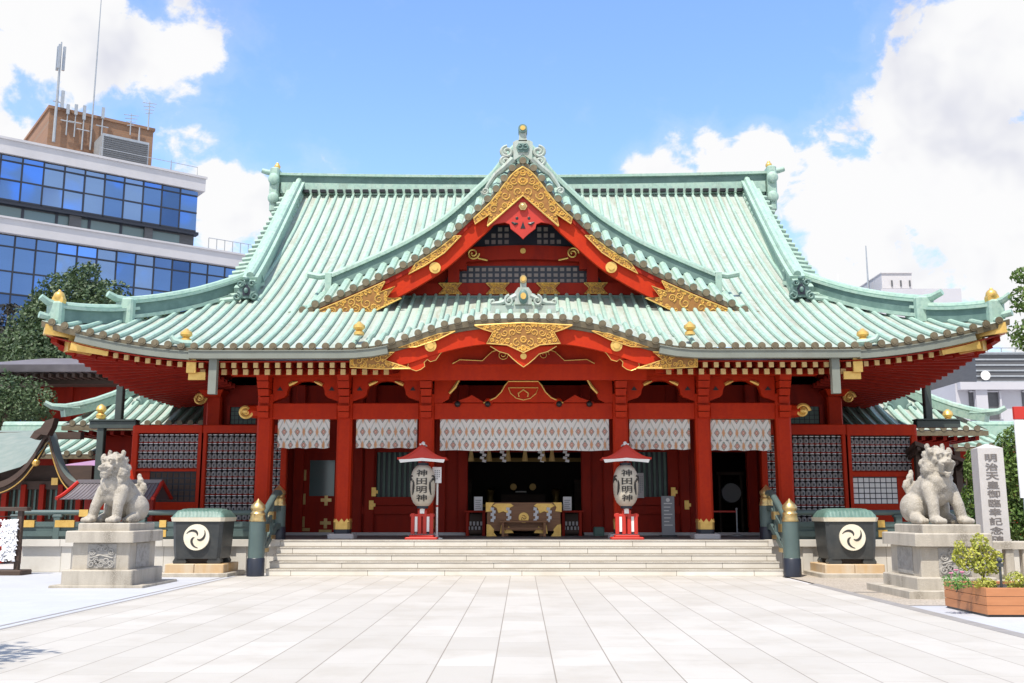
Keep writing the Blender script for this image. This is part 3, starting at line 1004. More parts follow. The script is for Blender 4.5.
for q in (-1, 1):
    hp('gable_strut', MB().box(q * 2.15 - .17, q * 2.15 + .17, GYW - .3, GYW - .03, z1 + .01, zr + .55).box(q * 2.15 - .4, q * 2.15 + .4, GYW - .28, GYW - .02, zr - .3, zr + .05), 'dred', gw)
    hp('gilt_cap', MB().box(q * 2.15 - .2, q * 2.15 + .2, GYW - .34, GYW - .30, zr + .40, zr + .58), 'gold', gw)
    hp('gilt_scroll', MB().tube(spiral(q * 1.55, zr + .2, .19, .04, 0, q * 1.6, GYW - .3), .03, 6).tube([(q * 1.4, GYW - .3, zr + .05), (q * 1.1, GYW - .3, zr - .02)], .03, 6), 'gold', gw)
hp('gilt_rosette', MB().disc((0, zr + .28), .09, GYW - .31, GYW - .27, 8), 'gold', gw)

# --- curved gable over the entrance: bargeboard, pediment, ornament
def kz(x): return ZE + bell(x)


YK = EY + .12
for sx in (-1, 1):
    kb = hp('curved_bargeboard', band(kz, 0.0, 3.85, lambda t: .14 + .0 * t, lambda t: .58 + .02 * t + .06 * math.sin(t * math.pi), YK, YK + .14, 50, sx), 'red')
    hp('bargeboard_moulding', band(kz, 0.0, 3.85, lambda t: .13, lambda t: .24, YK - .05, YK, 50, sx), 'tend', kb)
    xa, xb = 3.42, 4.42
    z_ = ZE - .14
    pts = [(xb, z_), (xb, z_ - .36), (xa + .2, z_ - .40), (xa - .55, z_ - .40), (xa - .1, z_ - .26), (xa + .12, z_ - .18), (xa - .12, z_ + .02), (xa + .3, z_ + .0)]
    hp('gilt_fitting', openwork([(sx * a, b) for a, b in pts], YK - .12, YK - .055, .11, .018), ['fili', 'gold'], kb)
    c = (sx * 2.38, kz(2.38) - .40)
    hp('gilt_boss', MB().disc(c, .15, YK - .07, YK - .004).disc(c, .085, YK - .1, YK - .06), 'gold', kb)
    pts = [(1.75, kz(1.75) - .20), (2.2, kz(2.2) - .16), (2.75, kz(2.75) - .16), (3.2, kz(3.2) - .18), (2.75, kz(2.75) - .30), (2.2, kz(2.2) - .31)]
    hp('gilt_fitting', openwork([(sx * a, b) for a, b in pts], YK - .09, YK - .052, .08, .014), ['fili', 'gold'], kb)
    # carved drop under the board
    cx = 2.75
    kc = kz(cx)
    pts = [(cx - .85, kz(cx - .85) - .56), (cx - .62, kz(cx - .62) - .66), (cx - .5, kc - .62), (cx - .36, kc - .66), (cx - .28, kc - .60), (cx - .2, kc - .68), (cx - .22, kc - .78), (cx - .12, kc - .86), (cx, kc - .90), (cx + .12, kc - .86), (cx + .22, kc - .78), (cx + .2, kc - .68), (cx + .3, kc - .58), (cx + .42, kc - .62), (cx + .6, kc - .56), (cx + .95, kz(cx + .95) - .50), (cx, kc - .46)]
    dd = hp('carved_drop', MB().prism([(sx * a, b) for a, b in pts], YK + .05, YK + .12), 'red', kb)
    hp('gilt_outline', MB().tube([(sx * a, YK + .045, b) for a, b in pts[:-1]], .011, 5), 'gold', dd)
z0 = kz(0)
half = [(0, z0 - .13), (1.25, kz(1.25) - .15), (1.0, kz(.9) - .28), (.78, kz(.8) - .36), (.94, z0 - .66), (.42, z0 - .70), (0, z0 - .90)]
poly = half + [(-a, b) for a, b in reversed(half[1:-1])]
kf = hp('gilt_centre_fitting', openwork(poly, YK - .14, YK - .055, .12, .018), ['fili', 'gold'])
half = [(0, z0 - .72), (.85, z0 - .72), (.62, z0 - .86), (.4, z0 - .92), (.28, z0 - 1.04), (.14, z0 - 1.16), (0, z0 - 1.26)]
kp = hp('carved_pendant', MB().prism(half + [(-a, b) for a, b in reversed(half[1:-1])], YK - .04, YK + .06), 'red', kf)
hp('gilt_outline', MB().tube([(a, YK - .05, b) for a, b in half[1:]] + [(-a, YK - .05, b) for a, b in reversed(half[1:-1])], .014, 5).disc((0, z0 - .98), .08, YK - .06, YK - .04), 'gold', kp)
# pediment board behind it
zpb = AZ(364, 26.4)
pl = [(k / 16 * 3.3, kz(k / 16 * 3.3) - .2) for k in range(17)]
ped = hp('pediment', MB().prism(pl + [(3.3, zpb - .4), (-3.3, zpb - .4)] + [(-a, b) for a, b in reversed(pl[1:])], 26.6, 26.7), 'red')
for q in (-1, 1):
    cv = [(q * .1, zpb + .02), (q * 1.9, zpb + .02), (q * 1.7, zpb + .13), (q * 1.1, zpb + .10), (q * .85, zpb + .34), (q * .5, zpb + .46), (q * .1, zpb + .55)]
    cc = hp('cloud_carving', MB().prism(cv, 26.48, 26.6), 'dred', ped)
    hp('gilt_outline', MB().tube([(a, 26.46, b) for a, b in cv[1:]], .013, 5).tube(spiral(q * .55, zpb + .26, .14, .03, 0, q * 1.5, 26.46), .012, 5), 'gold', cc)
# ornament on top of the curve
KY = EY + .75; zk = kz(0) + .34
hp('curved_gable_crest', MB().prism([(-.88, zk - .12), (.88, zk - .12), (.84, zk + .12), (-.84, zk + .12)], KY - .15, KY + .3), 'pan')
o = MB()
o.mat(0).prism([(-.36, zk + .1), (-.36, zk + .55), (-.22, zk + .72), (.22, zk + .72), (.36, zk + .55), (.36, zk + .1)], KY - .2, KY + .1)
for q in (-1, 1):
    o.mat(0).tube([(q * .3, KY - .08, zk + .42), (q * .6, KY - .08, zk + .3), (q * .95, KY - .08, zk + .17), (q * 1.32, KY - .08, zk + .15)], [.15, .13, .1, .08], 8)
    o.tube(spiral(q * .60, zk + .24, .2, .06, math.pi / 2, -q * 1.3, KY - .16), .06, 7)
    o.tube(spiral(q * 1.3, zk + .22, .1, .03, -math.pi / 2, q * 1.0, KY - .1), .05, 6)
o.mat(1).ball((0, KY - .22, zk + .38), .2, .06, .27)
o.mat(2).disc((0, zk + .38), .12, KY - .31, KY - .26, 14)
o.mat(0).prism([(-.14, zk + .7), (-.11, zk + .98), (.11, zk + .98), (.14, zk + .7)], KY - .16, KY + .1)
o.mat(3).disc((0, zk + 1.02), .145, KY - .22, KY + .3, 16)
o.mat(2).disc((0, zk + 1.02), .085, KY - .25, KY - .215, 12)
o.v = [(x * .62, y, zk + .06 + (z - zk) * .74) for x, y, z in o.v]
hp('crest_ornament', o, ['pan', 'dpat', 'gold', 'brass'], smooth=True)

# --- gutters and downpipes
for xa, xb, y in ((-XW + .9, -8.55, EY + .10), (-8.5, -3.45, EY - .13), (3.45, 8.5, EY - .13), (8.55, XW - .9, EY + .10)):
    n = 12
    pa = [(xa + (xb - xa) * k / n, y, roof_z(xa + (xb - xa) * k / n, EY) - .21) for k in range(n + 1)]
    g = hp('gutter', MB().bar(pa, .20, .19).bar([(p[0], p[1] - .0, p[2] + .1) for p in pa], .25, .025), 'gutter')
for px in (213.5, 835):
    x = A(px, 375, EY)[0] - CX
    hp('downpipe', MB().box(x - .10, x + .10, EY - .1, EY + .08, AZ(394, EY), AZ(359, EY)), 'gutter')

# --- rafters, soffit, purlins
M['goldcream'] = material('worn_gilt_end', (.66, .48, .22), .45, metal=.25, var=(.55, .36, .13), vs=5)
RZ = AZ(371.5, 25.6); SLP = .16
rm = MB(); rm.mat(0).box(-.055, .055, 0, 7.2, -.075, .075); rm.mat(1).box(-.062, .062, -.03, .05, -.072, .072)
def shear(mb, k): mb.v = [(x, y, z + k * y) for x, y, z in mb.v]; return mb
raf0 = hp('rafter', shear(rm, SLP), ['dred', 'goldcream'])
fm = MB(); fm.mat(0).box(-.05, .05, 0, 2.2, -.06, .06); fm.mat(1).box(-.057, .057, -.03, .04, -.066, .066)
fly0 = hp('flying_rafter', shear(fm, SLP * .6), ['dred', 'goldcream'])
first = True; RS = .281
for i in range(-42, 43):
    x = i * RS + .1
    if abs(x) > 11.9: continue
    cr = corner(x, EY)
    infront = abs(x) < 8.5
    if abs(x) > 3.55:
        y, z = (25.65, RZ) if infront else (26.0, RZ + .08 + cr * .9)
        if infront:
            if first: raf0.location = (x, y, z); first = False
            else: copy_part(raf0, (x, y, z), hall)
            if i == -30: pass
        fy, fz = (25.36, RZ + .135) if infront else (25.55, RZ + .15 + cr)
        if not infront or True:
            copy_part(fly0, (x + (.05 if infront else 0), fy, fz), hall) if not (i == -12) else setattr(fly0, 'location', (x, fy, fz))
rows = []
sof = MB()
for a, b in ((-XW + .1, -3.5), (3.5, XW - .1)):
    r0, rq, r1, r2 = [], [], [], []
    for k in range(25):
        x = a + (b - a) * k / 24; c_ = corner(x, EY)
        r0.append((x, EY + .15, RZ + .25 + c_)); rq.append((x, EY + 1.2, RZ + .25 + SLP * .9 + c_ * .62)); r1.append((x, 28.2, RZ + .27 + SLP * 2.6 + c_ * .25)); r2.append((x, 33.0, RZ + .27 + SLP * 7.4))
    sof.grid([r0, rq, r1, r2])
    sof.grid([[(p[0], EY + .08, p[2] - .02) for p in r0], [(p[0], EY + .12, p[2] - .045) for p in r0]])
for sx in (-1, 1):
    sof.grid([[(sx * (XW - .12), EY + .2 + k * 1.2, RZ + .27 + .62 * max(0, 1 - k / 5)) for k in range(12)], [(sx * 9.6, EY + .9 + k * 1.2, RZ + .22 + SLP * min(2.5, .3 + k * .75)) for k in range(12)]])
sof.grid([[(-3.5, 26.7, RZ + .4), (3.5, 26.7, RZ + .4)], [(-3.5, 33, RZ + .27 + SLP * 7.4), (3.5, 33, RZ + .27 + SLP * 7.4)]])
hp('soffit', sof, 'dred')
for sx in (-1, 1):
    for k in range(30):
        y = EY + .45 + k * .40
        L = min(2.9, (y - EY) * .95); x0 = XW - .32
        z0 = RZ + .08 + .58 * max(0, 1 - k / 16) ** 1.6; z1 = RZ + .12 + SLP * min(2.6, (y - EY) * .8) + .40 * max(0, 1 - (L + .2) / 2.6)
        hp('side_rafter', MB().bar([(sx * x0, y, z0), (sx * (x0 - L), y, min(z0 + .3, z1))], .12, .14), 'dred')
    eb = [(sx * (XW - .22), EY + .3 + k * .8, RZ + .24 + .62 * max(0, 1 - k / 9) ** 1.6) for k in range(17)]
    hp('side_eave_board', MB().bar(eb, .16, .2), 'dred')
    # corner beam with gilt cap
    zc_ = RZ + .62
    hp('corner_beam', MB().bar([(sx * 9.3, 28.6, zc_ - .02), (sx * 10.8, 26.9, zc_ - .02), (sx * (XW - .62), EY + .45, zc_ + .02)], .26, .30), 'dred')
    g = MB().bar([(sx * (XW - 1.0), EY + .72, zc_ + .03), (sx * (XW - .55), EY + .30, zc_ + .07)], .30, .34)
    g.bar([(sx * (XW - .72), EY + .42, zc_ + .36), (sx * (XW - .08), EY + .02, zc_ + .44)], .24, .26)
    g.bar([(sx * (XW - 1.7), EY + .22, zc_ - .12), (sx * (XW - .75), EY + .12, zc_ + .02)], .05, .22)
    hp('gilt_corner_cap', g, 'gold')
    x = sx * 8.55
    hp('gilt_fascia_end', MB().box(x - .12, x + .12, EY + .18, EY + .26, RZ - .05, RZ + .34).box(x - sx * .12 - .22, x - sx * .12 + .22, EY + .3, EY + .36, RZ - .22, RZ - .02), 'gold')
for xa, xb in ((-8.45, -3.5), (3.5, 8.45)): hp('fascia_beam', MB().box(xa, xb, 26.2, 26.35, RZ + .06, RZ + .36), 'red')

# --- porch columns, tie beams, brackets
CY = 28.2
colx = [AX(264.5, CY) - CX, AX(344.5, CY) - CX, AX(426, CY) - CX]
colx = [(colx[0] - (AX(784.5, CY) - CX)) / 2, (colx[1] - (AX(703.5, CY) - CX)) / 2, (colx[2] - (AX(620.5, CY) - CX)) / 2]
colx = colx + [-x for x in reversed(colx)]
TB0, TB1 = AZ(419.5, CY), AZ(403.5, CY)
KZ0, KZ1 = AZ(387, CY), AZ(377, CY)
cw = .212


def column_mb(w_, z0, z1):
    c = w_ * .28
    pts = [(-w_ + c, -w_), (w_ - c, -w_), (w_, -w_ + c), (w_, w_ - c), (w_ - c, w_), (-w_ + c, w_), (-w_, w_ - c), (-w_, -w_ + c)]
    return MB().prismz(pts, z0, z1)


proto = None
for x in colx:
    if proto is None:
        proto = hp('column', column_mb(cw, FZ + .42, TB1 + .25), 'red')
        hp('column_base_stone', MB().bbox(-.36, .36, -.36, .36, FZ, FZ + .13, .03), 'conc', proto)
        hp('iron_shoe', column_mb(cw + .008, FZ + .13, FZ + .25), 'frame', proto)
        sh = column_mb(cw + .012, FZ + .25, FZ + .44)
        for s_ in range(4):
            a = s_ * math.pi / 2
            for k in (-.15, 0, .15):
                q = MB().add([(k - .08, -cw - .012, FZ + .44), (k + .08, -cw - .012, FZ + .44), (k, -cw - .012, FZ + .54), (k - .08, -cw + .02, FZ + .44), (k + .08, -cw + .02, FZ + .44), (k, -cw + .02, FZ + .54)], [(0, 1, 2), (3, 5, 4), (0, 2, 5, 3), (1, 4, 5, 2), (0, 3, 4, 1)])
                sh.merge(q, lambda p: (p[0] * math.cos(a) - p[1] * math.sin(a), p[0] * math.sin(a) + p[1] * math.cos(a), p[2]))
        hp('gilt_collar', sh, 'gold', proto)
        proto.location = (x, CY, 0)
    else:
        c = copy_part(proto, (x, CY, 0), hall)
        for ch in proto.children: copy_part(ch, ch.location, c)
# nosings projecting in front of the columns, stacked bracket blocks above
for x in colx:
    b = MB()
    for z, h_, w_, d_ in ((TB0 + .10, .15, .155, .20), (TB0 + .27, .15, .165, .28), (TB1 + .06, .18, .15, .16), (TB1 + .27, .18, .155, .26), (TB1 + .48, .18, .165, .36), (TB1 + .68, .18, .17, .46)):
        b.taper(x - w_ * .92, x + w_ * .92, CY - cw - d_ * .8, CY + .1, z - h_ / 2, x - w_, x + w_, CY - cw - d_, CY + .1, z + h_ / 2)
    hp('bracket_block', b, 'red')
for sx in (-1, 1):
    x = sx * (abs(colx[0]) + .56)
    n = MB().mat(0).tube([(sx * (abs(colx[0]) + .2), CY, (TB0 + TB1) / 2), (x, CY, (TB0 + TB1) / 2 + .02)], [.2, .17], 8)
    n.mat(1).tube(spiral(x, (TB0 + TB1) / 2, .2, .05, 0, sx * 1.4, CY - .12), .05, 6).ball((x, CY - .1, (TB0 + TB1) / 2), .11, .12, .11)
    hp('beam_end_carving', n, ['red', 'gold'], smooth=True)
for i in range(5):
    xa, xb = colx[i] + cw, colx[i + 1] - cw
    hp('tie_beam', MB().bbox(xa, xb, CY - .17, CY + .17, TB0, TB1, .02), 'red')
    if i == 2: continue
    xm = (xa + xb) / 2; w_ = xb - xa
    # bracket arms leave a scalloped opening between them
    def arm(q):
        x0 = xa - .02 if q < 0 else xb + .02
        d = 1 if q < 0 else -1
        zpy = lambda p: AZ(p, CY)
        return [(x0, KZ1)] + [(x0 + d * w_ * f, zpy(p)) for f, p in ((.512, 377), (.512, 381.2), (.42, 381.8), (.36, 384), (.335, 385), (.29, 385.2), (.25, 387), (.225, 390.5), (.215, 395), (.17, 398), (.10, 399.5))] + [(x0, zpy(402))]
    for q_ in (-1, 1): ao = hp('bracket_arm', MB().prism(arm(q_), CY - .14, CY + .1), 'red')
    for q, x0 in ((1, xa), (-1, xb)):
        g = MB(); k_ = MB()
        g.tube([(x0 + q * w_ * .24, CY - .17, AZ(385.5, CY)), (x0 + q * w_ * .30, CY - .17, AZ(383.6, CY)), (x0 + q * w_ * .37, CY - .17, AZ(382, CY))], [.05, .055, .02], 6)
        k_.prism([(x0 + q * w_ * .10 - .08, AZ(391, CY)), (x0 + q * w_ * .10 + .08, AZ(391, CY)), (x0 + q * w_ * .10, AZ(387, CY))], CY - .16, CY - .142)
        hp('gilt_tip', g, 'gold', ao); hp('bracket_recess', k_, 'black', ao)
hp('purlin', MB().bbox(-8.2, -2.9, CY - .5, CY - .25, KZ1 - .02, KZ1 + .26, .03).bbox(2.9, 8.2, CY - .5, CY - .25, KZ1 - .02, KZ1 + .26, .03), 'red')
# centre bay: rainbow beam and frog-leg strut
zb0, zb1 = AZ(377.5, 27.4), AZ(364, 27.4)
xa, xb = colx[2] + cw, colx[3] - cw
rbm = MB(); n = 24; up, dn = [], []
for k in range(n + 1):
    x = xa + (xb - xa) * k / n; t = abs(x) / xb
    up.append((x, zb1 + .04 * (1 - t * t))); dn.append((x, zb0 - .02 + .07 * (1 - t ** 6) - .07))
rbm.prism(up + dn[::-1], 27.2, 27.5)
rbo = hp('rainbow_beam', rbm, 'red')
for q in (-1, 1):
    g = MB().tube(spiral(q * (xb - .28), (zb0 + zb1) / 2 + .03, .13, .03, 0, q * 1.5, 27.17), .025, 6)
    g.tube([(q * (xb - .2), 27.18, zb1 - .08), (q * (xb - .65), 27.18, zb0 + .12), (q * (xb - 1.05), 27.18, zb0 - .02), (q * (xb - .78), 27.18, zb0 - .06)], .025, 6)
    hp('gilt_scroll', g, 'gold', rbo)
    # brackets each side of the centre bay
    x0 = q * xb; L = -q
    am = [(x0, KZ1 + .08), (x0 + L * .75, KZ1 + .08), (x0 + L * .72, KZ1 - .1), (x0 + L * .45, KZ0 - .22), (x0 + L * .40, KZ0 - .36), (x0 + L * .2, KZ0 - .48), (x0, KZ0 - .56)]
    ao = hp('bracket_arm', MB().prism(am, CY - .14, CY + .1), 'red')
    hp('gilt_tip', MB().tube([(x0 + L * .42, CY - .17, KZ0 - .2), (x0 + L * .58, CY - .17, KZ0 - .02), (x0 + L * .74, CY - .17, KZ1 - .02)], [.04, .05, .02], 6), 'gold', ao)
half = [(0, TB1 + .62), (.42, TB1 + .62), (.52, TB1 + .50), (.62, TB1 + .32), (.78, TB1 + .16), (1.0, TB1 + .06), (1.12, TB1 + .01)]
fr = hp('frog_leg_strut', MB().prism(half + [(-a, b) for a, b in reversed(half[1:])], CY - .25, CY - .05), 'red')
lip = [(-a, b) for a, b in reversed(half[1:])] + half[1:]
g = MB().tube([(a, CY - .265, b - .02) for a, b in lip], .02, 6)
heart = [(-.42, TB1 + .42), (.42, TB1 + .42), (.36, TB1 + .26), (.2, TB1 + .12), (0, TB1 + .07), (-.2, TB1 + .12), (-.36, TB1 + .26), (-.42, TB1 + .42)]
g.tube([(a, CY - .265, b) for a, b in heart], .014, 5)
g.tube([(-.12, CY - .265, TB1 + .16), (-.14, CY - .265, TB1 + .26), (0, CY - .265, TB1 + .36), (.14, CY - .265, TB1 + .26), (.12, CY - .265, TB1 + .16)], .022, 5)
hp('gilt_outline', g, 'gold', fr)
for q in (-1, 1):
    hp('strut_foot', MB().ball((q * .98, CY - .2, TB1 + .02), .12, .1, .12).prism([(q * 1.1, TB1 + .01), (q * 1.45, TB1 + .22), (q * 1.6, TB1 + .14), (q * 2.0, TB1 + .01)], CY - .2, CY - .08), 'red', fr)
    for xq in (1.0, 1.85): hp('beam_boss', MB().ball((q * xq, CY - .25, TB1 - .04), .09, .1, .09), 'black', fr)

# --- hall wall with doors and windows, inner room
WY = 32.0
WT = AZ(385, WY)


def wx(px, py=480): return A(px, py, WY)[0] - CX


def wz(py): return AZ(py, WY)


wall = MB()
segs = [(wx(200), wx(300)), (wx(337), wx(376)), (wx(418), wx(467)), (wx(583), wx(632)), (wx(668), wx(711)), (wx(748), wx(846))]
for a, b in segs: wall.box(a, b, WY, WY + .25, FZ, WT)
zl = wz(452)
for a, b in ((wx(300), wx(337)), (wx(376), wx(418)), (wx(467), wx(583)), (wx(632), wx(668)), (wx(711), wx(748))): wall.box(a, b, WY + .02, WY + .23, zl, WT - .01)
wall.box(wx(376), wx(418), WY + .02, WY + .23, FZ, wz(497)); wall.box(wx(632), wx(668), WY + .02, WY + .23, FZ, wz(497))
wall.box(wx(376) - .05, wx(418) + .05, WY - .12, WY + .02, wz(505), wz(497)).box(wx(632) - .05, wx(668) + .05, WY - .12, WY + .02, wz(505), wz(497))
wall.box(wx(352), wx(420), WY - .10, WY + .0, wz(514), wz(506)).box(wx(630), wx(692), WY - .10, WY + .0, wz(514), wz(506))
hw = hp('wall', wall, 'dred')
hp('sill_stone', MB().box(wx(276), wx(466), WY - .22, WY - .02, FZ, FZ + .09), 'conc')
hp('sill_stone', MB().box(wx(583), wx(770), WY - .22, WY - .02, FZ, FZ + .09), 'conc')
for px in (283, 299, 358, 370, 441, 463, 586, 608, 684, 707, 752, 766): hp('wall_post', MB().bbox(wx(px) - .16, wx(px) + .16, WY - .14, WY + .0, FZ + .09, WT, .03), 'dred')
for px0, px1 in ((376, 418), (632, 668)):
    wn = hp('slat_window', MB().box(wx(px0), wx(px1), WY + .12, WY + .16, wz(497), zl), 'frame', hw)
    s_ = MB(); n = round((wx(px1) - wx(px0)) / .165)
    for k in range(n): s_.bbox(wx(px0) + (wx(px1) - wx(px0)) * (k + .22) / n, wx(px0) + (wx(px1) - wx(px0)) * (k + .72) / n, WY + .04, WY + .11, wz(497), zl, .01)
    hp('slats', s_, 'vdgreen', wn)
for px in (373, 378, 640): pass
for px, py in ((372, 505), (374.5, 492), (686, 505), (672.5, 492)):
    x, z = wx(px, py), wz(py)
    hp('gilt_fitting', MB().prism([(x - .07, z - .14), (x + .07, z - .14), (x + .07, z - .05), (x + .13, z - .05), (x + .13, z + .05), (x + .07, z + .05), (x + .07, z + .14), (x - .07, z + .14)], WY - .17, WY - .145), 'gold', hw)
# left bay door
dx0, dx1 = wx(301), wx(336.5)
door = hp('door', MB().box(dx0, dx1, WY + .06, WY + .14, FZ + .05, wz(496)).box(dx0, wx(309), WY + .06, WY + .14, wz(496), zl).box(wx(334), dx1, WY + .06, WY + .14, wz(496), zl).box(dx0, dx1, WY + .062, WY + .138, wz(460), zl), 'dred')
hp('door_glass', MB().box(wx(309), wx(334), WY + .09, WY + .1, wz(496), wz(460)), 'glass2', door)
g = MB()
for px, py in ((303, 475), (303, 499), (303, 522)): g.box(wx(px) - .09, wx(px) + .09, WY + .03, WY + .058, wz(py) - .17, wz(py) + .17)
g.box(wx(303) - .1, wx(303) + .26, WY + .031, WY + .055, wz(530) - .04, wz(530) + .06)
for py in (500, 523): g.box(wx(326.5) - .17, wx(326.5) + .17, WY + .03, WY + .058, wz(py) - .05, wz(py) + .05).box(wx(326.5) - .05, wx(326.5) + .05, WY + .028, WY + .056, wz(py) - .17, wz(py) + .14)
g.box(wx(326.5) - .2, wx(326.5) + .2, WY + .031, WY + .055, wz(531) - .05, wz(531) + .04)
hp('gilt_door_fitting', g, 'brass', door)
# upper wall corner posts, small grid windows above the side racks
for px in (213, 836):
    hp('corner_post', MB().bbox(wx(px) - .24, wx(px) + .24, WY - .3, WY + .2, FZ, WT + .4, .05), 'red')
    b = MB()
    for k in range(3): b.taper(wx(px) - .25, wx(px) + .25, WY - .5, WY + .1, wz(398) + k * .28, wx(px) - .4 - k * .12, wx(px) + .4 + k * .12, WY - .7 - k * .15, WY + .1, wz(398) + .2 + k * .28)
    hp('bracket_block', b, 'red')
    sx = -1 if px < 500 else 1
    x = wx(px) + sx * .42; z = wz(399)
    hp('gilt_nosing', MB().tube(spiral(x, z, .2, .05, 0, sx * 1.4, WY - .4), .05, 6).ball((x, WY - .35, z), .1), 'gold', smooth=True)
for a, b in ((228, 254), (792, 822)):
    bk = hp('grid_window', MB().box(wx(a), wx(b), WY - .05, WY - .02, wz(424), wz(407)), 'frame', hw)
    pn = MB(); lattice(None, pn, wx(a), wx(b), wz(424), wz(407), WY - .05, .15, .025)
    hp('grid_pane', pn, 'vdgreen', bk)
    hp('window_frame', MB().box(wx(a) - .1, wx(b) + .1, WY - .12, WY - .04, wz(407), wz(405)).box(wx(a) - .1, wx(a), WY - .12, WY - .04, wz(424), wz(407)).box(wx(b), wx(b) + .1, WY - .12, WY - .04, wz(424), wz(407)), 'dred', bk)
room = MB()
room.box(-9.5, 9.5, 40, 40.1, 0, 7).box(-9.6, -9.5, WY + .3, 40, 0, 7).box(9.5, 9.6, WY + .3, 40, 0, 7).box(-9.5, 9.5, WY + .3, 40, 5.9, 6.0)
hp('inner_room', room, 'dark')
hp('inner_floor', MB().box(-9.5, 9.5, WY + .24, 40, FZ - .05, FZ + .06), 'oldwood')
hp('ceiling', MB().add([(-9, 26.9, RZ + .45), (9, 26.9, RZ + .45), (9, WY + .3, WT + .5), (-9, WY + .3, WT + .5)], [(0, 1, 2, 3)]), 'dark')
al = MB()
al.mat(0).box(-1.6, 1.6, 37, 38, FZ, FZ + 1.0).box(-.8, .8, 36.6, 37, FZ + .3, FZ + 1.35).box(-2.6, -1.9, 37.4, 38, FZ, FZ + 1.9).box(1.9, 2.6, 37.4, 38, FZ, FZ + 1.9)
al.mat(1).box(-2.7, 2.7, 38.2, 38.3, FZ + 2.6, FZ + 2.75).box(-1.7, 1.7, 36.95, 37.0, FZ + .9, FZ + 1.0).disc((-.35, FZ + 1.62), .12, 36.7, 36.9).disc((.35, FZ + 1.62), .12, 36.7, 36.9)
al.mat(1).lathe([(.05, 0), (.16, .05), (.12, .3), (.18, .5), (.05, .6)], (-1.2, 36.9, FZ + 1.0), 10).lathe([(.05, 0), (.16, .05), (.12, .3), (.18, .5), (.05, .6)], (1.2, 36.9, FZ + 1.0), 10)
al.mat(2).box(-.28, .12, 36.55, 36.6, FZ + 1.42, FZ + 1.47)
hp('altar', al, ['oldwood', 'lens', 'white'])
# --- porch floor and stone base
pf = MB().mat(0).box(-13.2, 13.2, 26.95, 40.2, FZ - .16, FZ).mat(0).box(-6.36, 6.36, 26.62, 26.96, FZ - .02, FZ - .001)
hp('porch_floor', pf, ['floor'])
for a, b in ((-13.2, -6.37), (6.37, 13.2)):
    bw = MB()
    bw.box(a, b, 26.72, 27.4, -.05, FZ - .17).box(a - .02, b, 26.60, 26.98, FZ - .165, FZ + .005)
    for x in (-12.0, -10.4, -8.9, -7.4, 7.4, 8.9, 10.4, 12.0):
        if a < x < b: bw.box(x - .13, x + .13, 26.68, 26.8, -.04, FZ - .168)
    hp('platform_wall', bw, 'basewall')
settle(hall, (CX, 32.0, 0))
for c in hall.children: c.location.x += CX

# ------------------------------------------------------------ stone steps, newel posts, railings
st = MB()
pr = [(25.2 + .35 * k, .166 * j) for k in range(5) for j in (k, k + 1)]
prof = [(25.2, -.03)]
for k in range(5): prof += [(25.2 + .35 * k, .166 * (k + 1)), (25.2 + .35 * (k + 1) if k < 4 else 26.62, .166 * (k + 1))]
prof += [(26.62, -.03)]
st.prismx([(y, z - (.001 if z > .8 else 0)) for y, z in prof], CX - 6.36, CX + 6.36)
steps = tag(obj('stone_steps', st, 'steps'), 'broad flight of five pale granite steps up to the vermilion hall', 'steps')
ns = MB()
for k in range(5): ns.box(CX - 6.37, CX + 6.37, 25.2 + .35 * k - .012, 25.2 + .35 * k + .05, .166 * (k + 1) - .035, .166 * (k + 1) + .001)
obj('nosing', ns, 'stone', steps)


def newel(label, x, y, z0, h, group='newel posts of the step railings'):
    t = thing('newel_post', label, 'post', group)
    obj('shaft', MB().lathe([(.20, .0), (.20, h * .62), (.195, h - .34)], (0, 0, 0), 20), 'rail', t, True)
    obj('iron_foot', MB().lathe([(.215, 0), (.215, h * .25), (.20, h * .25 + .02)], (0, 0, 0), 20), 'frame', t, True)
    obj('brass_cap', MB().lathe([(.203, h - .36), (.206, h - .34), (.19, h - .30), (.17, h - .2), (.185, h - .17), (.15, h - .12), (.15, h - .10), (.185, h - .04), (.17, h + .03), (.10, h + .10), (.03, h + .17), (.005, h + .20)], (0, 0, 0), 20), 'brass', t, True)
    t.location = (x, y, z0)
    return t


NXL, NXR = -6.53, 6.60
newel('green newel post with brass cap at the foot of the steps beside left iron tank', NXL, 25.05, 0, 1.68)
newel('green newel post with brass cap at the foot of the steps beside right iron tank', NXR, 25.05, 0, 1.68)
newel('slate green newel post with brass cap at the top of the steps, left end', NXL - .05, 27.35, FZ, 1.25)
newel('slate green newel post with brass cap at the top of the steps, right end', NXR + .0, 27.35, FZ, 1.25)
for x, side, lab in ((NXL, 'left', 'sloping green stair rail with brass fittings at the left end of the stone steps'), (NXR, 'right', 'sloping green stair rail with brass fittings at the right end of the stone steps')):
    t = thing('stair_railing', lab, 'railing', 'stair railings')
    def zz(y, z): return z + (y - 25.05) * FZ / 1.75 if y < 26.8 else z + FZ
    ys = [25.2, 25.7, 26.2, 26.8, 27.2]
    obj('handrail', MB().tube([(x, y, zz(y, 1.22)) for y in ys], .085, 10), 'rail', t, True)
    obj('middle_rail', MB().bar([(x, y, zz(y, .82)) for y in ys], .12, .13), 'rail', t)
    obj('bottom_rail', MB().bar([(x, y, zz(y, .34)) for y in ys], .14, .16), 'rail', t)
    for y in (25.75, 26.4):
        obj('baluster', MB().bbox(x - .06, x + .06, y - .06, y + .06, zz(y, .30), zz(y, 1.2), .01), 'rail', t)
        g = MB().box(x - .095, x + .095, y - .12, y + .12, zz(y, .72), zz(y, .92)).box(x - .085, x + .085, y - .2, y + .2, zz(y, .22), zz(y, .32))
        obj('brass_fitting', g, 'brass', t)
    settle(t, (x, 26.0, 0))
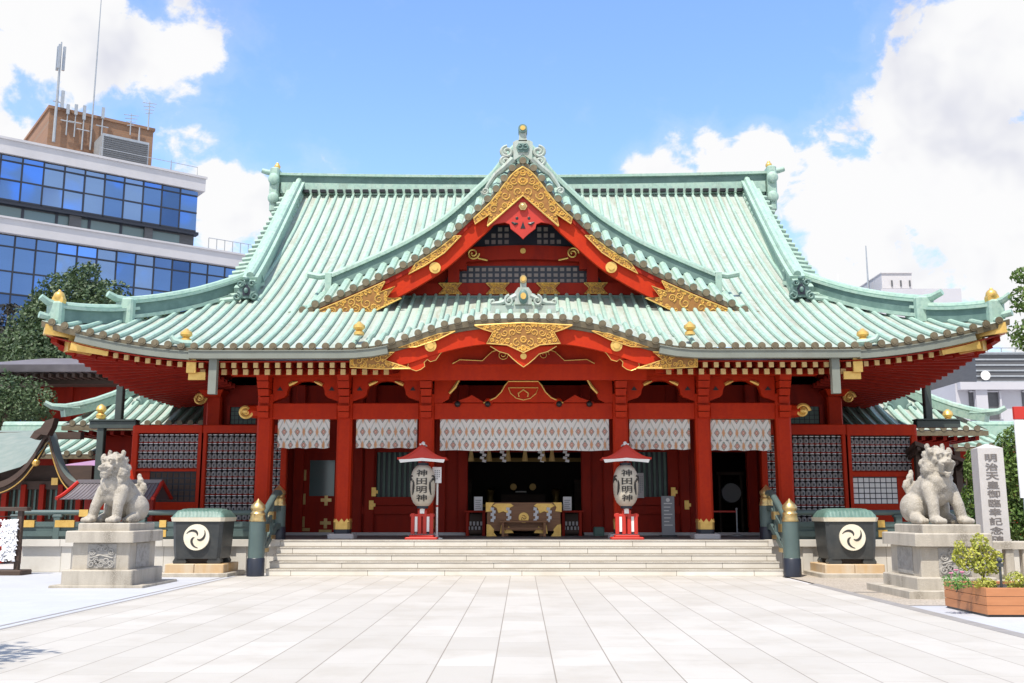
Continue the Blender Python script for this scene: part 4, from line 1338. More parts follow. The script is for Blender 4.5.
RZT = AZ(511.5, 27.15) - FZ


def railing(label, x0, x1, gold_at, name='veranda_railing'):
    t = thing(name, label, 'railing', 'veranda railings')
    y = 27.15
    obj('top_rail', MB().tube([(x0, y, FZ + RZT - .03), (x1, y, FZ + RZT - .03)], .075, 10), 'rail', t, True)
    obj('middle_rail', MB().box(x0, x1, y - .055, y + .055, FZ + RZT - .40, FZ + RZT - .27), 'rail', t)
    obj('bottom_rail', MB().box(x0, x1, y - .08, y + .08, FZ + .08, FZ + .22), 'rail', t)
    obj('kick_board', MB().box(x0, x1, y - .03, y + .03, FZ + .0, FZ + .33), 'rail', t)
    n = max(2, round(abs(x1 - x0) / 1.15)); p0 = None
    for k in range(n + 1):
        x = x0 + (x1 - x0) * k / n
        if p0 is None:
            p0 = obj('post', MB().bbox(-.085, .085, y - .09, y + .09, FZ, FZ + RZT - .08, .015).bbox(-.13, .13, y - .1, y + .1, FZ + RZT - .15, FZ + RZT - .08, .02), 'rail', t)
            p0.location.x = x
        else: copy_part(p0, (x, 0, 0), t)
    for x, z, w_ in gold_at:
        obj('brass_fitting', MB().box(x - w_, x + w_, y - .095, y - .06, z - .085, z + .085).box(x - w_, x + w_, y - .095, y + .08, z + .085, z + .10), 'gold', t)
    settle(t, ((x0 + x1) / 2, y, FZ))


zm = FZ + RZT - .33
railing('slate green veranda railing with gilt fittings running left from the steps behind the lion', AX(20, 27.15), NXL - .2,
        [(AX(32, 27.15), zm, .22), (AX(70, 27.15), zm, .26), (AX(88, 27.15), FZ + RZT - .05, .12), (AX(167, 27.15), zm, .09), (AX(167, 27.15), FZ + .15, .1)])
railing('slate green veranda railing with gilt fittings running right from the steps behind the lion', NXR + .2, AX(975, 27.15),
        [(AX(877, 27.15), zm, .09), (AX(878, 27.15), FZ + .15, .12), (AX(930, 27.15), FZ + RZT - .05, .1)])

# ------------------------------------------------------------ curtains between the columns
for pa, pb, qa, qb, lab in ((277.5, 329.5, 418.5, 448, 'white patterned curtain hanging in the leftmost bay, over the door with gilt fittings'),
                            (356, 417, 418.5, 448, 'white patterned curtain hanging over the slatted window left of the centre bay'),
                            (440, 609, 418.5, 450.5, 'widest white patterned curtain, hanging over the offertory box'),
                            (629.5, 690, 419.5, 449.5, 'white patterned curtain hanging over the slatted window right of the centre bay'),
                            (710.5, 771, 420, 450.5, 'white patterned curtain hanging over the dark open doorway at right')):
    y0 = 28.12
    xa, xb = AX(pa, y0, 435), AX(pb, y0, 435); z0, z1 = AZ(qb, y0), AZ(qa, y0)
    n = 60; rows = []
    for j in range(7):
        z = z0 + (z1 - z0) * j / 6
        rows.append([(xa + (xb - xa) * i / n, y0 + (.03 * math.sin(i * .62 + .6 * math.sin(i * .21)) + .012 * math.sin(i * 1.7)) * (1 - j / 7) + .02 * (1 - j / 6), z + (.012 * math.sin(i * .33) if j == 0 else 0)) for i in range(n + 1)])
    c = MB().grid(rows); c.grid([[(p[0], p[1] + .012, p[2]) for p in r] for r in rows])
    cu = obj('curtain', c, 'curtain', None, True)
    cu.data.transform(Matrix.Translation((-xa, -y0, -z1))); cu.location = (xa, y0, z1)
    tag(cu, lab, 'curtain', 'patterned curtains of the hall')
    rod = obj('curtain_rod', MB().tube([(-.12, .03, .035), (xb - xa + .12, .03, .035)], .022, 6), 'brass', cu)

# straw rope tassels and paper streamers behind the middle curtain
t = thing('sacred_rope', 'straw rope with hanging tassels and white zigzag papers under the widest curtain', 'rope')
y = 31.2
za = AZ(449, y)
obj('rope', MB().tube([(AX(466, y) + k * .45, y, za + .05 - .03 * math.sin(k * 1.1)) for k in range(9)], .06, 8), 'straw', t, True)
for px in (471, 489, 508, 525, 543, 552):
    x = AX(px, y)
    obj('tassel', MB().lathe([(.02, 0), (.05, -.03), (.055, -.1), (.10, -.38), (.02, -.39)], (x, y, za), 9), 'straw', t, True)
for px in (482, 502, 540, 565):
    x = AX(px, y); m = MB()
    for k, dx in enumerate((0, .07, 0, .07)): m.prism([(x + dx - .05, za - .05 - k * .09), (x + dx + .07, za - .05 - k * .09 - .02), (x + dx + .05, za - .15 - k * .09), (x + dx - .07, za - .13 - k * .09)], y - .08, y - .07)
    obj('paper_streamer', m, 'paper', t)
settle(t, (CX, y, za))

# ------------------------------------------------------------ lanterns on red stands
M['lpaper'] = material('aged_lantern_paper', (.58, .53, .44), .7, var=(.46, .41, .33), vs=5)


def lantern(label):
    t = thing('paper_lantern_stand', label, 'lantern', 'paper lanterns on red roofed stands')
    st_ = MB()
    st_.bbox(-.43, .43, -.30, .30, 0, .06, .02).bbox(-.33, .33, -.22, .22, .06, .12, .02)
    obj('foot', st_, 'signred', t)
    l = MB()
    for x in (-.25, -.07, .07, .25): l.bbox(x - .05, x + .05, -.06, .06, .14, .80 - abs(x) * .45, .01)
    l.bbox(-.33, .33, -.05, .05, .60, .67, .01)
    obj('stand_frame', l, 'signred', t)
    for x in (-.16, .16): obj('white_panel', MB().box(x - .035, x + .035, -.045, .0, .2, .6), 'white', t)
    obj('brass_knob', MB().ball((0, -.09, .84), .05).box(-.06, .06, -.08, .06, .68, .80), 'white', t)
    obj('pole', MB().bbox(-.05, .05, .06, .16, .14, 2.35, .01), 'signred', t)
    body = MB(); zc, hh, rr = 1.42, .57, .335
    prof = []
    for k in range(29):
        a = -1 + 2 * k / 28
        r = rr * (1 - abs(a) ** 2.6) ** .5 * .84 + .055
        prof.append((max(.1, r) + (.006 if k % 2 else 0), a * hh))
    body.lathe(prof, (0, 0, zc), 28)
    b = obj('lantern_body', body, 'lpaper', t, True)
    for q in (-1, 1): obj('lantern_hoop', MB().lathe([(.11, q * hh - .04), (.155, q * hh - .04), (.155, q * hh + .04), (.11, q * hh + .04)], (0, 0, zc), 20), 'frame', b)
    tx = column_text('神田明神', .32, .88, .03)
    wrap = MB(); wrap.v = []; wrap.f = tx.f; wrap.mi = tx.mi
    for x, yy, z in tx.v:
        a = max(-1, min(1, z / hh)); r = rr * (1 - abs(a) ** 2.6) ** .5 * .84 + .055 + .012
        wrap.v.append((x, -math.sqrt(max(.001, r * r - x * x)) + yy * .3, zc + z))
    obj('lettering', wrap, 'ink', b)
    cr = MB()
    for q in (-1, 1):                                   # part of a swirl crest at each side
        for k, (r0, a0) in enumerate(((.20, .3), (.13, .9), (.21, 2.6))):
            pth = []
            for i in range(9):
                u = a0 + 1.7 * i / 8
                th = q * (1.02 + r0 * math.cos(u) * 1.6); z = r0 * math.sin(u) * 1.3
                r = rr * (1 - abs(z / hh) ** 2.6) ** .5 * .84 + .055 + .008
                pth.append((r * math.sin(th), -r * math.cos(th), zc + z))
            cr.tube(pth, [.008, .02, .03, .034, .034, .03, .024, .016, .006], 5)
    obj('swirl_crest', cr, 'ink', b)
    rf = MB(); n = 14
    def rz_(x): return 2.10 + .40 * (1 - abs(x) / .66) ** 1.45 + .05 * (abs(x) / .66) ** 3
    xs = [-.66 + 1.32 * k / 20 for k in range(21)]
    rf.prism([(x, rz_(x)) for x in xs] + [(x, rz_(x) - .045) for x in reversed(xs)], -.36, .40)
    rf.prism([(x, rz_(x) - .04) for x in xs[1:-1]] + [(.58, 2.09), (.3, 2.10), (0, 2.13), (-.3, 2.10), (-.58, 2.09)], -.345, -.30)
    r_ = obj('little_roof', rf, 'signred', t)
    obj('roof_trim', MB().prism([(-.62, 2.11), (-.3, 2.12), (0, 2.15), (.3, 2.12), (.62, 2.11), (.58, 2.02), (.3, 2.05), (0, 2.07), (-.3, 2.05), (-.58, 2.02)], -.36, -.348), 'white', r_)
    obj('roof_edge', MB().tube([(x, -.37, rz_(x) - .005) for x in xs], .022, 6), 'signred', r_)
    obj('pendant', MB().prism([(-.08, 2.33), (.08, 2.33), (.1, 2.22), (0, 2.1), (-.1, 2.22)], -.35, -.31), 'signred', r_)
    obj('finial', MB().ball((0, -.02, 2.56), .05).box(-.07, .07, -.34, .38, 2.49, 2.53), 'white', r_)
    return t


LY = 27.25
lx0, lx1 = AX(423, LY), AX(625.5, LY)
l0 = lantern('paper lantern on red roofed stand left of the offertory box, white notice post beside it')
l0.location = (lx0, LY, FZ)
dup(l0, (lx1, LY, FZ), None, 'paper lantern on red roofed stand right of the offertory box, nearest the grey floor sign')

# notice on a white post
t = thing('notice_post', 'small white notice on a thin white post beside the left paper lantern', 'notice')
x = AX(437.5, 27.5); 
obj('post', MB().tube([(x, 27.5, FZ), (x, 27.5, AZ(470, 27.5))], .028, 8).disc((x, FZ), .1, 27.4, 27.6) if False else MB().tube([(x, 27.5, FZ), (x, 27.5, AZ(482, 27.5))], .03, 8).lathe([(.16, 0), (.16, .03), (.03, .05)], (x, 27.5, FZ), 14), 'white', t)
x0, x1 = AX(432.5, 27.45), AX(441.5, 27.45)
bd = obj('notice_board', MB().bbox(x0, x1, 27.42, 27.46, AZ(483, 27.45), AZ(467, 27.45), .005), 'paper', t)
m = MB()
for k in range(3):
    for j in range(6 - k): m.box(x - .07 + k * .055, x - .04 + k * .055, 27.414, 27.419, AZ(470 + j * 2, 27.45) - .035, AZ(470 + j * 2, 27.45))
obj('printed_lines', m, 'grey', bd)
obj('red_band', MB().tube([(x, 27.5, AZ(507, 27.5)), (x, 27.5, AZ(505, 27.5))], .034, 8), 'signred', t)
settle(t, (x, 27.5, FZ))
# notice board and grey sign at the right
y = 31.55
t = tag(obj('notice_board', MB().bbox(AX(636.5, y), AX(643.5, y), y, y + .04, AZ(498, y), AZ(473, y), .005), 'conc'), 'narrow pale notice board on the green slats beside the right lantern', 'notice')
m = MB()
for k in range(3):
    for j in range(9 - k): m.box(AX(640, y) - .075 + k * .06, AX(640, y) - .04 + k * .06, y - .006, y - .001, AZ(476 + j * 2.2, y) - .045, AZ(476 + j * 2.2, y))
obj('printed_lines', m, 'grey', t)
y = 30.5
t = thing('floor_sign', 'freestanding grey floor sign on the porch between right lantern and column', 'sign')
x0, x1 = AX(660.5, y), AX(673.5, y)
pn = obj('sign_panel', MB().bbox(x0, x1, y, y + .06, FZ + .04, AZ(496, y), .01), 'grey', t)
obj('base_plate', MB().bbox(x0 - .05, x1 + .05, y - .12, y + .2, FZ, FZ + .04, .01), 'iron', t)
m = MB()
for k in range(7): m.box(x0 + .07, x1 - .07 - .05 * (k % 3), y - .006, y - .001, AZ(504 + k * 3.6, y), AZ(503 + k * 3.6, y))
obj('printed_lines', m, 'white', pn)
obj('printed_emblem', MB().disc(((x0 + x1) / 2, AZ(500, y)), .06, y - .007, y - .001), 'white', pn)
settle(t, ((x0 + x1) / 2, y, FZ))
# small green box and rope barrier
x = AX(598, 31.2)
tag(obj('utility_box', MB().bbox(x - .16, x + .16, 31.1, 31.4, FZ, FZ + .27, .03).box(x - .12, x + .12, 31.08, 31.1, FZ + .05, FZ + .2), 'vdgreen'), 'small dark green box on the porch floor right of the offertory box', 'box')
t = thing('barrier_post', 'slim steel barrier post with red belt across the dark right doorway', 'barrier')
x = AX(735, 31); z1 = AZ(509, 31)
obj('post', MB().tube([(x, 31, FZ), (x, 31, z1)], .025, 8).lathe([(.17, 0), (.17, .03), (.03, .05)], (x, 31, FZ), 16).ball((x, 31, z1), .04), 'steel', t, True)
obj('belt', MB().box(AX(712, 31), x, 30.99, 31.0, z1 - .1, z1 - .05), 'signred', t)
settle(t, (x, 31, FZ))
# round ornament stand inside the right doorway
t = thing('ceremonial_stand', 'dim ceremonial stand with pale hanging drum inside the dark right doorway', 'stand')
x = AX(730, 34)
obj('frame', MB().box(x - .4, x - .33, 34, 34.1, FZ + .06, FZ + 2.0).box(x + .33, x + .4, 34, 34.1, FZ + .06, FZ + 2.0).box(x - .45, x + .45, 34, 34.1, FZ + 1.95, FZ + 2.05), 'oldwood', t)
obj('drum', MB().disc((x, FZ + 1.35), .32, 33.9, 34.2, 24), 'grey', t)
settle(t, (x, 34, FZ + .06))

# ------------------------------------------------------------ offertory box, side tables
BY = 30.6
t = thing('offertory_box', 'brown wooden offertory box with gilt corner fittings and round crest', 'offertory box')
x0, x1 = AX(487, BY, 515), AX(560.5, BY, 515); bx = (x0 + x1) / 2; hw_ = (x1 - x0) / 2
zt_, zb_ = AZ(502.5, BY), FZ
bh = zt_ - zb_
obj('chest', MB().bbox(-hw_, hw_, 0, 1.1, .16, bh - .05, .01), 'wood', t)
obj('top_rim', MB().box(-hw_ - .03, hw_ + .03, -.03, .06, bh - .06, bh).box(-hw_ - .03, hw_ + .03, 1.04, 1.13, bh - .06, bh).box(-hw_ - .03, -hw_ + .06, .06, 1.04, bh - .06, bh).box(hw_ - .06, hw_ + .03, .06, 1.04, bh - .06, bh), 'wood', t)
s_ = MB()
for k in range(9): s_.box(-hw_ + .06, hw_ - .06, .1 + k * .1, .15 + k * .1, bh - .045, bh - .005)
obj('slats', s_, 'wood', t)
for x in (-hw_ + .08, -.55, .55, hw_ - .08): obj('leg', MB().bbox(x - .08, x + .08, -.025, .12, 0, .30, .01), 'wood', t)
for q in (-1, 1):
    obj('corner_fitting', MB().prism([(q * (hw_ + .035), bh), (q * (hw_ - .22), bh), (q * (hw_ - .12), bh - .14), (q * (hw_ - .16), bh - .26), (q * (hw_ + .035), bh - .28)], -.045, -.031), 'gold', t)
    obj('corner_fitting', MB().prism([(q * (hw_ + .01), .0), (q * (hw_ - .30), .0), (q * (hw_ - .2), .12), (q * (hw_ - .22), .2), (q * (hw_ - .1), .34), (q * (hw_ + .01), .36)], -.045, -.028), 'gold', t)
    obj('hinge_fitting', MB().prism([(q * (.62 - .32), bh - .1), (q * (.62 - .22), bh - .03), (q * (.62 + .22), bh - .03), (q * (.62 + .32), bh - .1), (q * (.62 + .2), bh - .16), (q * (.62 + .14), bh - .32), (q * .62, bh - .26), (q * (.62 - .14), bh - .32), (q * (.62 - .2), bh - .16)], -.05, -.011), 'gold', t)
    obj('foot_fitting', MB().prism([(q * .3, .1), (q * .45, .3), (q * .55, .16), (q * .68, .34), (q * .72, .08)], -.05, -.027), 'gold', t)
cr = obj('crest', MB().disc((0, bh * .55), .155, -.04, -.005, 28), 'gold', t)
sw = MB()
for k in range(3):
    a = k * 2 * math.pi / 3
    sw.tube([(.02 * math.cos(a) + .1 * math.cos(a + u) * (u / 2.4), -.042, bh * .55 + .1 * math.sin(a + u) * (u / 2.4)) for u in (.3, .8, 1.3, 1.8, 2.4)], [.012, .014, .012, .009, .004], 5)
obj('crest_swirl', sw, 'wood', cr)
bench = MB().bbox(-.72, .72, -.42, -.12, .42, .47, .01).bbox(-.66, -.58, -.4, -.14, 0, .42, .01).bbox(.58, .66, -.4, -.14, 0, .42, .01).box(-.6, .6, -.3, -.26, .2, .26)
t.location = (bx, BY, FZ)
tag(obj('low_bench', bench, 'wood'), 'low brown wooden bench standing in front of the offertory box', 'bench').location = (bx, BY, FZ)
for k, px in enumerate((492.5, 508, 535, 548)):
    m = MB(); x = AX(px, BY) - bx
    for j, dx in enumerate((0, .05, 0, .05, 0)): m.prism([(x + dx - .045, bh - .14 - j * .085), (x + dx + .055, bh - .155 - j * .085), (x + dx + .045, bh - .245 - j * .085), (x + dx - .055, bh - .23 - j * .085)], -.075 - .002 * j, -.068 - .002 * j)
    o = obj('paper_streamer', m, 'paper'); o.location = (bx, BY, FZ)
    tag(o, ('leftmost', 'second from left', 'third from left', 'rightmost')[k] + ' of the four white zigzag paper streamers on the offertory box', 'paper streamer', 'paper streamers on the offertory box')
for pa, pb, lab, card in ((466.5, 486, 'dark red side table left of the offertory box carrying a pale card', (478.5, 'bluish white card in a stand on the table left of the offertory box')),
                          (561, 581, 'dark red side table right of the offertory box carrying small papers', (567, 'white card in a stand on the table right of the offertory box'))):
    y = 31.35; a, b = AX(pa, y), AX(pb, y); zt_ = AZ(510.5, y)
    t = thing('side_table', lab, 'table', 'side tables by the offertory box')
    obj('table_top', MB().bbox(a - .05, b + .05, y - .3, y + .3, zt_ - .06, zt_, .01), 'dred', t)
    for x in (a + .05, b - .05):
        for yy in (y - .24, y + .24): obj('leg', MB().bbox(x - .045, x + .045, yy - .045, yy + .045, FZ, zt_ - .06, .01), 'dred', t)
    obj('shelf_panel', MB().box(a + .09, b - .09, y - .2, y - .17, FZ + .1, FZ + .18).box(a + .1, b - .1, y + .1, y + .14, FZ + .05, zt_ - .1), 'oldwood', t)
    settle(t, ((a + b) / 2, y, FZ))
    x = AX(card[0], y - .1)
    c = obj('display_card', MB().prismx([(y - .16, zt_), (y - .10, zt_ + .42), (y - .085, zt_ + .42), (y - .06, zt_)], x - .13, x + .13), 'sidepave' if False else 'paper')
    tag(c, card[1], 'card')
    m = MB()
    for k in range(5): m.box(x - .09, x + .09 - .03 * (k % 2), y - .145 + .0085 * k - .012, y - .14 + .0085 * k - .008, zt_ + .06 + k * .06, zt_ + .08 + k * .06)
    obj('printed_lines', m, 'grey', c)
    bsk = MB()
    for k in range(9): bsk.merge(MB().box(-.03, .03, -.04, .04, 0, .12), lambda p, k=k: (p[0] + (a + b) / 2 + (k - 4) * .055, p[1] + y - .05 + .03 * (k % 3), p[2] + FZ + .16 + .15 * (k % 2)))
    tag(obj('paper_bundle', bsk, 'conc'), 'bundle of small pale papers on the lower shelf of the ' + ('left' if pa < 500 else 'right') + ' side table', 'papers', 'paper bundles')

# ------------------------------------------------------------ racks of small votive lanterns beside the hall
pl = MB()
pl.mat(0).lathe([(.035, -.09), (.068, -.06), (.078, 0), (.068, .06), (.035, .09)], (0, 0, 0), 10, 1, .6)
pl.mat(1).box(-.045, .045, -.045, .045, .10, .128).box(-.02, .02, -.054, -.042, -.035, .035)
pl.mat(2).box(-.055, .055, -.05, .05, .128, .15)
PME = None
M['plbody'] = material('grey_white_lantern_paper', (.33, .32, .315), .75, var=(.25, .24, .24), vs=30)


def rack(label, pxa, pxb, pya, pyb, cols, rows_, post_l=True, extra=None, lowpane=None):
    global PME
    y = 30.0
    t = thing('lantern_rack', label, 'lantern rack', 'votive lantern racks beside the hall')
    xa, xb = AX(pxa, y), AX(pxb, y)
    zt_ = AZ(pya, y); zb_ = AZ(pyb, y)
    top = AZ(425, y)
    obj('top_beam', MB().bbox(xa - .1, xb + .1, y - .14, y + .14, zt_ + .03, top, .02), 'dred' if False else 'red', t)
    for x in (xa - .06, xb + .06): obj('post', MB().bbox(x - .09, x + .09, y - .11, y + .11, FZ, top - .01, .02), 'red', t)
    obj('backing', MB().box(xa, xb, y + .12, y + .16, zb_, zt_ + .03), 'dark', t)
    dz = AZ(435, y) - AZ(443.62, y)
    dx = (xb - xa) / cols
    sh = MB()
    for r in range(rows_): sh.box(xa, xb, y + .0, y + .12, zt_ - dz * (r + 1) + .005, zt_ - dz * (r + 1) + .03)
    obj('shelves', sh, 'dred', t)
    k = 0; extra_mb = MB()
    for r in range(rows_):
        for c in range(cols):
            p = (xa + dx * (c + .5), y + .03, zt_ - dz * (r + .5) - .03)
            k += 1
            if k <= 100:
                if PME is None:
                    o = obj('votive_lantern', pl, ['plbody', 'frame', 'white'], t, True); PME = o.data
                else:
                    o = bpy.data.objects.new('votive_lantern', PME); COL.objects.link(o); o.parent = t
                o.location = p
            else: extra_mb.merge(pl, lambda q, p=p: (q[0] + p[0], q[1] + p[1], q[2] + p[2]))
    if extra_mb.v: obj('votive_lantern_rows', extra_mb, ['plbody', 'frame', 'white'], t, True, 'stuff')
    if lowpane:
        qa, qb, ra, rb, kind = lowpane
        x0, x1, z0, z1 = AX(qa, y), AX(qb, y), AZ(rb, y), AZ(ra, y)
        obj('middle_beam', MB().bbox(xa, xb, y - .09, y + .11, z1 + .02, zb_ - .01, .02), 'red', t)
        obj('lower_board', MB().box(xa, x0, y + .0, y + .1, FZ, z1 + .02).box(x1, xb, y + .0, y + .1, FZ, z1 + .02).box(x0, x1, y, y + .1, FZ, z0), 'red', t)
        bk = obj('lattice_window', MB().box(x0, x1, y + .03, y + .06, z0, z1 + .02), 'frame', t)
        pn = MB(); lattice(None, pn, x0, x1, z0, z1, y + .03, .17, .028 if kind == 'white' else .04)
        obj('lattice_pane', pn, 'white' if kind == 'white' else 'oldwood', bk)
    settle(t, ((xa + xb) / 2, y, FZ))


rack('red rack with four rows of small lanterns over a dark lattice, left of the hall', 136.5, 198.5, 434, 468.5, 12, 4, lowpane=(150, 197, 472, 502, 'dark'))
rack('tall red rack full of small lanterns between the dark lattice rack and the leftmost column', 205.5, 282, 434, 533, 14, 11)
rack('tall red rack full of small lanterns between the rightmost column and the white lattice rack', 766, 843.5, 436, 533, 14, 11)
rack('red rack with four rows of small lanterns over a white lattice, right of the hall', 850.5, 913, 437, 471.5, 12, 4, lowpane=(852, 896.5, 477.5, 504, 'white'))

# ------------------------------------------------------------ iron rainwater tanks with swirl crests
def tank(label):
    t = thing('rainwater_tank', label, 'water tank', 'iron rainwater tanks')
    w_, d_ = .62, .55
    def oct_(w, d, c, z): return [(-w + c, -d, z), (w - c, -d, z), (w, -d + c, z), (w, d - c, z), (w - c, d, z), (-w + c, d, z), (-w, d - c, z), (-w, -d + c, z)]
    b = obj('tank_body', MB().loft([oct_(w_ - .06, d_ - .06, .07, .12), oct_(w_ - .03, d_ - .03, .075, .4), oct_(w_, d_, .08, 1.02)]), 'iron', t)
    obj('rim', MB().loft([oct_(w_ + .03, d_ + .03, .08, 1.02), oct_(w_ + .05, d_ + .05, .08, 1.12)]), 'cream', t)
    obj('copper_lid', MB(), 'pat', t)
    lid = MB(); n = 14
    rows = []
    for i in range(43):
        u = -1 + 2 * i / 42
        row = []
        for j in range(17):
            v = -1 + 2 * j / 16
            h = .20 * max(0, 1 - abs(u) ** 6) ** .5 * max(0, 1 - abs(v) ** 4) ** .5
            if i % 3 == 0 and h > .02: h += .022
            row.append((u * (w_ + .02), v * (d_ + .02), 1.122 + h))
        rows.append(row)
    lid.grid(rows)
    for o in list(t.children):
        if o.name.startswith('copper_lid'): bpy.data.objects.remove(o)
    obj('copper_lid', lid, 'lidpat', t, True)
    for x in (-w_ + .2, w_ - .2):
        for y in (-d_ + .2, d_ - .2): obj('foot', MB().prism([(x - .15, 0), (x + .15, 0), (x + .17, .05), (x + .12, .14), (x - .12, .14), (x - .17, .05)], y - .12, y + .12), 'iron', t)
    obj('underside', MB().box(-w_ + .14, w_ - .14, -d_ + .16, d_ - .14, .02, .17), 'dark', t)
    c = obj('crest', MB().disc((0, .64), .315, -d_ - .03, -d_ + .08, 36), 'cream', t)
    sw = MB()
    for k in range(3):
        a0 = k * 2 * math.pi / 3 + 1.05
        pth = []
        for i in range(10):
            u = i / 9
            r = .045 + .215 * u ** .8; th = a0 + u * 1.75
            pth.append((r * math.cos(th), -d_ - .032, .64 + r * math.sin(th)))
        sw.tube(pth, [.008 + .030 * math.sin(math.pi * min(1, i / 9 * 1.05)) ** .8 * (1 - .3 * i / 9) for i in range(10)], 6)
    sw.v = [(x, max(y, -d_ - .036), z) for x, y, z in sw.v]
    obj('swirl', sw, 'ink', c)
    return t


M['lidpat'] = material('ribbed_dark_copper', (.075, .15, .125), .5, var=(.14, .235, .20), vs=6, bump=.1)
M['rustst'] = material('rust_stained_plinth', (.56, .52, .44), .8, var=(.50, .29, .10), vs=2.2, va=.25, stretch=(1, 1, .15), bump=.2)
t0 = tank('dark iron rainwater tank with cream swirl crest, between the left stone lion and the steps')
TY = 25.0
tlx = (AX(172, TY, 560) + AX(220, TY, 560)) / 2 + .02
t0.location = (tlx, TY + .45, .30)
trx = (AX(829, TY, 560) + AX(877, TY, 560)) / 2 - .02
dup(t0, (trx, TY + .45, .30), None, 'dark iron rainwater tank with cream swirl crest, between the right stone lion and the steps')
for x, s in ((tlx, 'left'), (trx, 'right')):
    p = thing('tank_plinth', 'low rust-stained stone plinth under the ' + s + ' iron rainwater tank', 'plinth', 'plinths of the rainwater tanks')
    obj('plinth_block', MB().bbox(-.72, -.005, -.64, .66, .09, .30, .015).bbox(.005, .72, -.64, .66, .09, .30, .015), 'rustst', p)
    obj('plinth_slab', MB().bbox(-.86, .86, -.78, .80, -.02, .09, .015), 'oldstone', p)
    p.location = (x, TY + .45, 0)

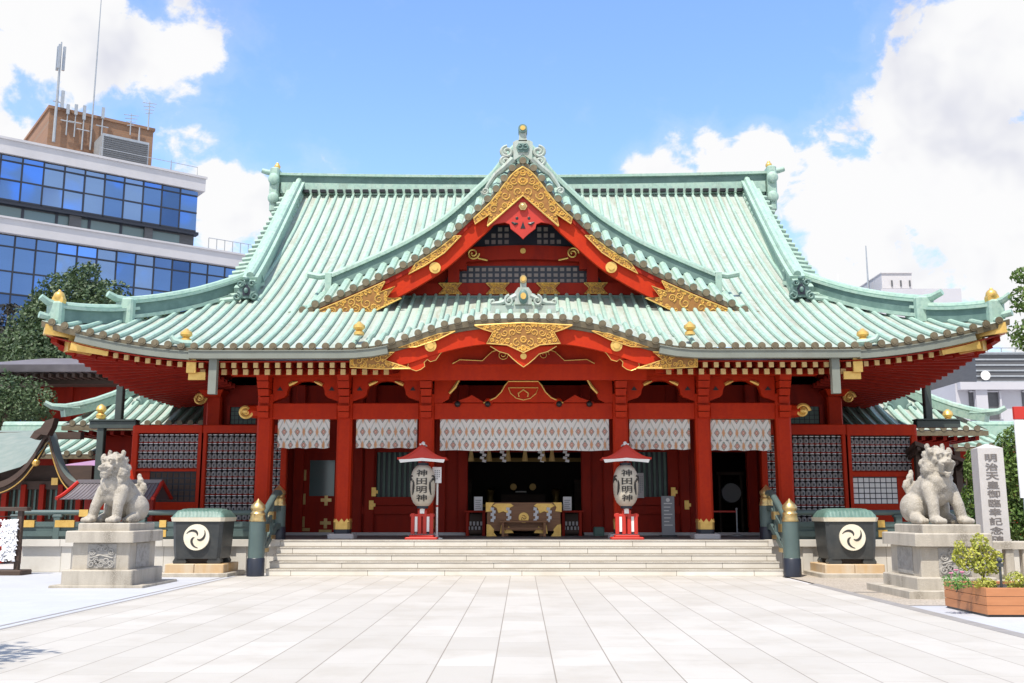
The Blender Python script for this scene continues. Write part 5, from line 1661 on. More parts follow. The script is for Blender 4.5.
# ------------------------------------------------------------ stone lions and their pedestals
def lion_mesh(open_mouth):
    b = MB()
    def cap(p, q, r0, r1, n=5):
        for k in range(n + 1):
            t = k / n; b.ball([p[i] + (q[i] - p[i]) * t for i in range(3)], r0 + (r1 - r0) * t, n=12, m=8)
    b.ball((0, -.10, .70), .33, .30, .37, 16, 12)                  # chest
    b.ball((0, -.22, .80), .27, .22, .26, 14, 10)
    cap((0, -.02, .74), (0, .36, .42), .31, .33)                     # back to rump
    for q in (-1, 1):
        b.ball((q * .28, .30, .31), .21, .32, .29, 14, 10)          # haunch
        cap((q * .36, .12, .12), (q * .36, -.06, .08), .12, .10, 3)  # hind foot
        for k in (-1, 0, 1): b.ball((q * .36 + k * .065, -.15, .06), .05, .07, .06, 8, 6)
        ox = .10 if (q < 0) != open_mouth else .0
        cap((q * .23, -.20, .66), (q * (.25 + ox * .6), -.33, .36), .155, .115)  # fore leg
        cap((q * (.25 + ox * .6), -.33, .36), (q * (.26 + ox), -.36, .10), .115, .105)
        b.ball((q * (.26 + ox), -.43, .075), .135, .15, .085)
        for k in (-1.5, -.5, .5, 1.5): b.ball((q * (.26 + ox) + k * .062, -.54, .06), .043, .065, .058, 8, 6)
        b.ball((q * .20, -.18, 1.02), .14, .16, .17)                 # ruff
        for k, (yy, zz, rr) in enumerate(((-.30, 1.36, .07), (-.22, 1.28, .085), (-.17, 1.17, .09), (-.15, 1.05, .095), (-.19, .93, .09), (-.10, 1.30, .08), (-.05, 1.14, .09), (-.03, .99, .09), (-.26, .86, .075))):
            b.ball((q * (.215 - .03 * (k % 2)), yy, zz), rr, rr, rr * 1.1, 8, 6)
        b.ball((q * .17, -.16, 1.44), .06, .05, .10, 8, 6)           # ear
        b.ball((q * .10, -.445, 1.305), .085, .06, .045, 8, 6)       # brow
        b.ball((q * .105, -.455, 1.245), .045, .04, .035, 8, 6)      # eye
        b.ball((q * .10, -.50, 1.13), .09, .08, .07, 8, 6)           # cheek
        b.ball((q * .055, -.575, 1.165), .035, .035, .03, 6, 5)
    cap((0, -.12, .88), (0, -.18, 1.12), .25, .22, 4)
    b.ball((0, -.24, 1.22), .225, .235, .22, 14, 10)
    b.ball((0, -.46, 1.165), .15, .14, .075)                         # muzzle
    b.ball((0, -.56, 1.19), .07, .05, .045)                          # nose
    b.ball((0, -.44, 1.03 if not open_mouth else .985), .125, .13, .05)  # jaw
    if not open_mouth: b.ball((0, -.44, 1.085), .13, .12, .04)
    b.ball((0, -.50, .965 if not open_mouth else .92), .06, .05, .05)
    for k in range(5): b.ball((0, -.2 + .08 * k, 1.43 - .03 * k * k * .6), .075, .07, .06, 8, 6)
    for k, (x, z, r) in enumerate(((0, .55, .15), (-.1, .72, .10), (.1, .74, .10), (0, .88, .09), (-.05, 1.0, .06))): b.ball((x, .68 + .02 * k, z), r, r * .8, r * 1.25, 8, 6)
    me = bpy.data.meshes.new('lion_blobs'); me.from_pydata(b.v, [], b.f)
    o = bpy.data.objects.new('lion_blobs', me); COL.objects.link(o)
    r = o.modifiers.new('r', 'REMESH'); r.mode = 'VOXEL'; r.voxel_size = .019
    s = o.modifiers.new('s', 'SMOOTH'); s.factor = .5; s.iterations = 3
    dg = bpy.context.evaluated_depsgraph_get(); dg.update()
    out = bpy.data.meshes.new_from_object(o.evaluated_get(dg)); out.name = 'stone_lion'
    bpy.data.objects.remove(o)
    from mathutils import noise as mn
    for v in out.vertices:
        x, y, z = v.co
        n_ = v.normal.copy(); k = 0.0
        mane = max(0, min(1, (z - .80) / .12)) * max(0, min(1, (y + .38 + abs(x) * .35) / .10))
        tail = 1.0 if y > .56 else 0.0
        if mane + tail > 0:
            d = mn.voronoi(Vector((x * 9, y * 9, z * 9)))[0]
            k += min(1, mane + tail) * (.022 * (.55 - min(d[0], .55)) / .55 - .008) + min(1, mane + tail) * .006 * math.sin(d[0] * 38)
        if .45 < z < .95 and y < -.15 and abs(x) < .24: k += .010 * math.sin(30 * z + 10 * abs(x)) * (1 - abs(x) / .24)
        if abs(y - .2) < .3 and z < .5: k += .006 * math.sin(24 * math.hypot(y - .3, z - .3))
        for q in (-1, 1):                               # eye sockets, nostrils
            e = math.hypot(x - q * .105, z - 1.255)
            if y < -.36 and .028 < e < .07: k -= .022 * (1 - abs(e - .048) / .022 if abs(e - .048) < .022 else 0)
            e = math.hypot(x - q * .035, z - 1.18)
            if y < -.55 and e < .022: k -= .02
        if y < -.36 and abs(x) < .15:                    # mouth line
            zm_ = 1.105 + .35 * x * x * 3
            e = abs(z - zm_)
            if e < .022: k -= .030 * (1 - e / .022)
        k += .004 * mn.noise(Vector((x * 16, y * 16, z * 16)))
        v.co = v.co + n_ * k
    out.polygons.foreach_set('use_smooth', [True] * len(out.polygons))
    out.materials.append(M['lion'])
    return out


def pedestal(label, x0, x1, y0, y1, mirror):
    t = thing('lion_pedestal', label, 'pedestal', 'stone lion pedestals')
    cx, cy = (x0 + x1) / 2, (y0 + y1) / 2; w_, d_ = (x1 - x0) / 2, (y1 - y0) / 2
    obj('ground_slab', MB().bbox(-w_ - .24, w_ + .24, -d_ - .02 if not mirror else -d_ - .2, d_ + .3, -.02, .05 if not mirror else .13, .01), 'oldstone', t)
    obj('base_block', MB().bbox(-w_, w_, -d_, d_, .04, .36, .02), 'oldstone', t)
    cw_, cd = w_ - .14, d_ - .14
    core = obj('die', MB().bbox(-cw_, cw_, -cd, cd, .36, .92, .015), 'oldstone', t)
    obj('carved_panel', MB().box(-cw_ * .45, cw_ * .55, -cd - .012, -cd + .1, .39, .89), 'carved', core)
    s = -1 if mirror else 1
    obj('carved_panel', MB().box(min(s * cw_ + s * .012, s * (cw_ - .1)), max(s * cw_ + s * .012, s * (cw_ - .1)), -cd * .5, cd * .5, .39, .89), 'carved', core)
    # relief on the front panel
    rl = MB()
    for k in range(5): rl.tube(spiral(-cw_ * .3 + k * cw_ * .17, .48 + .06 * (k % 2), .075, .02, k, 1.6, -cd - .02), .018, 5)
    for k in range(4): rl.tube(spiral(-cw_ * .28 + k * cw_ * .22, .72 + .08 * math.sin(k), .07, .02, k * 2, -1.5, -cd - .02), .018, 5)
    rl.tube([(-cw_ * .35, -cd - .02, .60), (0, -cd - .025, .66), (cw_ * .45, -cd - .02, .60)], .02, 5)
    obj('relief', rl, 'carved', core)
    obj('cap_block', MB().bbox(-w_ + .02, w_ - .02, -d_ + .02, d_ - .02, .92, 1.16, .02), 'oldstone', t)
    obj('top_plinth', MB().bbox(-w_ + .22, w_ - .16, -d_ + .14, d_ - .2, 1.16, 1.32, .02), 'oldstone', t)
    t.location = (cx, cy, 0)
    return t


pedestal('stone pedestal with carved panels under the left guardian lion', -9.56, -8.08, 21.17, 22.95, False)
pedestal('stone pedestal with carved panels under the right guardian lion, behind the planter', 7.28, 8.75, 18.95, 20.75, True)
lm = lion_mesh(False)
l = bpy.data.objects.new('stone_lion', lm); COL.objects.link(l)
tag(l, 'carved stone guardian lion with closed mouth on the left pedestal', 'stone lion', 'guardian lions')
l.location = (-8.80, 22.0, 1.315); l.rotation_euler.z = R(-15); l.scale = (.99, 1.0, 1.03)
lm2 = lm.copy()
for v in lm2.vertices:
    x, y, z = v.co
    if z > .9 and y < -.33:                              # jaw dropped, mouth opened
        if z < 1.085: v.co.z -= .055 * min(1, (1.085 - z) / .02) * min(1, (-.33 - y) / .08)
        if abs(x) < .10 and .99 < z < 1.12 and y < -.45: v.co.y += .16 * (1 - abs(x) / .11) * max(0, 1 - abs(z - 1.065) / .06)
    v.co.x = -v.co.x
lm2.flip_normals()
l = bpy.data.objects.new('stone_lion', lm2); COL.objects.link(l)
tag(l, 'carved stone guardian lion with open mouth on the right pedestal', 'stone lion', 'guardian lions')
l.location = (8.02, 19.8, 1.315); l.rotation_euler.z = R(13); l.scale = (.96, .98, 1.02)

M['dkpost'] = material('dark_green_post', (.035, .05, .045), .5, var=(.05, .065, .058), vs=4)
M['ink2'] = material('faded_engraved_paint', (.16, .14, .13), .85)
# ------------------------------------------------------------ tiled side roofs
def tiled(mb, e0, e1, r0, r1, spacing, n=8, dip=.15, rr=.085, hip0=None, hip1=None):
    """roof slope from eave e0-e1 up to ridge r0-r1, sagging a little, with battens"""
    e0, e1, r0, r1 = map(Vector, (e0, e1, r0, r1))
    def P(s, t):
        p = (e0.lerp(e1, s)).lerp(r0.lerp(r1, s), t)
        p.z -= dip * 4 * t * (1 - t) * .5
        return p
    mb.mat(0).grid([[tuple(P(s / 12, t / n)) for s in range(13)] for t in range(n + 1)])
    mb.mat(1)
    k = max(2, round((e1 - e0).length / spacing))
    for i in range(k + 1):
        s = i / k
        xx = e0.lerp(e1, s)
        # battens run straight up the slope; clip where the slope narrows
        path = []
        for j in range(n + 1):
            t = j / n
            a, b = P(0, t), P(1, t)
            if a.x - .02 <= xx.x <= b.x + .02 and (b.x - a.x) > 1e-3:
                q = (xx.x - a.x) / (b.x - a.x); p = P(q, t); path.append((p.x, p.y, p.z + .05))
            else: break
        if len(path) > 1:
            mb.tube(path, rr, 7)
            mb.mat(2).disc((path[0][0], path[0][2] - .01), rr * 1.2, path[0][1] - .05, path[0][1] - .01, 10).mat(1)


def ridge_tube(mb, pts, r=.13, h=.25):
    mb.bar(pts, r * 2, h); mb.tube([(p[0], p[1], p[2] + h / 2 + r * .5) for p in pts], r, 8)


RM = ['pan', 'pat', 'tend', 'gold', 'dred']


def annex(label, s, pxe, pxr, ye, py_e, depth, rise, pxin):
    """wing beside the hall: hipped copper roof running in behind the hall's own eaves"""
    t = thing('annex_building', label, 'building', 'low wings beside the hall')
    Y = ye; z = AZ(py_e, Y)
    xo = AX(pxe, Y, py_e); xi = AX(pxin, Y, py_e)
    xr = xo - s * depth * .62
    b = MB()
    e = [(xo, Y, z), (xi, Y, z)]; r = [(xr, Y + depth, z + rise), (xi, Y + depth, z + rise)]
    if s > 0: e = e[::-1]; r = r[::-1]
    tiled(b, e[0], e[1], r[0], r[1], .36, 8, .5)
    # outer slope
    b.mat(0).grid([[(xo, Y, z), (xo, Y + depth * 2, z)], [(xr, Y + depth, z + rise), (xr, Y + depth + .1, z + rise)]])
    b.mat(2).box(min(xo, xi), max(xo, xi), Y - .03, Y + .12, z - .2, z - .04)
    rf = obj('roof', b, RM, t, True)
    h_ = MB().mat(1); pts = []
    for k in range(9):
        q = k / 8; pts.append((xo + (xr - xo) * q, Y + depth * q, z + rise * q - .5 * 2 * q * (1 - q) + .22 + .15 * (1 - q) ** 4))
    ridge_tube(h_, pts, .13, .24)
    x, y, zz_ = pts[0]
    h_.tube([(x - s * .3, y + .45, zz_ + .22), (x, y, zz_ + .2), (x + s * .3, y - .2, zz_ + .22), (x + s * .5, y - .3, zz_ + .34)], [.13, .13, .1, .08], 8)
    obj('hip_ridge', h_, RM, rf, True)
    w_ = MB().box(min(xo, xi) + .9, max(xo, xi) - .9, Y + 1.0, Y + depth, FZ, z)
    obj('wall', w_, 'dred', t)
    g = MB().lathe([(.02, -.05), (.15, 0), (.17, .12), (.1, .2), (.18, .3), (.14, .42), (.03, .5)], (xo - s * 1.15, Y + .35, z + .22), 10)
    obj('roof_finial', g, 'gold', rf, True)
    o = MB(); px_, pz_ = xo - s * 2.2, z + 1.05; py_ = Y + 1.9
    o.prism([(px_ - .3, pz_ - .3), (px_ - .35, pz_), (px_ - .2, pz_ + .4), (px_ + .2, pz_ + .4), (px_ + .35, pz_), (px_ + .3, pz_ - .3)], py_ - .1, py_ + .1)
    for q in (-1, 1): o.tube(spiral(px_ + q * .42, pz_ - .2, .2, .05, math.pi / 2, q * 1.3, py_ - .1), .07, 6)
    obj('ogre_tile', o, 'dpat', rf, True)
    rm_ = MB()
    n = int(abs(xo - xi) / .36)
    for k in range(n):
        x = min(xo, xi) + .2 + k * .36; rm_.box(x - .06, x + .06, Y + .15, Y + 2.4, z - .34, z - .2)
    obj('rafters', rm_, 'dred', t, kind='stuff')
    settle(t, ((xo + xi) / 2, Y + depth / 2, 0))
    return z


annex('low wing with hipped copper roof left of the hall, behind the left racks', -1, 62, 118, 33.5, 424, 4.2, 2.6, 212)
annex('low wing with hipped copper roof right of the hall, behind the right racks', 1, 988, 930, 33.5, 430, 4.2, 2.6, 832)

# corridor roofs further out
def corridor(label, pxa, pxb, Y, pye, pyr, dep, wall_py, mats='dred'):
    t = thing('corridor_building', label, 'building')
    a, b = AX(pxa, Y, pye), AX(pxb, Y, pye); z = AZ(pye, Y); zr_ = AZ(pyr, Y + dep)
    m = MB(); tiled(m, (a, Y, z), (b, Y, z), (a, Y + dep, zr_), (b, Y + dep, zr_), .42, 6, .12)
    m.mat(2).box(a, b, Y - .02, Y + .1, z - .16, z - .03)
    rf = obj('roof', m, RM, t, True)
    k = MB().mat(1); k.bar([(a, Y + dep, zr_ + .16), (b, Y + dep, zr_ + .16)], .4, .4); k.tube([(a, Y + dep, zr_ + .42), (b, Y + dep, zr_ + .42)], .14, 8)
    obj('ridge', k, RM, rf, True)
    obj('wall', MB().box(a + .2, b - .2, Y + .9, Y + 1.0, 0, z + .2), mats, t)
    for i in range(5): obj('post', MB().box(a + .4 + (b - a - .8) * i / 4 - .1, a + .4 + (b - a - .8) * i / 4 + .1, Y + .75, Y + .9, 0, z), 'oldwood', t)
    settle(t, ((a + b) / 2, Y + dep, 0))


corridor('corridor with copper tiled roof and long ridge behind the left lion', -30, 140, 35.5, 454, 436, 2.2, 0)
corridor('corridor with copper tiled roof half hidden by the memorial stele', 955, 1075, 36.5, 447, 436, 2.0, 0)
# small dark-roofed shelter behind the right lion
t = thing('wooden_shelter', 'dark weathered wooden shelter with low sloping roof behind the right lion', 'shelter')
Y = 29.2
a, b = AX(917, Y), AX(976, Y); z0, z1 = AZ(463, Y), AZ(441, Y)
m = MB(); m.add([(a, Y, z1 - .12), (b, Y, z0 - .1), (b, Y + 2.6, z0 - .85), (a, Y + 2.6, z1 - .85), (a, Y, z1), (b, Y, z0), (b, Y + 2.6, z0 - .75), (a, Y + 2.6, z1 - .75)], [(3, 2, 1, 0), (4, 5, 6, 7), (0, 1, 5, 4), (1, 2, 6, 5), (2, 3, 7, 6), (3, 0, 4, 7)])
obj('roof', m, 'oldwood', t)
m = MB()
for k in range(8): x = a + (b - a) * (k + .5) / 8; zz = z1 + (z0 - z1) * (k + .5) / 8; m.bar([(x, Y + .02, zz - .18), (x, Y + 2.5, zz - .94)], .09, .1)
obj('rafters', m, 'oldwood', t)
obj('post', MB().box(a + .15, a + .33, Y + .4, Y + .58, FZ, z1 - .1).box(b - .4, b - .22, Y + .4, Y + .58, FZ, z0 - .1), 'oldwood', t)
obj('back_board', MB().box(a + .1, b - .1, Y + 2.0, Y + 2.1, 0, z0), 'dark', t)
settle(t, ((a + b) / 2, Y + 1.2, FZ))
Y = 30.2
t = thing('reception_booth', 'small green booth with copper hood beside the shelter, left of the stele', 'booth')
a, b = AX(957, Y), AX(983, Y)
obj('booth_wall', MB().bbox(a, b, Y, Y + 1.5, FZ, AZ(483, Y), .03), 'rail', t)
obj('counter', MB().bbox(a - .3, b + .1, Y - .3, Y + .1, AZ(511, Y), AZ(506, Y), .01), 'conc', t)
obj('hood', MB().prismx([(Y - .3, AZ(483, Y)), (Y - .1, AZ(465, Y)), (Y + 1.6, AZ(462, Y)), (Y + 1.6, AZ(483, Y))], a + .1, b - .1), 'wood', t)
settle(t, ((a + b) / 2, Y, FZ))

# posts under the wing eaves
for px, pa, pb, Y, lab in ((120, 385, 424, 31.5, 'dark drain post under the left corner eave'), (99.5, 427, 505, 31.0, 'thin dark post left of the dark lattice rack, behind the lion'),
                           (927, 378, 425, 31.5, 'dark drain post under the right corner eave')):
    x = AX(px, Y, (pa + pb) / 2)
    tt = obj('drain_post', MB().bbox(x - .11, x + .11, Y - .11, Y + .11, AZ(pb, Y), AZ(pa, Y), .02).box(x - .14, x + .14, Y - .14, Y + .14, AZ(pb, Y), AZ(pb, Y) + .1), 'dkpost')
    tag(tt, lab, 'post')
for pa, pb, lab in ((88, 135, 'dark gutter beam of the left wing'), (918, 962, 'dark gutter beam of the right wing')):
    Y = 31.0
    tag(obj('gutter_beam', MB().bbox(AX(pa, Y), AX(pb, Y), Y - .15, Y + .15, AZ(428, Y), AZ(421, Y), .02).box(AX(pa, Y), AX(pb, Y), Y - .2, Y + .2, AZ(421, Y), AZ(419.5, Y)), 'dkpost'), lab + ' with flat copper edge', 'beam')

# ------------------------------------------------------------ left neighbours
# red building behind
t = thing('shrine_building', 'dark red shrine building with brown roof behind the left corner eave', 'building')
Y = 47.0
a, b = AX(42, Y, 400), AX(150, Y, 400)
ea, eb = AX(-25, Y - 2, 370), AX(160, Y - 2, 370)
z0, z1 = AZ(385, Y - 2), AZ(358, Y)
w_ = obj('wall', MB().box(a, b, Y, Y + 8, 0, AZ(372, Y)), 'dred', t)
obj('wall_post', MB().box(a - .15, a + .3, Y - .15, Y, 0, AZ(374, Y)).box(a + 1.2, a + 1.5, Y - .12, Y, 0, AZ(374, Y)).box(a, b, Y - .12, Y, AZ(426, Y), AZ(421, Y)), 'dred', t)
rf = obj('roof', MB().loft([[(ea, Y - 2.4, AZ(371, Y - 2.4)), (eb, Y - 2.4, AZ(371, Y - 2.4)), (eb, Y + 10, AZ(371, Y - 2.4)), (ea, Y + 10, AZ(371, Y - 2.4))],
                            [(ea, Y - 2.5, AZ(364, Y - 2.4)), (eb, Y - 2.5, AZ(364, Y - 2.4)), (eb, Y + 10, AZ(364, Y - 2.4)), (ea, Y + 10, AZ(364, Y - 2.4))],
                            [(ea + 1.0, Y + 2.4, AZ(350, Y)), (eb, Y + 2.4, AZ(350, Y)), (eb, Y + 4, AZ(350, Y)), (ea + 1.0, Y + 4, AZ(350, Y))]]), 'btile', t)
r_ = MB()
for k in range(30):
    x = ea + .3 + k * .36
    if x < eb: r_.box(x - .07, x + .07, Y - 2.2, Y, AZ(376, Y - 2.4), AZ(372, Y - 2.4))
r_.box(ea + .3, eb, Y - 1.2, Y, AZ(384, Y - 1), AZ(377, Y - 1))
obj('rafters', r_, 'oldwood', t)
settle(t, ((a + b) / 2, Y + 3, 0))

# small shrine with curved copper roof, far left
t = thing('small_shrine', 'small shrine with curved grey green roof and dark bargeboards at the far left', 'shrine')
Y = 30.5
def sxz(px, py, y=Y): return A(px, py, y)
xc, zt_ = sxz(48, 431)
prf = [(0, 0), (.12, -.30), (.28, -.75), (.48, -1.15), (.75, -1.45), (1.1, -1.62)]
def pf(u): return smooth_interp(prf, u)
us = [1.1 * k / 24 for k in range(25)]
rows = []
m = MB()
vcurve = [(52, 433), (49, 441), (43, 449), (34, 458), (20, 467), (0, 473), (-40, 478), (-80, 480)]
rows = []
for k, (px, py) in enumerate(vcurve):
    e_ = Vector((A(px, py, Y)[0], Y, A(px, py, Y)[1]))
    qx = 50 - 18 * k
    r_ = Vector((A(qx, 430.5, Y + 2.2)[0], Y + 2.2, A(qx, 430.5, Y + 2.2)[1]))
    rows.append([tuple(e_.lerp(r_, j / 8) - Vector((0, 0, .12 * math.sin(math.pi * j / 8)))) for j in range(9)])
m.mat(0).grid(rows)
m.mat(0).grid([[(xc + u, Y, zt_ + pf(u)), (xc + u, Y + .5, zt_ + pf(u) - .02)] for u in us])
rf = obj('roof', m, 'thatch', t, True)
e = MB(); e2 = MB()
for q in (-1, 1):
    k_ = 1 if q > 0 else 1.5
    e.grid([[(xc + q * u * k_, Y - .02, zt_ + pf(u)) for u in us], [(xc + q * u * k_, Y - .02, zt_ + pf(u) - .19) for u in us], [(xc + q * u * k_, Y + .3, zt_ + pf(u) - .19) for u in us]])
    e2.grid([[(xc + q * u * k_, Y + .10, zt_ + pf(u) - .19) for u in us], [(xc + q * u * k_, Y + .10, zt_ + pf(u) - .36) for u in us], [(xc + q * u * k_, Y + .2, zt_ + pf(u) - .36) for u in us]])
e.mat(0)
obj('verge', e, 'oldwood', rf, True)
bo_ = obj('bargeboard', e2, 'oldwood', t, True)
obj('gilt_line', MB().tube([(xc + u, Y + .07, zt_ + pf(u) - .33) for u in us], .02, 5).tube([(xc - 1.5 * u, Y + .07, zt_ + pf(u) - .33) for u in us], .02, 5), 'gold', bo_)
k = MB().bar([(xc, Y - .1, zt_ + .08), (xc, Y + 5, zt_ + .08)], .36, .3)
k.v = []; k.f = []; k.mi = []
k.prism([(xc - .42, zt_ - .22), (xc - .3, zt_ - .02), (xc - .12, zt_ + .08), (xc + .02, zt_ + .3), (xc + .28, zt_ + .38), (xc + .22, zt_ + .1), (xc + .1, zt_ - .15), (xc - .1, zt_ - .12), (xc - .25, zt_ - .28)], Y - .25, Y + .1)
k.bar([(xc - 6, Y + 2.2, zt_ + .02), (xc + .1, Y + 2.2, zt_ + .02)], .3, .22)
obj('ridge_ornament', k, 'oldwood', rf)
obj('wall', MB().box(xc - 3.2, xc + 1.0, Y + 1.0, Y + 1.2, 0, zt_ - 1.0).box(xc - 3.6, xc + 1.3, Y + .8, Y + 1.0, zt_ - 1.75, zt_ - 1.5), 'oldwood', t)
for k in range(8): obj('red_post', MB().bbox(xc - 3.3 + k * .58 - .08, xc - 3.3 + k * .58 + .08, Y + .72, Y + .9, 0, zt_ - 1.6, .01), 'dred', t)
m = MB()
for k in range(26): m.box(xc - 3.2 + k * .165, xc - 3.2 + k * .165 + .06, Y + .93, Y + .98, FZ + .5, zt_ - 1.75)
obj('green_slats', m, 'vdgreen', t)
obj('gilt_fitting', MB().box(xc - .1, xc + .1, Y + .68, Y + .75, zt_ - 1.62, zt_ - 1.4).ball((xc - .35, Y + .1, zt_ - .95), .12), 'gold', t)
settle(t, (xc - 1, Y + 2, 0))
# purple cloth awning
Y = 33.5
x0, x1 = AX(62, Y, 470), AX(108, Y, 470)
za_, zb_ = AZ(458, Y), AZ(473, Y)
m = MB(); m.grid([[(x0 + (x1 - x0) * k / 10, Y + .02 * math.sin(k * 2), zb_ + .0 + (za_ - zb_) * (.55 + .045 * k)) for k in range(11)], [(x0 + .2 + (x1 - x0) * k / 10, Y - .3, zb_ + .05 * math.sin(k)) for k in range(11)], [(x0 + .2 + (x1 - x0) * k / 10, Y - .28, zb_ - .25) for k in range(11)]])
m.grid([[(p[0], p[1] + .02, p[2] - .01) for p in [m.v[i] for i in range(11)]], [(p[0], p[1] + .02, p[2] - .01) for p in [m.v[i] for i in range(11, 22)]]])
tag(obj('cloth_awning', m, 'purple', None, True), 'purple and pink ceremonial cloth hung under the corridor roof left of the lion', 'awning')
# small red booth with sheet roof behind the left lion
t = thing('small_booth', 'small red booth with ribbed grey purple roof and red verges behind the left lion', 'booth')
Y = 28.4
x0, x1 = AX(73, Y, 495), AX(158, Y, 495); za_, zb_ = AZ(482, Y), AZ(499.5, Y)
m = MB()
rows = []
for k in range(7):
    q = k / 6; rows.append([(x0 - .12 * (1 - q) + (x1 - x0 + .24 * (1 - q)) * i / 24, Y - .7 + 1.0 * q, zb_ + (za_ - zb_) * (q ** 1.25)) for i in range(25)])
m.grid(rows)
m.grid([[(x0, Y + .3, za_), (x1, Y + .3, za_)], [(x0 - .1, Y + 1.2, zb_), (x1 + .1, Y + 1.2, zb_)]])
for i in range(25): m.tube([rows[j][i] for j in range(7)], .022, 5)
m.bar([(x0, Y + .3, za_ + .03), (x1, Y + .3, za_ + .03)], .16, .1)
rf = obj('roof', m, 'btile', t, True)
for s_ in (0, 24):
    obj('red_verge', MB().tube([(rows[j][s_][0], rows[j][s_][1] - .03, rows[j][s_][2] + .02) for j in range(7)] + [(rows[6][s_][0], Y + 1.1, zb_ + .05)], .055, 6), 'signred', rf)
for x in (x0 + .35, x1 - .3): obj('post', MB().bbox(x - .1, x + .1, Y + .2, Y + .4, FZ, za_ - .1, .01), 'signred', t)
obj('body', MB().box(x0 + .5, x1 - .45, Y + .1, Y + .7, FZ, FZ + .62), 'red', t)
settle(t, ((x0 + x1) / 2, Y, FZ))
# rack of tied fortune papers at the far left edge
t = thing('fortune_paper_rack', 'weathered wooden rack covered with tied white fortune papers at the left edge', 'rack')
Y = 25.6
x0, x1 = AX(-22, Y, 540), AX(19, Y, 540)
m = MB()
for x in (x0, x1): m.bbox(x - .06, x + .06, Y - .06, Y + .06, 0, AZ(508, Y), .01)
m.bbox(x0 - .2, x1 + .2, Y - .12, Y + .12, AZ(511, Y), AZ(507, Y), .01)
for k in range(5): m.box(x0, x1, Y - .02, Y + .02, .35 + k * .27, .37 + k * .27)
m.bbox(x0 - .25, x1 + .25, Y - .3, Y + .3, 0, .12, .02)
obj('wooden_frame', m, 'oldwood', t)
r = random.Random(3); m = MB()
for k in range(420):
    x = AX(4 + 14 * r.random(), Y, 540) if r.random() < .8 else x0 + (x1 - x0) * r.random(); z = AZ(519 + 38 * r.random(), Y)
    a = r.uniform(-.6, .6); l_, w_ = r.uniform(.06, .13), r.uniform(.02, .035); y = Y - .06 - .09 * r.random()
    dx, dz = math.sin(a) * l_, -math.cos(a) * l_
    m.add([(x - w_, y, z), (x + w_, y - .01, z), (x + w_ + dx, y - .03 * r.random(), z + dz), (x - w_ + dx, y - .02, z + dz)], [(0, 1, 2, 3)])
obj('fortune_papers', m, 'paper', t, kind='stuff')
settle(t, ((x0 + x1) / 2, Y, 0))

# ------------------------------------------------------------ right foreground: stele, fence, planter, sign
t = thing('memorial_stele', 'tall pale granite memorial stele with engraved column of characters behind the planter', 'stele')
Y = 21.6
x0, x1 = AX(978, Y, 500), AX(1003, Y, 500); zt_ = AZ(449, Y)
xm = (x0 + x1) / 2; hw_ = (x1 - x0) / 2 * .99
m = MB().taper(-hw_, hw_, -hw_, hw_, .3, -hw_ * .97, hw_ * .97, -hw_ * .97, hw_ * .97, zt_)
m.loft([[(-hw_ * .97, -hw_ * .97, zt_), (hw_ * .97, -hw_ * .97, zt_), (hw_ * .97, hw_ * .97, zt_), (-hw_ * .97, hw_ * .97, zt_)], [(-.02, -.02, zt_ + .10), (.02, -.02, zt_ + .10), (.02, .02, zt_ + .10), (-.02, .02, zt_ + .10)]])
s_ = obj('shaft', m, 'stele', t)
tx = column_text('明治天皇御臨幸記念碑', hw_ * .98, zt_ - 1.0, .012)
m = MB().merge(tx, lambda p: (p[0], p[1] - hw_ * .99 - .002, p[2] + (zt_ + .78) / 2))
obj('lettering', m, 'ink2', s_)
obj('base', MB().bbox(-.62, .62, -.55, .55, 0, .32, .03), 'oldstone', t)
t.location = (xm, Y, 0); t.rotation_euler.z = R(-9)
t = thing('stone_fence', 'low pale stone fence with square posts behind the planter at the right edge', 'fence')
Y = 20.6
xa = AX(986, Y, 555)
for k in range(9):
    x = xa + .1 + k * .34
    p = MB().bbox(x - .085, x + .085, Y - .085, Y + .085, .22, AZ(549, Y), .015)
    obj('fence_post', p, 'oldstone', t)
obj('top_rail', MB().bbox(xa - .1, xa + 3.2, Y - .12, Y + .12, AZ(549, Y) + .002, AZ(541, Y), .02), 'oldstone', t)
obj('base_rail', MB().bbox(xa - .1, xa + 3.2, Y - .15, Y + .15, -.02, .22, .02), 'oldstone', t)
settle(t, (xa + 1.5, Y, 0))
t = thing('signboard', 'white signboard with bright red top edge at the right picture edge', 'sign')
Y = 17.0
xa = AX(1017.5, Y, 450)
obj('board', MB().bbox(xa, xa + .9, Y, Y + .06, AZ(498, Y), AZ(420, Y), .01), 'white', t)
obj('red_header', MB().bbox(xa - .003, xa + .903, Y - .004, Y + .064, AZ(419.5, Y), AZ(407, Y), .005), 'signred', t)
obj('post', MB().tube([(xa + .12, Y + .12, 0), (xa + .12, Y + .12, AZ(420, Y))], .035, 8).tube([(xa + .78, Y + .12, 0), (xa + .78, Y + .12, AZ(420, Y))], .035, 8), 'steel', t)
settle(t, (xa + .45, Y, 0))

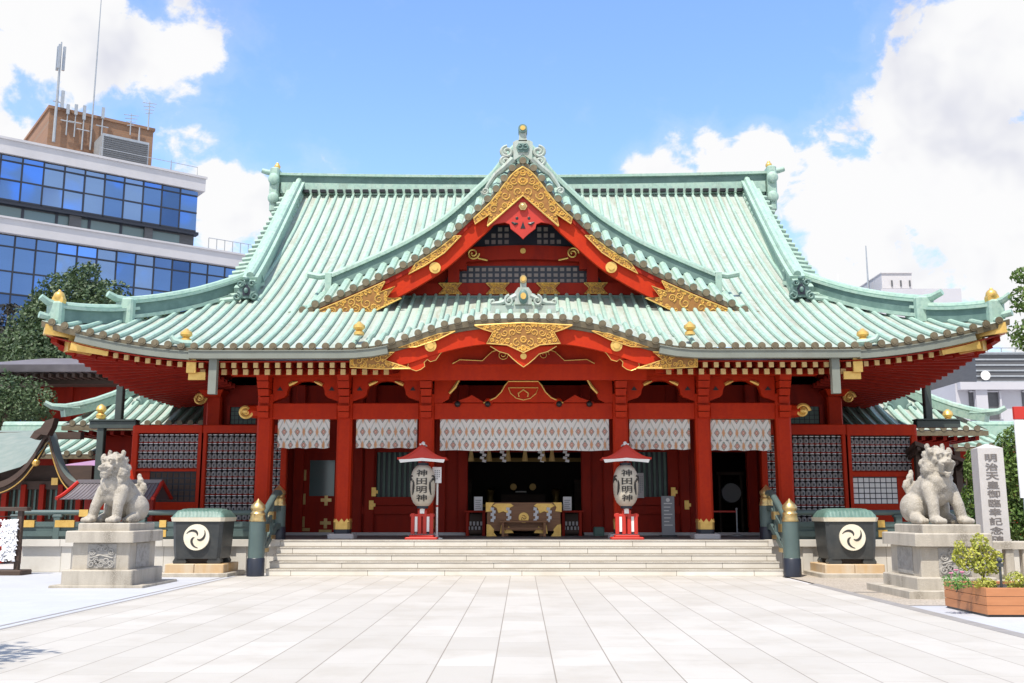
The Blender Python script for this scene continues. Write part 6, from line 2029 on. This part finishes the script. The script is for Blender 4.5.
# planter
PX0, PY0 = G(988, 617); PY1 = 17.05
t = thing('planter_box', 'orange brown timber planter box full of soil at the right foreground', 'planter')
zt_ = .43; PX1 = PX0 + 1.75
m = MB()
for k in range(3):
    z0, z1 = .03 + k * (zt_ - .03) / 3 + .002, .03 + (k + 1) * (zt_ - .03) / 3 - .006
    m.bbox(PX0, PX1, PY0, PY0 + .05, z0, z1, .005); m.bbox(PX0, PX0 + .05, PY0 + .051, PY1, z0, z1, .005)
    m.bbox(PX1 - .05, PX1, PY0 + .051, PY1, z0, z1, .005); m.bbox(PX0 + .051, PX1 - .051, PY1 - .05, PY1, z0, z1, .005)
obj('planks', m, 'planter', t)
obj('liner', MB().box(PX0 + .02, PX1 - .02, PY0 + .02, PY1 - .02, .0, zt_ - .05), 'black', t)
obj('soil', MB().grid([[(PX0 + .05 + (PX1 - PX0 - .1) * i / 8, PY0 + .05 + (PY1 - PY0 - .1) * j / 8, zt_ - .045 + .02 * math.sin(i * 2.1 + j)) for i in range(9)] for j in range(9)]), 'soil', t)
obj('metal_foot', MB().box(PX0 + .3, PX0 + .5, PY0 + .1, PY0 + .3, 0, .03).box(PX1 - .3, PX1 - .1, PY0 - .02, PY0 + .2, 0, .04), 'steel', t)
settle(t, ((PX0 + PX1) / 2, (PY0 + PY1) / 2, 0))


# ------------------------------------------------------------ plants and trees
def leaves(mb, c, rad, n, size, r, shell=.55, flat=.6):
    """n leaf faces in an ellipsoid, denser towards its surface"""
    c = Vector(c)
    for _ in range(n):
        while True:
            d = Vector((r.gauss(0, 1), r.gauss(0, 1), r.gauss(0, 1)))
            if d.length > .01: break
        d.normalize()
        q = shell + (1 - shell) * r.random() ** .7
        p = c + Vector((d.x * rad[0] * q, d.y * rad[1] * q, d.z * rad[2] * q))
        s = size * r.uniform(.6, 1.3)
        nrm = (d * .6 + Vector((r.gauss(0, .6), r.gauss(0, .6), r.gauss(.3, .6)))).normalized()
        a = nrm.cross(Vector((r.gauss(0, 1), r.gauss(0, 1), r.gauss(0, 1)))).normalized(); b = nrm.cross(a)
        tip = a * s; side = b * s * flat * .5
        mb.add([p - tip * .5, p + side, p + tip * .5 - nrm * s * .12, p - side], [(0, 1, 2, 3)])


def tree(name, label, cat, loc, trunk_h, trunk_r, clumps, n, size, leaf, seed, group=None, limbs=True):
    r = random.Random(seed)
    t = thing(name, label, cat, group)
    tr = MB()
    top = max(c[2] for c, _ in clumps)
    tr.tube([(0, 0, -.05), (.05, 0, trunk_h * .5), (-.03, .05, trunk_h), (0, 0, max(trunk_h, top * .92))], [trunk_r * 1.25, trunk_r, trunk_r * .75, trunk_r * .2], 9)
    if limbs:
        for c, rad in clumps:
            z0 = max(.3 * trunk_h, min(trunk_h, c[2] - Vector((c[0], c[1], 0)).length * .6))
            tr.tube([(0, 0, z0), (c[0] * .5, c[1] * .5, z0 * .55 + c[2] * .45), (c[0] * .95, c[1] * .95, c[2])], [trunk_r * .45, trunk_r * .28, trunk_r * .08], 6)
    obj('trunk', tr, 'bark', t, True)
    cr = MB()
    tot = sum(a[0] * a[1] + a[1] * a[2] + a[0] * a[2] for _, a in clumps)
    for c, rad in clumps:
        k = int(n * (rad[0] * rad[1] + rad[1] * rad[2] + rad[0] * rad[2]) / tot)
        leaves(cr, c, rad, k, size, r)
    obj('crown', cr, leaf, t)
    t.location = loc
    return t


def cone_clumps(h0, h1, rbot, rtop, levels, per, seed, sq=1.0):
    r = random.Random(seed); out = []
    for i in range(levels):
        q = i / (levels - 1); z = h0 + (h1 - h0) * q; R_ = rtop + (rbot - rtop) * (1 - q) ** .75
        k = max(1, round(per * (1 - q * .7)))
        for j in range(k):
            a = 2 * math.pi * (j + r.random() * .7) / k; d = R_ * r.uniform(.45, .85)
            s = R_ * r.uniform(.32, .55) + .25
            out.append(((math.cos(a) * d, math.sin(a) * d, z + r.uniform(-.4, .4)), (s, s, s * .8)))
    return out


def at(px, py, Y): x, z = A(px, py, Y); return (x, Y, 0)


def zat(py, Y): return AZ(py, Y)


Y = 56
tree('conifer_tree', 'tall dark green conifer rising behind the left roof corner, before the glass office', 'tree', at(78, 350, Y), zat(330, Y), .3,
     cone_clumps(zat(385, Y), zat(270, Y), 4.7, .8, 9, 9, 5), 46000, .25, 'leaf', 5)
tree('bushy_tree', 'bushy green tree between the conifer and the roof corner ridge', 'tree', at(135, 350, 58), zat(330, 58), .22,
     [((-.6, 0, zat(322, 58)), (1.6, 1.5, 1.4)), ((.9, .3, zat(316, 58)), (1.5, 1.4, 1.1)), ((2.0, 0, zat(330, 58)), (1.4, 1.4, 1.2)), ((0, 0, zat(345, 58)), (2.2, 1.8, 1.6))], 4200, .28, 'leaf', 8)
tree('purple_leaf_tree', 'dark brownish leaved tree at the left edge left of the conifer', 'tree', at(6, 350, 62), zat(350, 62), .22,
     cone_clumps(zat(395, 62), zat(308, 62), 2.4, .4, 7, 6, 9), 12000, .25, 'leafp', 9)
tree('broadleaf_tree', 'rounded green broadleaf tree below the brown eave at the left edge', 'tree', at(8, 395, 44), zat(400, 44), .2,
     [((-.8, 0, zat(395, 44)), (1.7, 1.4, 1.3)), ((.7, 0, zat(402, 44)), (1.5, 1.3, 1.2)), ((0, 0, zat(418, 44)), (2.0, 1.4, 1.2)), ((-2.2, 0, zat(400, 44)), (1.6, 1.3, 1.4))], 6200, .18, 'leaf', 12)
Y = 23.5
xr_ = AX(1068, Y, 420)
tree('garden_tree', 'leafy green tree entering the right edge above the signboard', 'tree', (xr_, Y, 0), 3.6, .14,
     [((-.55, 0, zat(300, Y)), (.55, .6, .42)), ((-.45, 0, zat(335, Y)), (.75, .7, .5)), ((.5, 0, zat(290, Y)), (.9, .8, .8)), ((-.78, -.1, zat(278, Y)), (.3, .3, .2)), ((.6, 0, zat(350, Y)), (.9, .8, .7)), ((-.5, 0, zat(372, Y)), (.4, .4, .3))], 5200, .12, 'leafb', 21)
Y = 23.0
tree('garden_shrub', 'tall dense green shrub between the stele and the signboard', 'shrub', at(1022, 470, Y), 1.6, .1,
     [((0, 0, zat(450, Y)), (.55, .6, .6)), ((.15, 0, zat(490, Y)), (.70, .7, .75)), ((-.3, 0, zat(470, Y)), (.4, .5, .5)), ((.3, 0, zat(530, Y)), (.75, .7, .6)), ((-.25, 0, zat(520, Y)), (.5, .5, .5)), ((.5, .1, zat(436, Y)), (.6, .5, .45))], 8500, .10, 'leafb', 22)
tree('garden_shrub', 'small bright shrub between the right lion and the memorial stele', 'shrub', at(966, 470, 24.5), 1.2, .06,
     [((0, 0, zat(510, 24.5)), (.18, .3, .6)), ((.12, 0, zat(470, 24.5)), (.13, .3, .5))], 1700, .09, 'leafb', 23)
# planted things in the planter
pc = ((PX0 + PX1) / 2, (PY0 + PY1) / 2)
def in_planter(px, py, Y): x, z = A(px, py, Y); return (x, Y, zt_ - .05), z - zt_ + .05
p, hgt = in_planter(978, 537, 16.2)
tree('golden_shrub', 'yellow green upright shrub, tallest plant in the planter', 'shrub', p, hgt * .7, .022,
     [((.02, 0, hgt * .90), (.14, .13, .15)), ((-.12, 0, hgt * .64), (.15, .15, .12)), ((.14, .05, hgt * .66), (.15, .14, .13)), ((.02, -.05, hgt * .42), (.20, .18, .14)), ((-.30, 0, hgt * .78), (.10, .08, .15)), ((.24, 0, hgt * .42), (.12, .12, .12)), ((-.25, 0, hgt * .46), (.12, .12, .1)), ((-.36, 0, hgt * .58), (.08, .07, .1)), ((.3, 0, hgt * .62), (.07, .07, .1))], 1500, .055, 'leafy', 31)
for k, (px, Y_, lab, rad, leaf) in enumerate(((955, 15.95, 'low bright green cushion plant at the left end of the planter', (.22, .2, .13), 'leafl'),
                                              (984, 15.75, 'low yellow green plant at the front corner of the planter', (.17, .13, .10), 'leafy'),
                                              (1014, 15.8, 'low yellow green plant at the right end of the planter', (.17, .15, .15), 'leafy'))):
    x = AX(px, Y_, 575)
    tree('bedding_plant', lab, 'plant', (x, Y_, zt_ - .05), .08, .01, [((0, 0, rad[2] * .9), rad), ((rad[0] * .5, 0, rad[2] * .7), tuple(v * .7 for v in rad))], 520, .04, leaf, 40 + k, 'bedding plants in the planter', False)
for k, (px, py, Y_) in enumerate(((951, 573, 15.9), (956, 570, 16.1), (962, 572, 15.9))):
    x, z = A(px, py, Y_); m = MB()
    for j in range(6): a = j * math.pi / 3; m.ball((.022 * math.cos(a), .022 * math.sin(a), 0), .016, .016, .010, 6, 4)
    m.tube([(0, 0, 0), (0, 0, -(z - zt_ + .03))], .005, 5)
    o = obj('flower', m, M.setdefault('pink', material('pink_petals', (.62, .20, .32), .6))); o.location = (x, Y_, z)
    tag(o, 'small pink flower on the cushion plant at the left end of the planter', 'flower', 'pink flowers in the planter')
x, z = A(1000, 568, 15.7)
o = obj('garden_spike', MB().tube([(0, 0, -(z - zt_ + .05)), (0, 0, .12)], .02, 7).ball((0, 0, .12), .04).lathe([(.05, 0), (.05, .05)], (0, 0, .02), 8), 'iron'); o.location = (x, 15.7, z)
tag(o, 'small dark garden spike lamp standing in the planter', 'garden lamp')
# the tree whose shadow falls into the left foreground
tree('camphor_tree', 'spreading tree at the left edge of the court whose shadow falls on the paving', 'tree', (-8.45, 8.3, 0), 4.0, .25,
     [((1.0, .6, 5.2), (1.1, .9, .6)), ((0, 0, 6.2), (1.6, 1.6, 1.0)), ((.9, -1.0, 5.6), (1.2, 1.0, .7)), ((-1.2, .5, 5.6), (1.4, 1.3, .9))], 2600, .17, 'leafb', 51)

# ------------------------------------------------------------ glass office block at the left
dv = ray(1870, 512); dv.z = 0; dv.normalize()
q = ray(198, 190); OD = 80.0
O_ = Vector((q.x / q.y * OD, OD, 0))
nv = Vector((dv.y, -dv.x, 0))                           # facing the camera side


def fac(px, py, out=0.0):                               # photo measurement -> (s, z) on the facade plane
    r = ray(px, py); P0 = O_ + nv * out
    t = (P0.x * nv.x + P0.y * nv.y) / (r.x * nv.x + r.y * nv.y)
    p = r * t
    return ((p - O_).dot(dv), H + p.z)


office = thing('office_building', 'dark blue mirror glass office block with white bands behind the hall at left', 'office building')


def ob(name, mb, mats, parent=None, smooth=False):
    return obj(name, mb, mats, parent or office, smooth)


sL = fac(-60, 300)[0]
s1 = fac(198, 190)[0]; s2 = fac(262, 262)[0] + 1.0
zb1t = fac(0, 138)[1]; zb1b = fac(0, 153.5)[1]; zw1b = fac(0, 199)[1]; zrb = fac(0, 218)[1]; zb2b = fac(0, 234)[1]
zt2 = zrb
DEP = 26.0
# local frame: x along the facade, y into the building (away from us), z up
core = MB().box(sL, s1, .4, DEP, zb2b, zb1t - .05)
core.box(sL, s2, .2, DEP, 0, zb2b)
ob('core', core, 'darkgrey')
ob('white_band', MB().box(sL, s1 + .5, -.35, DEP, zb1b, zb1t).box(sL, s1 + .6, -.45, -.30, zb1t - .12, zb1t + .06), 'conc')
ob('white_band', MB().box(sL, s2 + .5, -.75, DEP, zb2b, zb2b + (zrb - zb2b) * .93).box(sL, s2 + .6, -.85, -.7, zrb - (zrb - zb2b) * .12, zrb), 'conc')
# window bands
pw = (fac(80, 200)[0] - fac(60, 200)[0])
cnt = [0]


def wband(sa, sb, z0, z1, y, pw, rowsz, mat='glass', mull=.12):
    n = max(1, round((sb - sa) / pw)); p = (sb - sa) / n
    for i in range(n):
        a, b = sa + i * p, sa + (i + 1) * p
        fr_ = MB().box(a, a + mull, y - .06, y + .05, z0, z1)
        zc = z0
        for h in rowsz: fr_.box(a + mull, b, y - .055, y + .05, zc - mull * .5, zc + mull * .5); zc += h * (z1 - z0)
        fo = ob('window', fr_, 'frame')
        pn = MB(); zc = z0; rr_ = random.Random(i * 7 + int(z0))
        for h in rowsz:
            z_a, z_b = zc + mull * .5, zc + h * (z1 - z0) - mull * .5
            dy = [rr_.uniform(-.022, .022) for _ in range(3)]
            pn.add([(a + mull, y + dy[0], z_a), (b, y + dy[1], z_a), (b, y + dy[1] + dy[2], z_b), (a + mull, y + dy[0] + dy[2], z_b)], [(0, 1, 2, 3)])
            zc += h * (z1 - z0)
        ob('pane', pn, mat if mat != 'glass' else rr_.choice(('glass', 'glass', 'glass', 'glassb', 'glassc')), fo)


wband(sL, s1 - .05, zw1b, zb1b - .05, -.12, pw, (.45, .42, .13))
# recessed band
m = MB()
wband(sL, s1 - 1.2, zrb + .05, zw1b - .3, .35, pw * 1.7, (1.0,), 'glass2', .2)
for q0, q1, py in ((70, 82, 215), (145, 153, 232)): ob('column_cladding', MB().box(fac(q0, py)[0], fac(q1, py)[0], .1, .4, zrb, zw1b - .28), 'darkgrey')
ob('soffit', MB().box(sL, s1 + .2, -.14, .6, zw1b - .3, zw1b - .06), 'frame')
hb = zw1b and (zb1b - zw1b)
zc = zb2b - .05
for k in range(2):
    z1_ = zc; z0_ = zc - (fac(0, 234)[1] - fac(0, 293)[1])
    wband(sL, s2 - .05, z0_, z1_, -.30, pw, (.38, .42, .20))
    zc = z0_ - .02
wband(sL, s2 - .05, max(.5, zc - 6.5), zc, -.30, pw, (.5, .5))
# return wall at the right end of each block gets the same bands
for (sx_, z0_, z1_) in ((s1, zw1b, zb1b),):
    mm = MB()
    for j in range(6):
        y0_ = .2 + j * 2.4
        mm.add([(sx_ + .01, y0_ + .1, z0_ + .1), (sx_ + .01, y0_ + 2.3, z0_ + .1), (sx_ + .01, y0_ + 2.3, z1_ - .1), (sx_ + .01, y0_ + .1, z1_ - .1)], [(0, 1, 2, 3)])
    ob('side_pane', mm, 'glass')
# roof railing on the lower block
m = MB()
za_ = zrb
for k in range(11):
    s_ = s1 + 1.0 + (s2 - s1) * k / 10; m.tube([(s_, -.4, za_), (s_, -.4, za_ + 1.0)], .035, 5)
m.tube([(s1 + 1.0, -.4, za_ + 1.0), (s2 + 1.0, -.4, za_ + 1.0)], .035, 5)
m.tube([(s1 - 8, -.2, zb1t), (s1 - 8, -.2, zb1t + .8), (s1 - .2, -.2, zb1t + .8), (s1 - .2, -.2, zb1t)], .03, 5)
ob('roof_railing', m, 'steel')
# brick penthouse
PO = 5.0
def facp(px, py): return fac(px, py, -PO)
pa_, pb_ = facp(48, 130)[0], facp(153.5, 130)[0]
zpt = facp(48, 108)[1]; 
pl_ = MB().box(pa_, pb_, PO, PO + 14, zb1t - .3, zpt)
ph = ob('brick_penthouse', pl_, 'brick')
ob('parapet', MB().box(pa_ - .12, pb_ + .12, PO - .12, PO + 14.1, zpt, zpt + .25), 'conc' if False else 'brick', ph)
ob('vent_slot', MB().box(pa_ - .03, pa_ + .02, PO + 4, PO + 5, zb1t + 1.0, zb1t + 2.4), 'frame', ph)
m = MB().box(facp(92, 150)[0], facp(138, 150)[0], PO - 3.2, PO - .6, zb1t, facp(110, 148)[1])
cu = ob('cooling_unit', m, 'steel')
m = MB()
for k in range(14): m.box(facp(92, 150)[0] + .1, facp(138, 150)[0] - .1, PO - 3.27, PO - 3.21, zb1t + .15 + k * (facp(110, 148)[1] - zb1t - .3) / 14, zb1t + .15 + (k + .55) * (facp(110, 148)[1] - zb1t - .3) / 14)
ob('louvres', m, 'darkgrey', cu)


def mast(px, pyb, pyt, r, extra=None, name='mast'):
    s_, zb_ = fac(px, pyb, -PO + .4); zt_ = fac(px + (pyt - pyb) * -.0, pyt, -PO + .4)[1]
    mm = MB().tube([(s_, PO - .4, zb_), (s_, PO - .4, zb_ + (zt_ - zb_) * .6), (s_, PO - .4, zt_)], [r, r * .8, r * .45], 7)
    if extra: extra(mm, s_, PO - .4, zb_, zt_)
    return ob(name, mm, 'steel')


def cell(mm, s, y, zb, zt):
    h = zt - zb
    for a in (0, 2.1, 4.2): mm.box(s + .28 * math.cos(a) - .1, s + .28 * math.cos(a) + .1, y + .28 * math.sin(a) - .1, y + .28 * math.sin(a) + .1, zb + h * .72, zb + h * .96)
    mm.tube([(s - .3, y, zb + h * .4), (s + .5, y, zb + h * .4)], .06, 5).box(s + .3, s + .55, y - .1, y + .1, zb + h * .35, zb + h * .52)


def panel(mm, s, y, zb, zt):
    h = zt - zb; mm.box(s - .12, s + .12, y - .08, y + .08, zb + h * .68, zt).tube([(s - .5, y, zb + h * .45), (s + .5, y, zb + h * .45)], .05, 5)


def yagi(mm, s, y, zb, zt):
    for k in range(4): mm.tube([(s - .6 + .1 * k, y, zt - .25 - .3 * k), (s + .6 - .1 * k, y, zt - .1 - .3 * k)], .035, 4)


mast(53.5, 142, 40, .13, cell, 'cell_mast')
mast(90, 150, -8, .075, None, 'lightning_mast')
mast(81.5, 150, 105, .07, panel, 'panel_antenna'); mast(101, 142, 107, .07, panel, 'panel_antenna')
mast(66, 135, 104, .06, panel, 'panel_antenna'); mast(74, 137, 104, .06, panel, 'panel_antenna')
mast(130, 135, 113, .06, yagi, 'tv_aerial'); mast(148, 130, 101, .07, yagi, 'tv_aerial')
mast(137.5, 160, 127, .12, None, 'vent_pipe'); mast(170.5, 176, 160, .07, None, 'vent_pipe')
office.location = O_
office.rotation_euler.z = math.atan2(dv.y, dv.x)
# x axis along dv; y axis then points away from the camera side

# ------------------------------------------------------------ buildings at the right
def block(name, label, cat, px0, px1, pyt, Y, depth, mat, extras, z0=0):
    t = thing(name, label, cat)
    x0, x1, z1 = AX(px0, Y, pyt), AX(px1, Y, pyt), AZ(pyt, Y)
    w_ = obj('wall', MB().box(x0, x1, Y, Y + depth, z0, z1), mat, t)
    extras(t, w_, Y)
    settle(t, ((x0 + x1) / 2, Y + depth / 2, 0))
    return t


def ex1(t, w_, Y):
    def X(p): return AX(p, Y, 300)
    def Z(p): return AZ(p, Y)
    obj('stair_tower', MB().box(X(885), X(915.5), Y + .5, Y + 9, Z(288), Z(273)).box(X(884.5), X(916), Y + .4, Y + 9.1, Z(273), Z(272)), 'conc', t)
    m = MB()
    for p in (895, 904, 913): m.box(X(p) - .06, X(p) + .06, Y + .42, Y + .5, Z(286), Z(280))
    obj('tower_slot', m, 'darkgrey', t)
    for a, b, c, d in ((892, 916.5, 299.5, 305), (929, 939, 304, 308)):
        fo = obj('window', MB().box(X(a), X(b), Y - .04, Y - .01, Z(d), Z(c)), 'frame', t)
        obj('window_sill', MB().box(X(a) - .2, X(b) + .2, Y - .2, Y - .04, Z(d) - .2, Z(d)), 'lavw', fo)
    obj('dark_wing', MB().prism([(X(853), Z(294)), (X(865), Z(290.5)), (X(881), Z(288)), (X(881), Z(340)), (X(853), Z(340))], Y + 1, Y + 12), 'darkgrey', t)
    obj('raised_parapet', MB().box(X(945), X(960), Y + .3, Y + 10, Z(296), Z(291.5)), 'lavw', t)
    m = MB().tube([(X(881), Y + 3, Z(288)), (X(881), Y + 3, Z(238))], [.09, .05], 6).box(X(880), X(883), Y + 2.8, Y + 3.2, Z(287), Z(284))
    obj('roof_mast', m, 'steel', t)
    m = MB().tube([(X(857.5), Y + 5, Z(292)), (X(857.5), Y + 5, Z(262))], [.08, .04], 6).ball((X(857.5), Y + 4.7, Z(285)), .55, .2, .55).tube([(X(855), Y + 5, Z(276)), (X(860.5), Y + 5, Z(278))], .05, 5)
    obj('satellite_dish', m, 'white', t)


block('office_building', 'pale lavender office block with roof tower above the right roof corner', 'office building', 881, 961, 289.5, 88, 14, 'lavw', ex1)


def ex2(t, w_, Y):
    def X(p): return AX(p, Y, 390)
    def Z(p): return AZ(p, Y)
    obj('parapet', MB().box(X(957), X(1080), Y - .5, Y + 10, Z(391), Z(383.5)), 'lavw', t)
    for a, b in ((968, 972.5), (985, 997), (1021, 1034)):
        fo = obj('window', MB().box(X(a), X(b), Y - .05, Y - .01, Z(420), Z(392)), 'darkgrey', t)
        obj('window_frame', MB().box(X(b), X(b) + .12, Y - .25, Y - .01, Z(420), Z(392)).box(X(a), X(b), Y - .2, Y - .06, Z(393), Z(391.6)), 'lavw', fo)
    obj('pier', MB().box(X(973), X(984.5), Y - .35, Y, 0, Z(391)), 'lavw', t)


block('white_building', 'low white modern building with deep window slots behind the right wing', 'building', 955, 1085, 384, 60, 10, 'lavw', ex2)


def ex3(t, w_, Y):
    def X(p): return AX(p, Y, 360)
    def Z(p): return AZ(p, Y)
    m = MB()
    for k in range(6): m.box(X(975), X(1085), Y - .06, Y, Z(383 - k * 5.5), Z(383 - k * 5.5) + .12)
    obj('cladding_lines', m, 'steel', t)
    obj('coping', MB().box(X(974), X(1086), Y - .2, Y + 12, Z(354.5), Z(353)), 'steel', t)
    obj('satellite_dish', MB().lathe([(.02, 0), (.22, .04), (.36, .12), (.38, .16)], (0, 0, 0), 16), 'white', t, True)
    dsh = [c for c in t.children if c.name.startswith('satellite_dish')][-1]
    dsh.data.transform(Matrix.Rotation(math.pi / 2, 4, 'X')); dsh.data.transform(Matrix.Translation((X(982.5), Y - .15, Z(376.5))))
    obj('dish_arm', MB().tube([(X(982.5), Y - .02, Z(376.5)), (X(982.5), Y - .2, Z(376.5))], .05, 6), 'steel', dsh)
    rl = MB()
    for k in range(9): rl.box(X(980) + k * 1.1, X(980) + k * 1.1 + .06, Y + 1, Y + 1.06, Z(353.2), Z(346.8))
    rl.box(X(980), X(1086), Y + .99, Y + 1.07, Z(347), Z(346.2))
    obj('roof_railing', rl, 'steel', t)


block('grey_building', 'dark grey clad building above the white modern one at the right edge', 'building', 975, 1085, 354, 78, 12, 'darkgrey', ex3)
# far city rows to close the horizon
for k, (px0, px1, pyt, Y, lab) in enumerate(((-260, -30, 330, 120, 'plain pale apartment block far behind the glass office at left'), (1090, 1250, 380, 110, 'plain pale apartment block far behind the right trees'))):
    def exn(t, w_, Y, a=px0, b=px1):
        m = MB()
        for i in range(8):
            for j in range(6): m.box(AX(a + (b - a) * (i + .2) / 8, Y), AX(a + (b - a) * (i + .7) / 8, Y), Y - .04, Y - .01, 3 + j * 3.2, 4.8 + j * 3.2)
        obj('windows', m, 'glass2', t)
    block('apartment_block', lab, 'building', px0, px1, pyt, Y, 15, 'conc', exn)
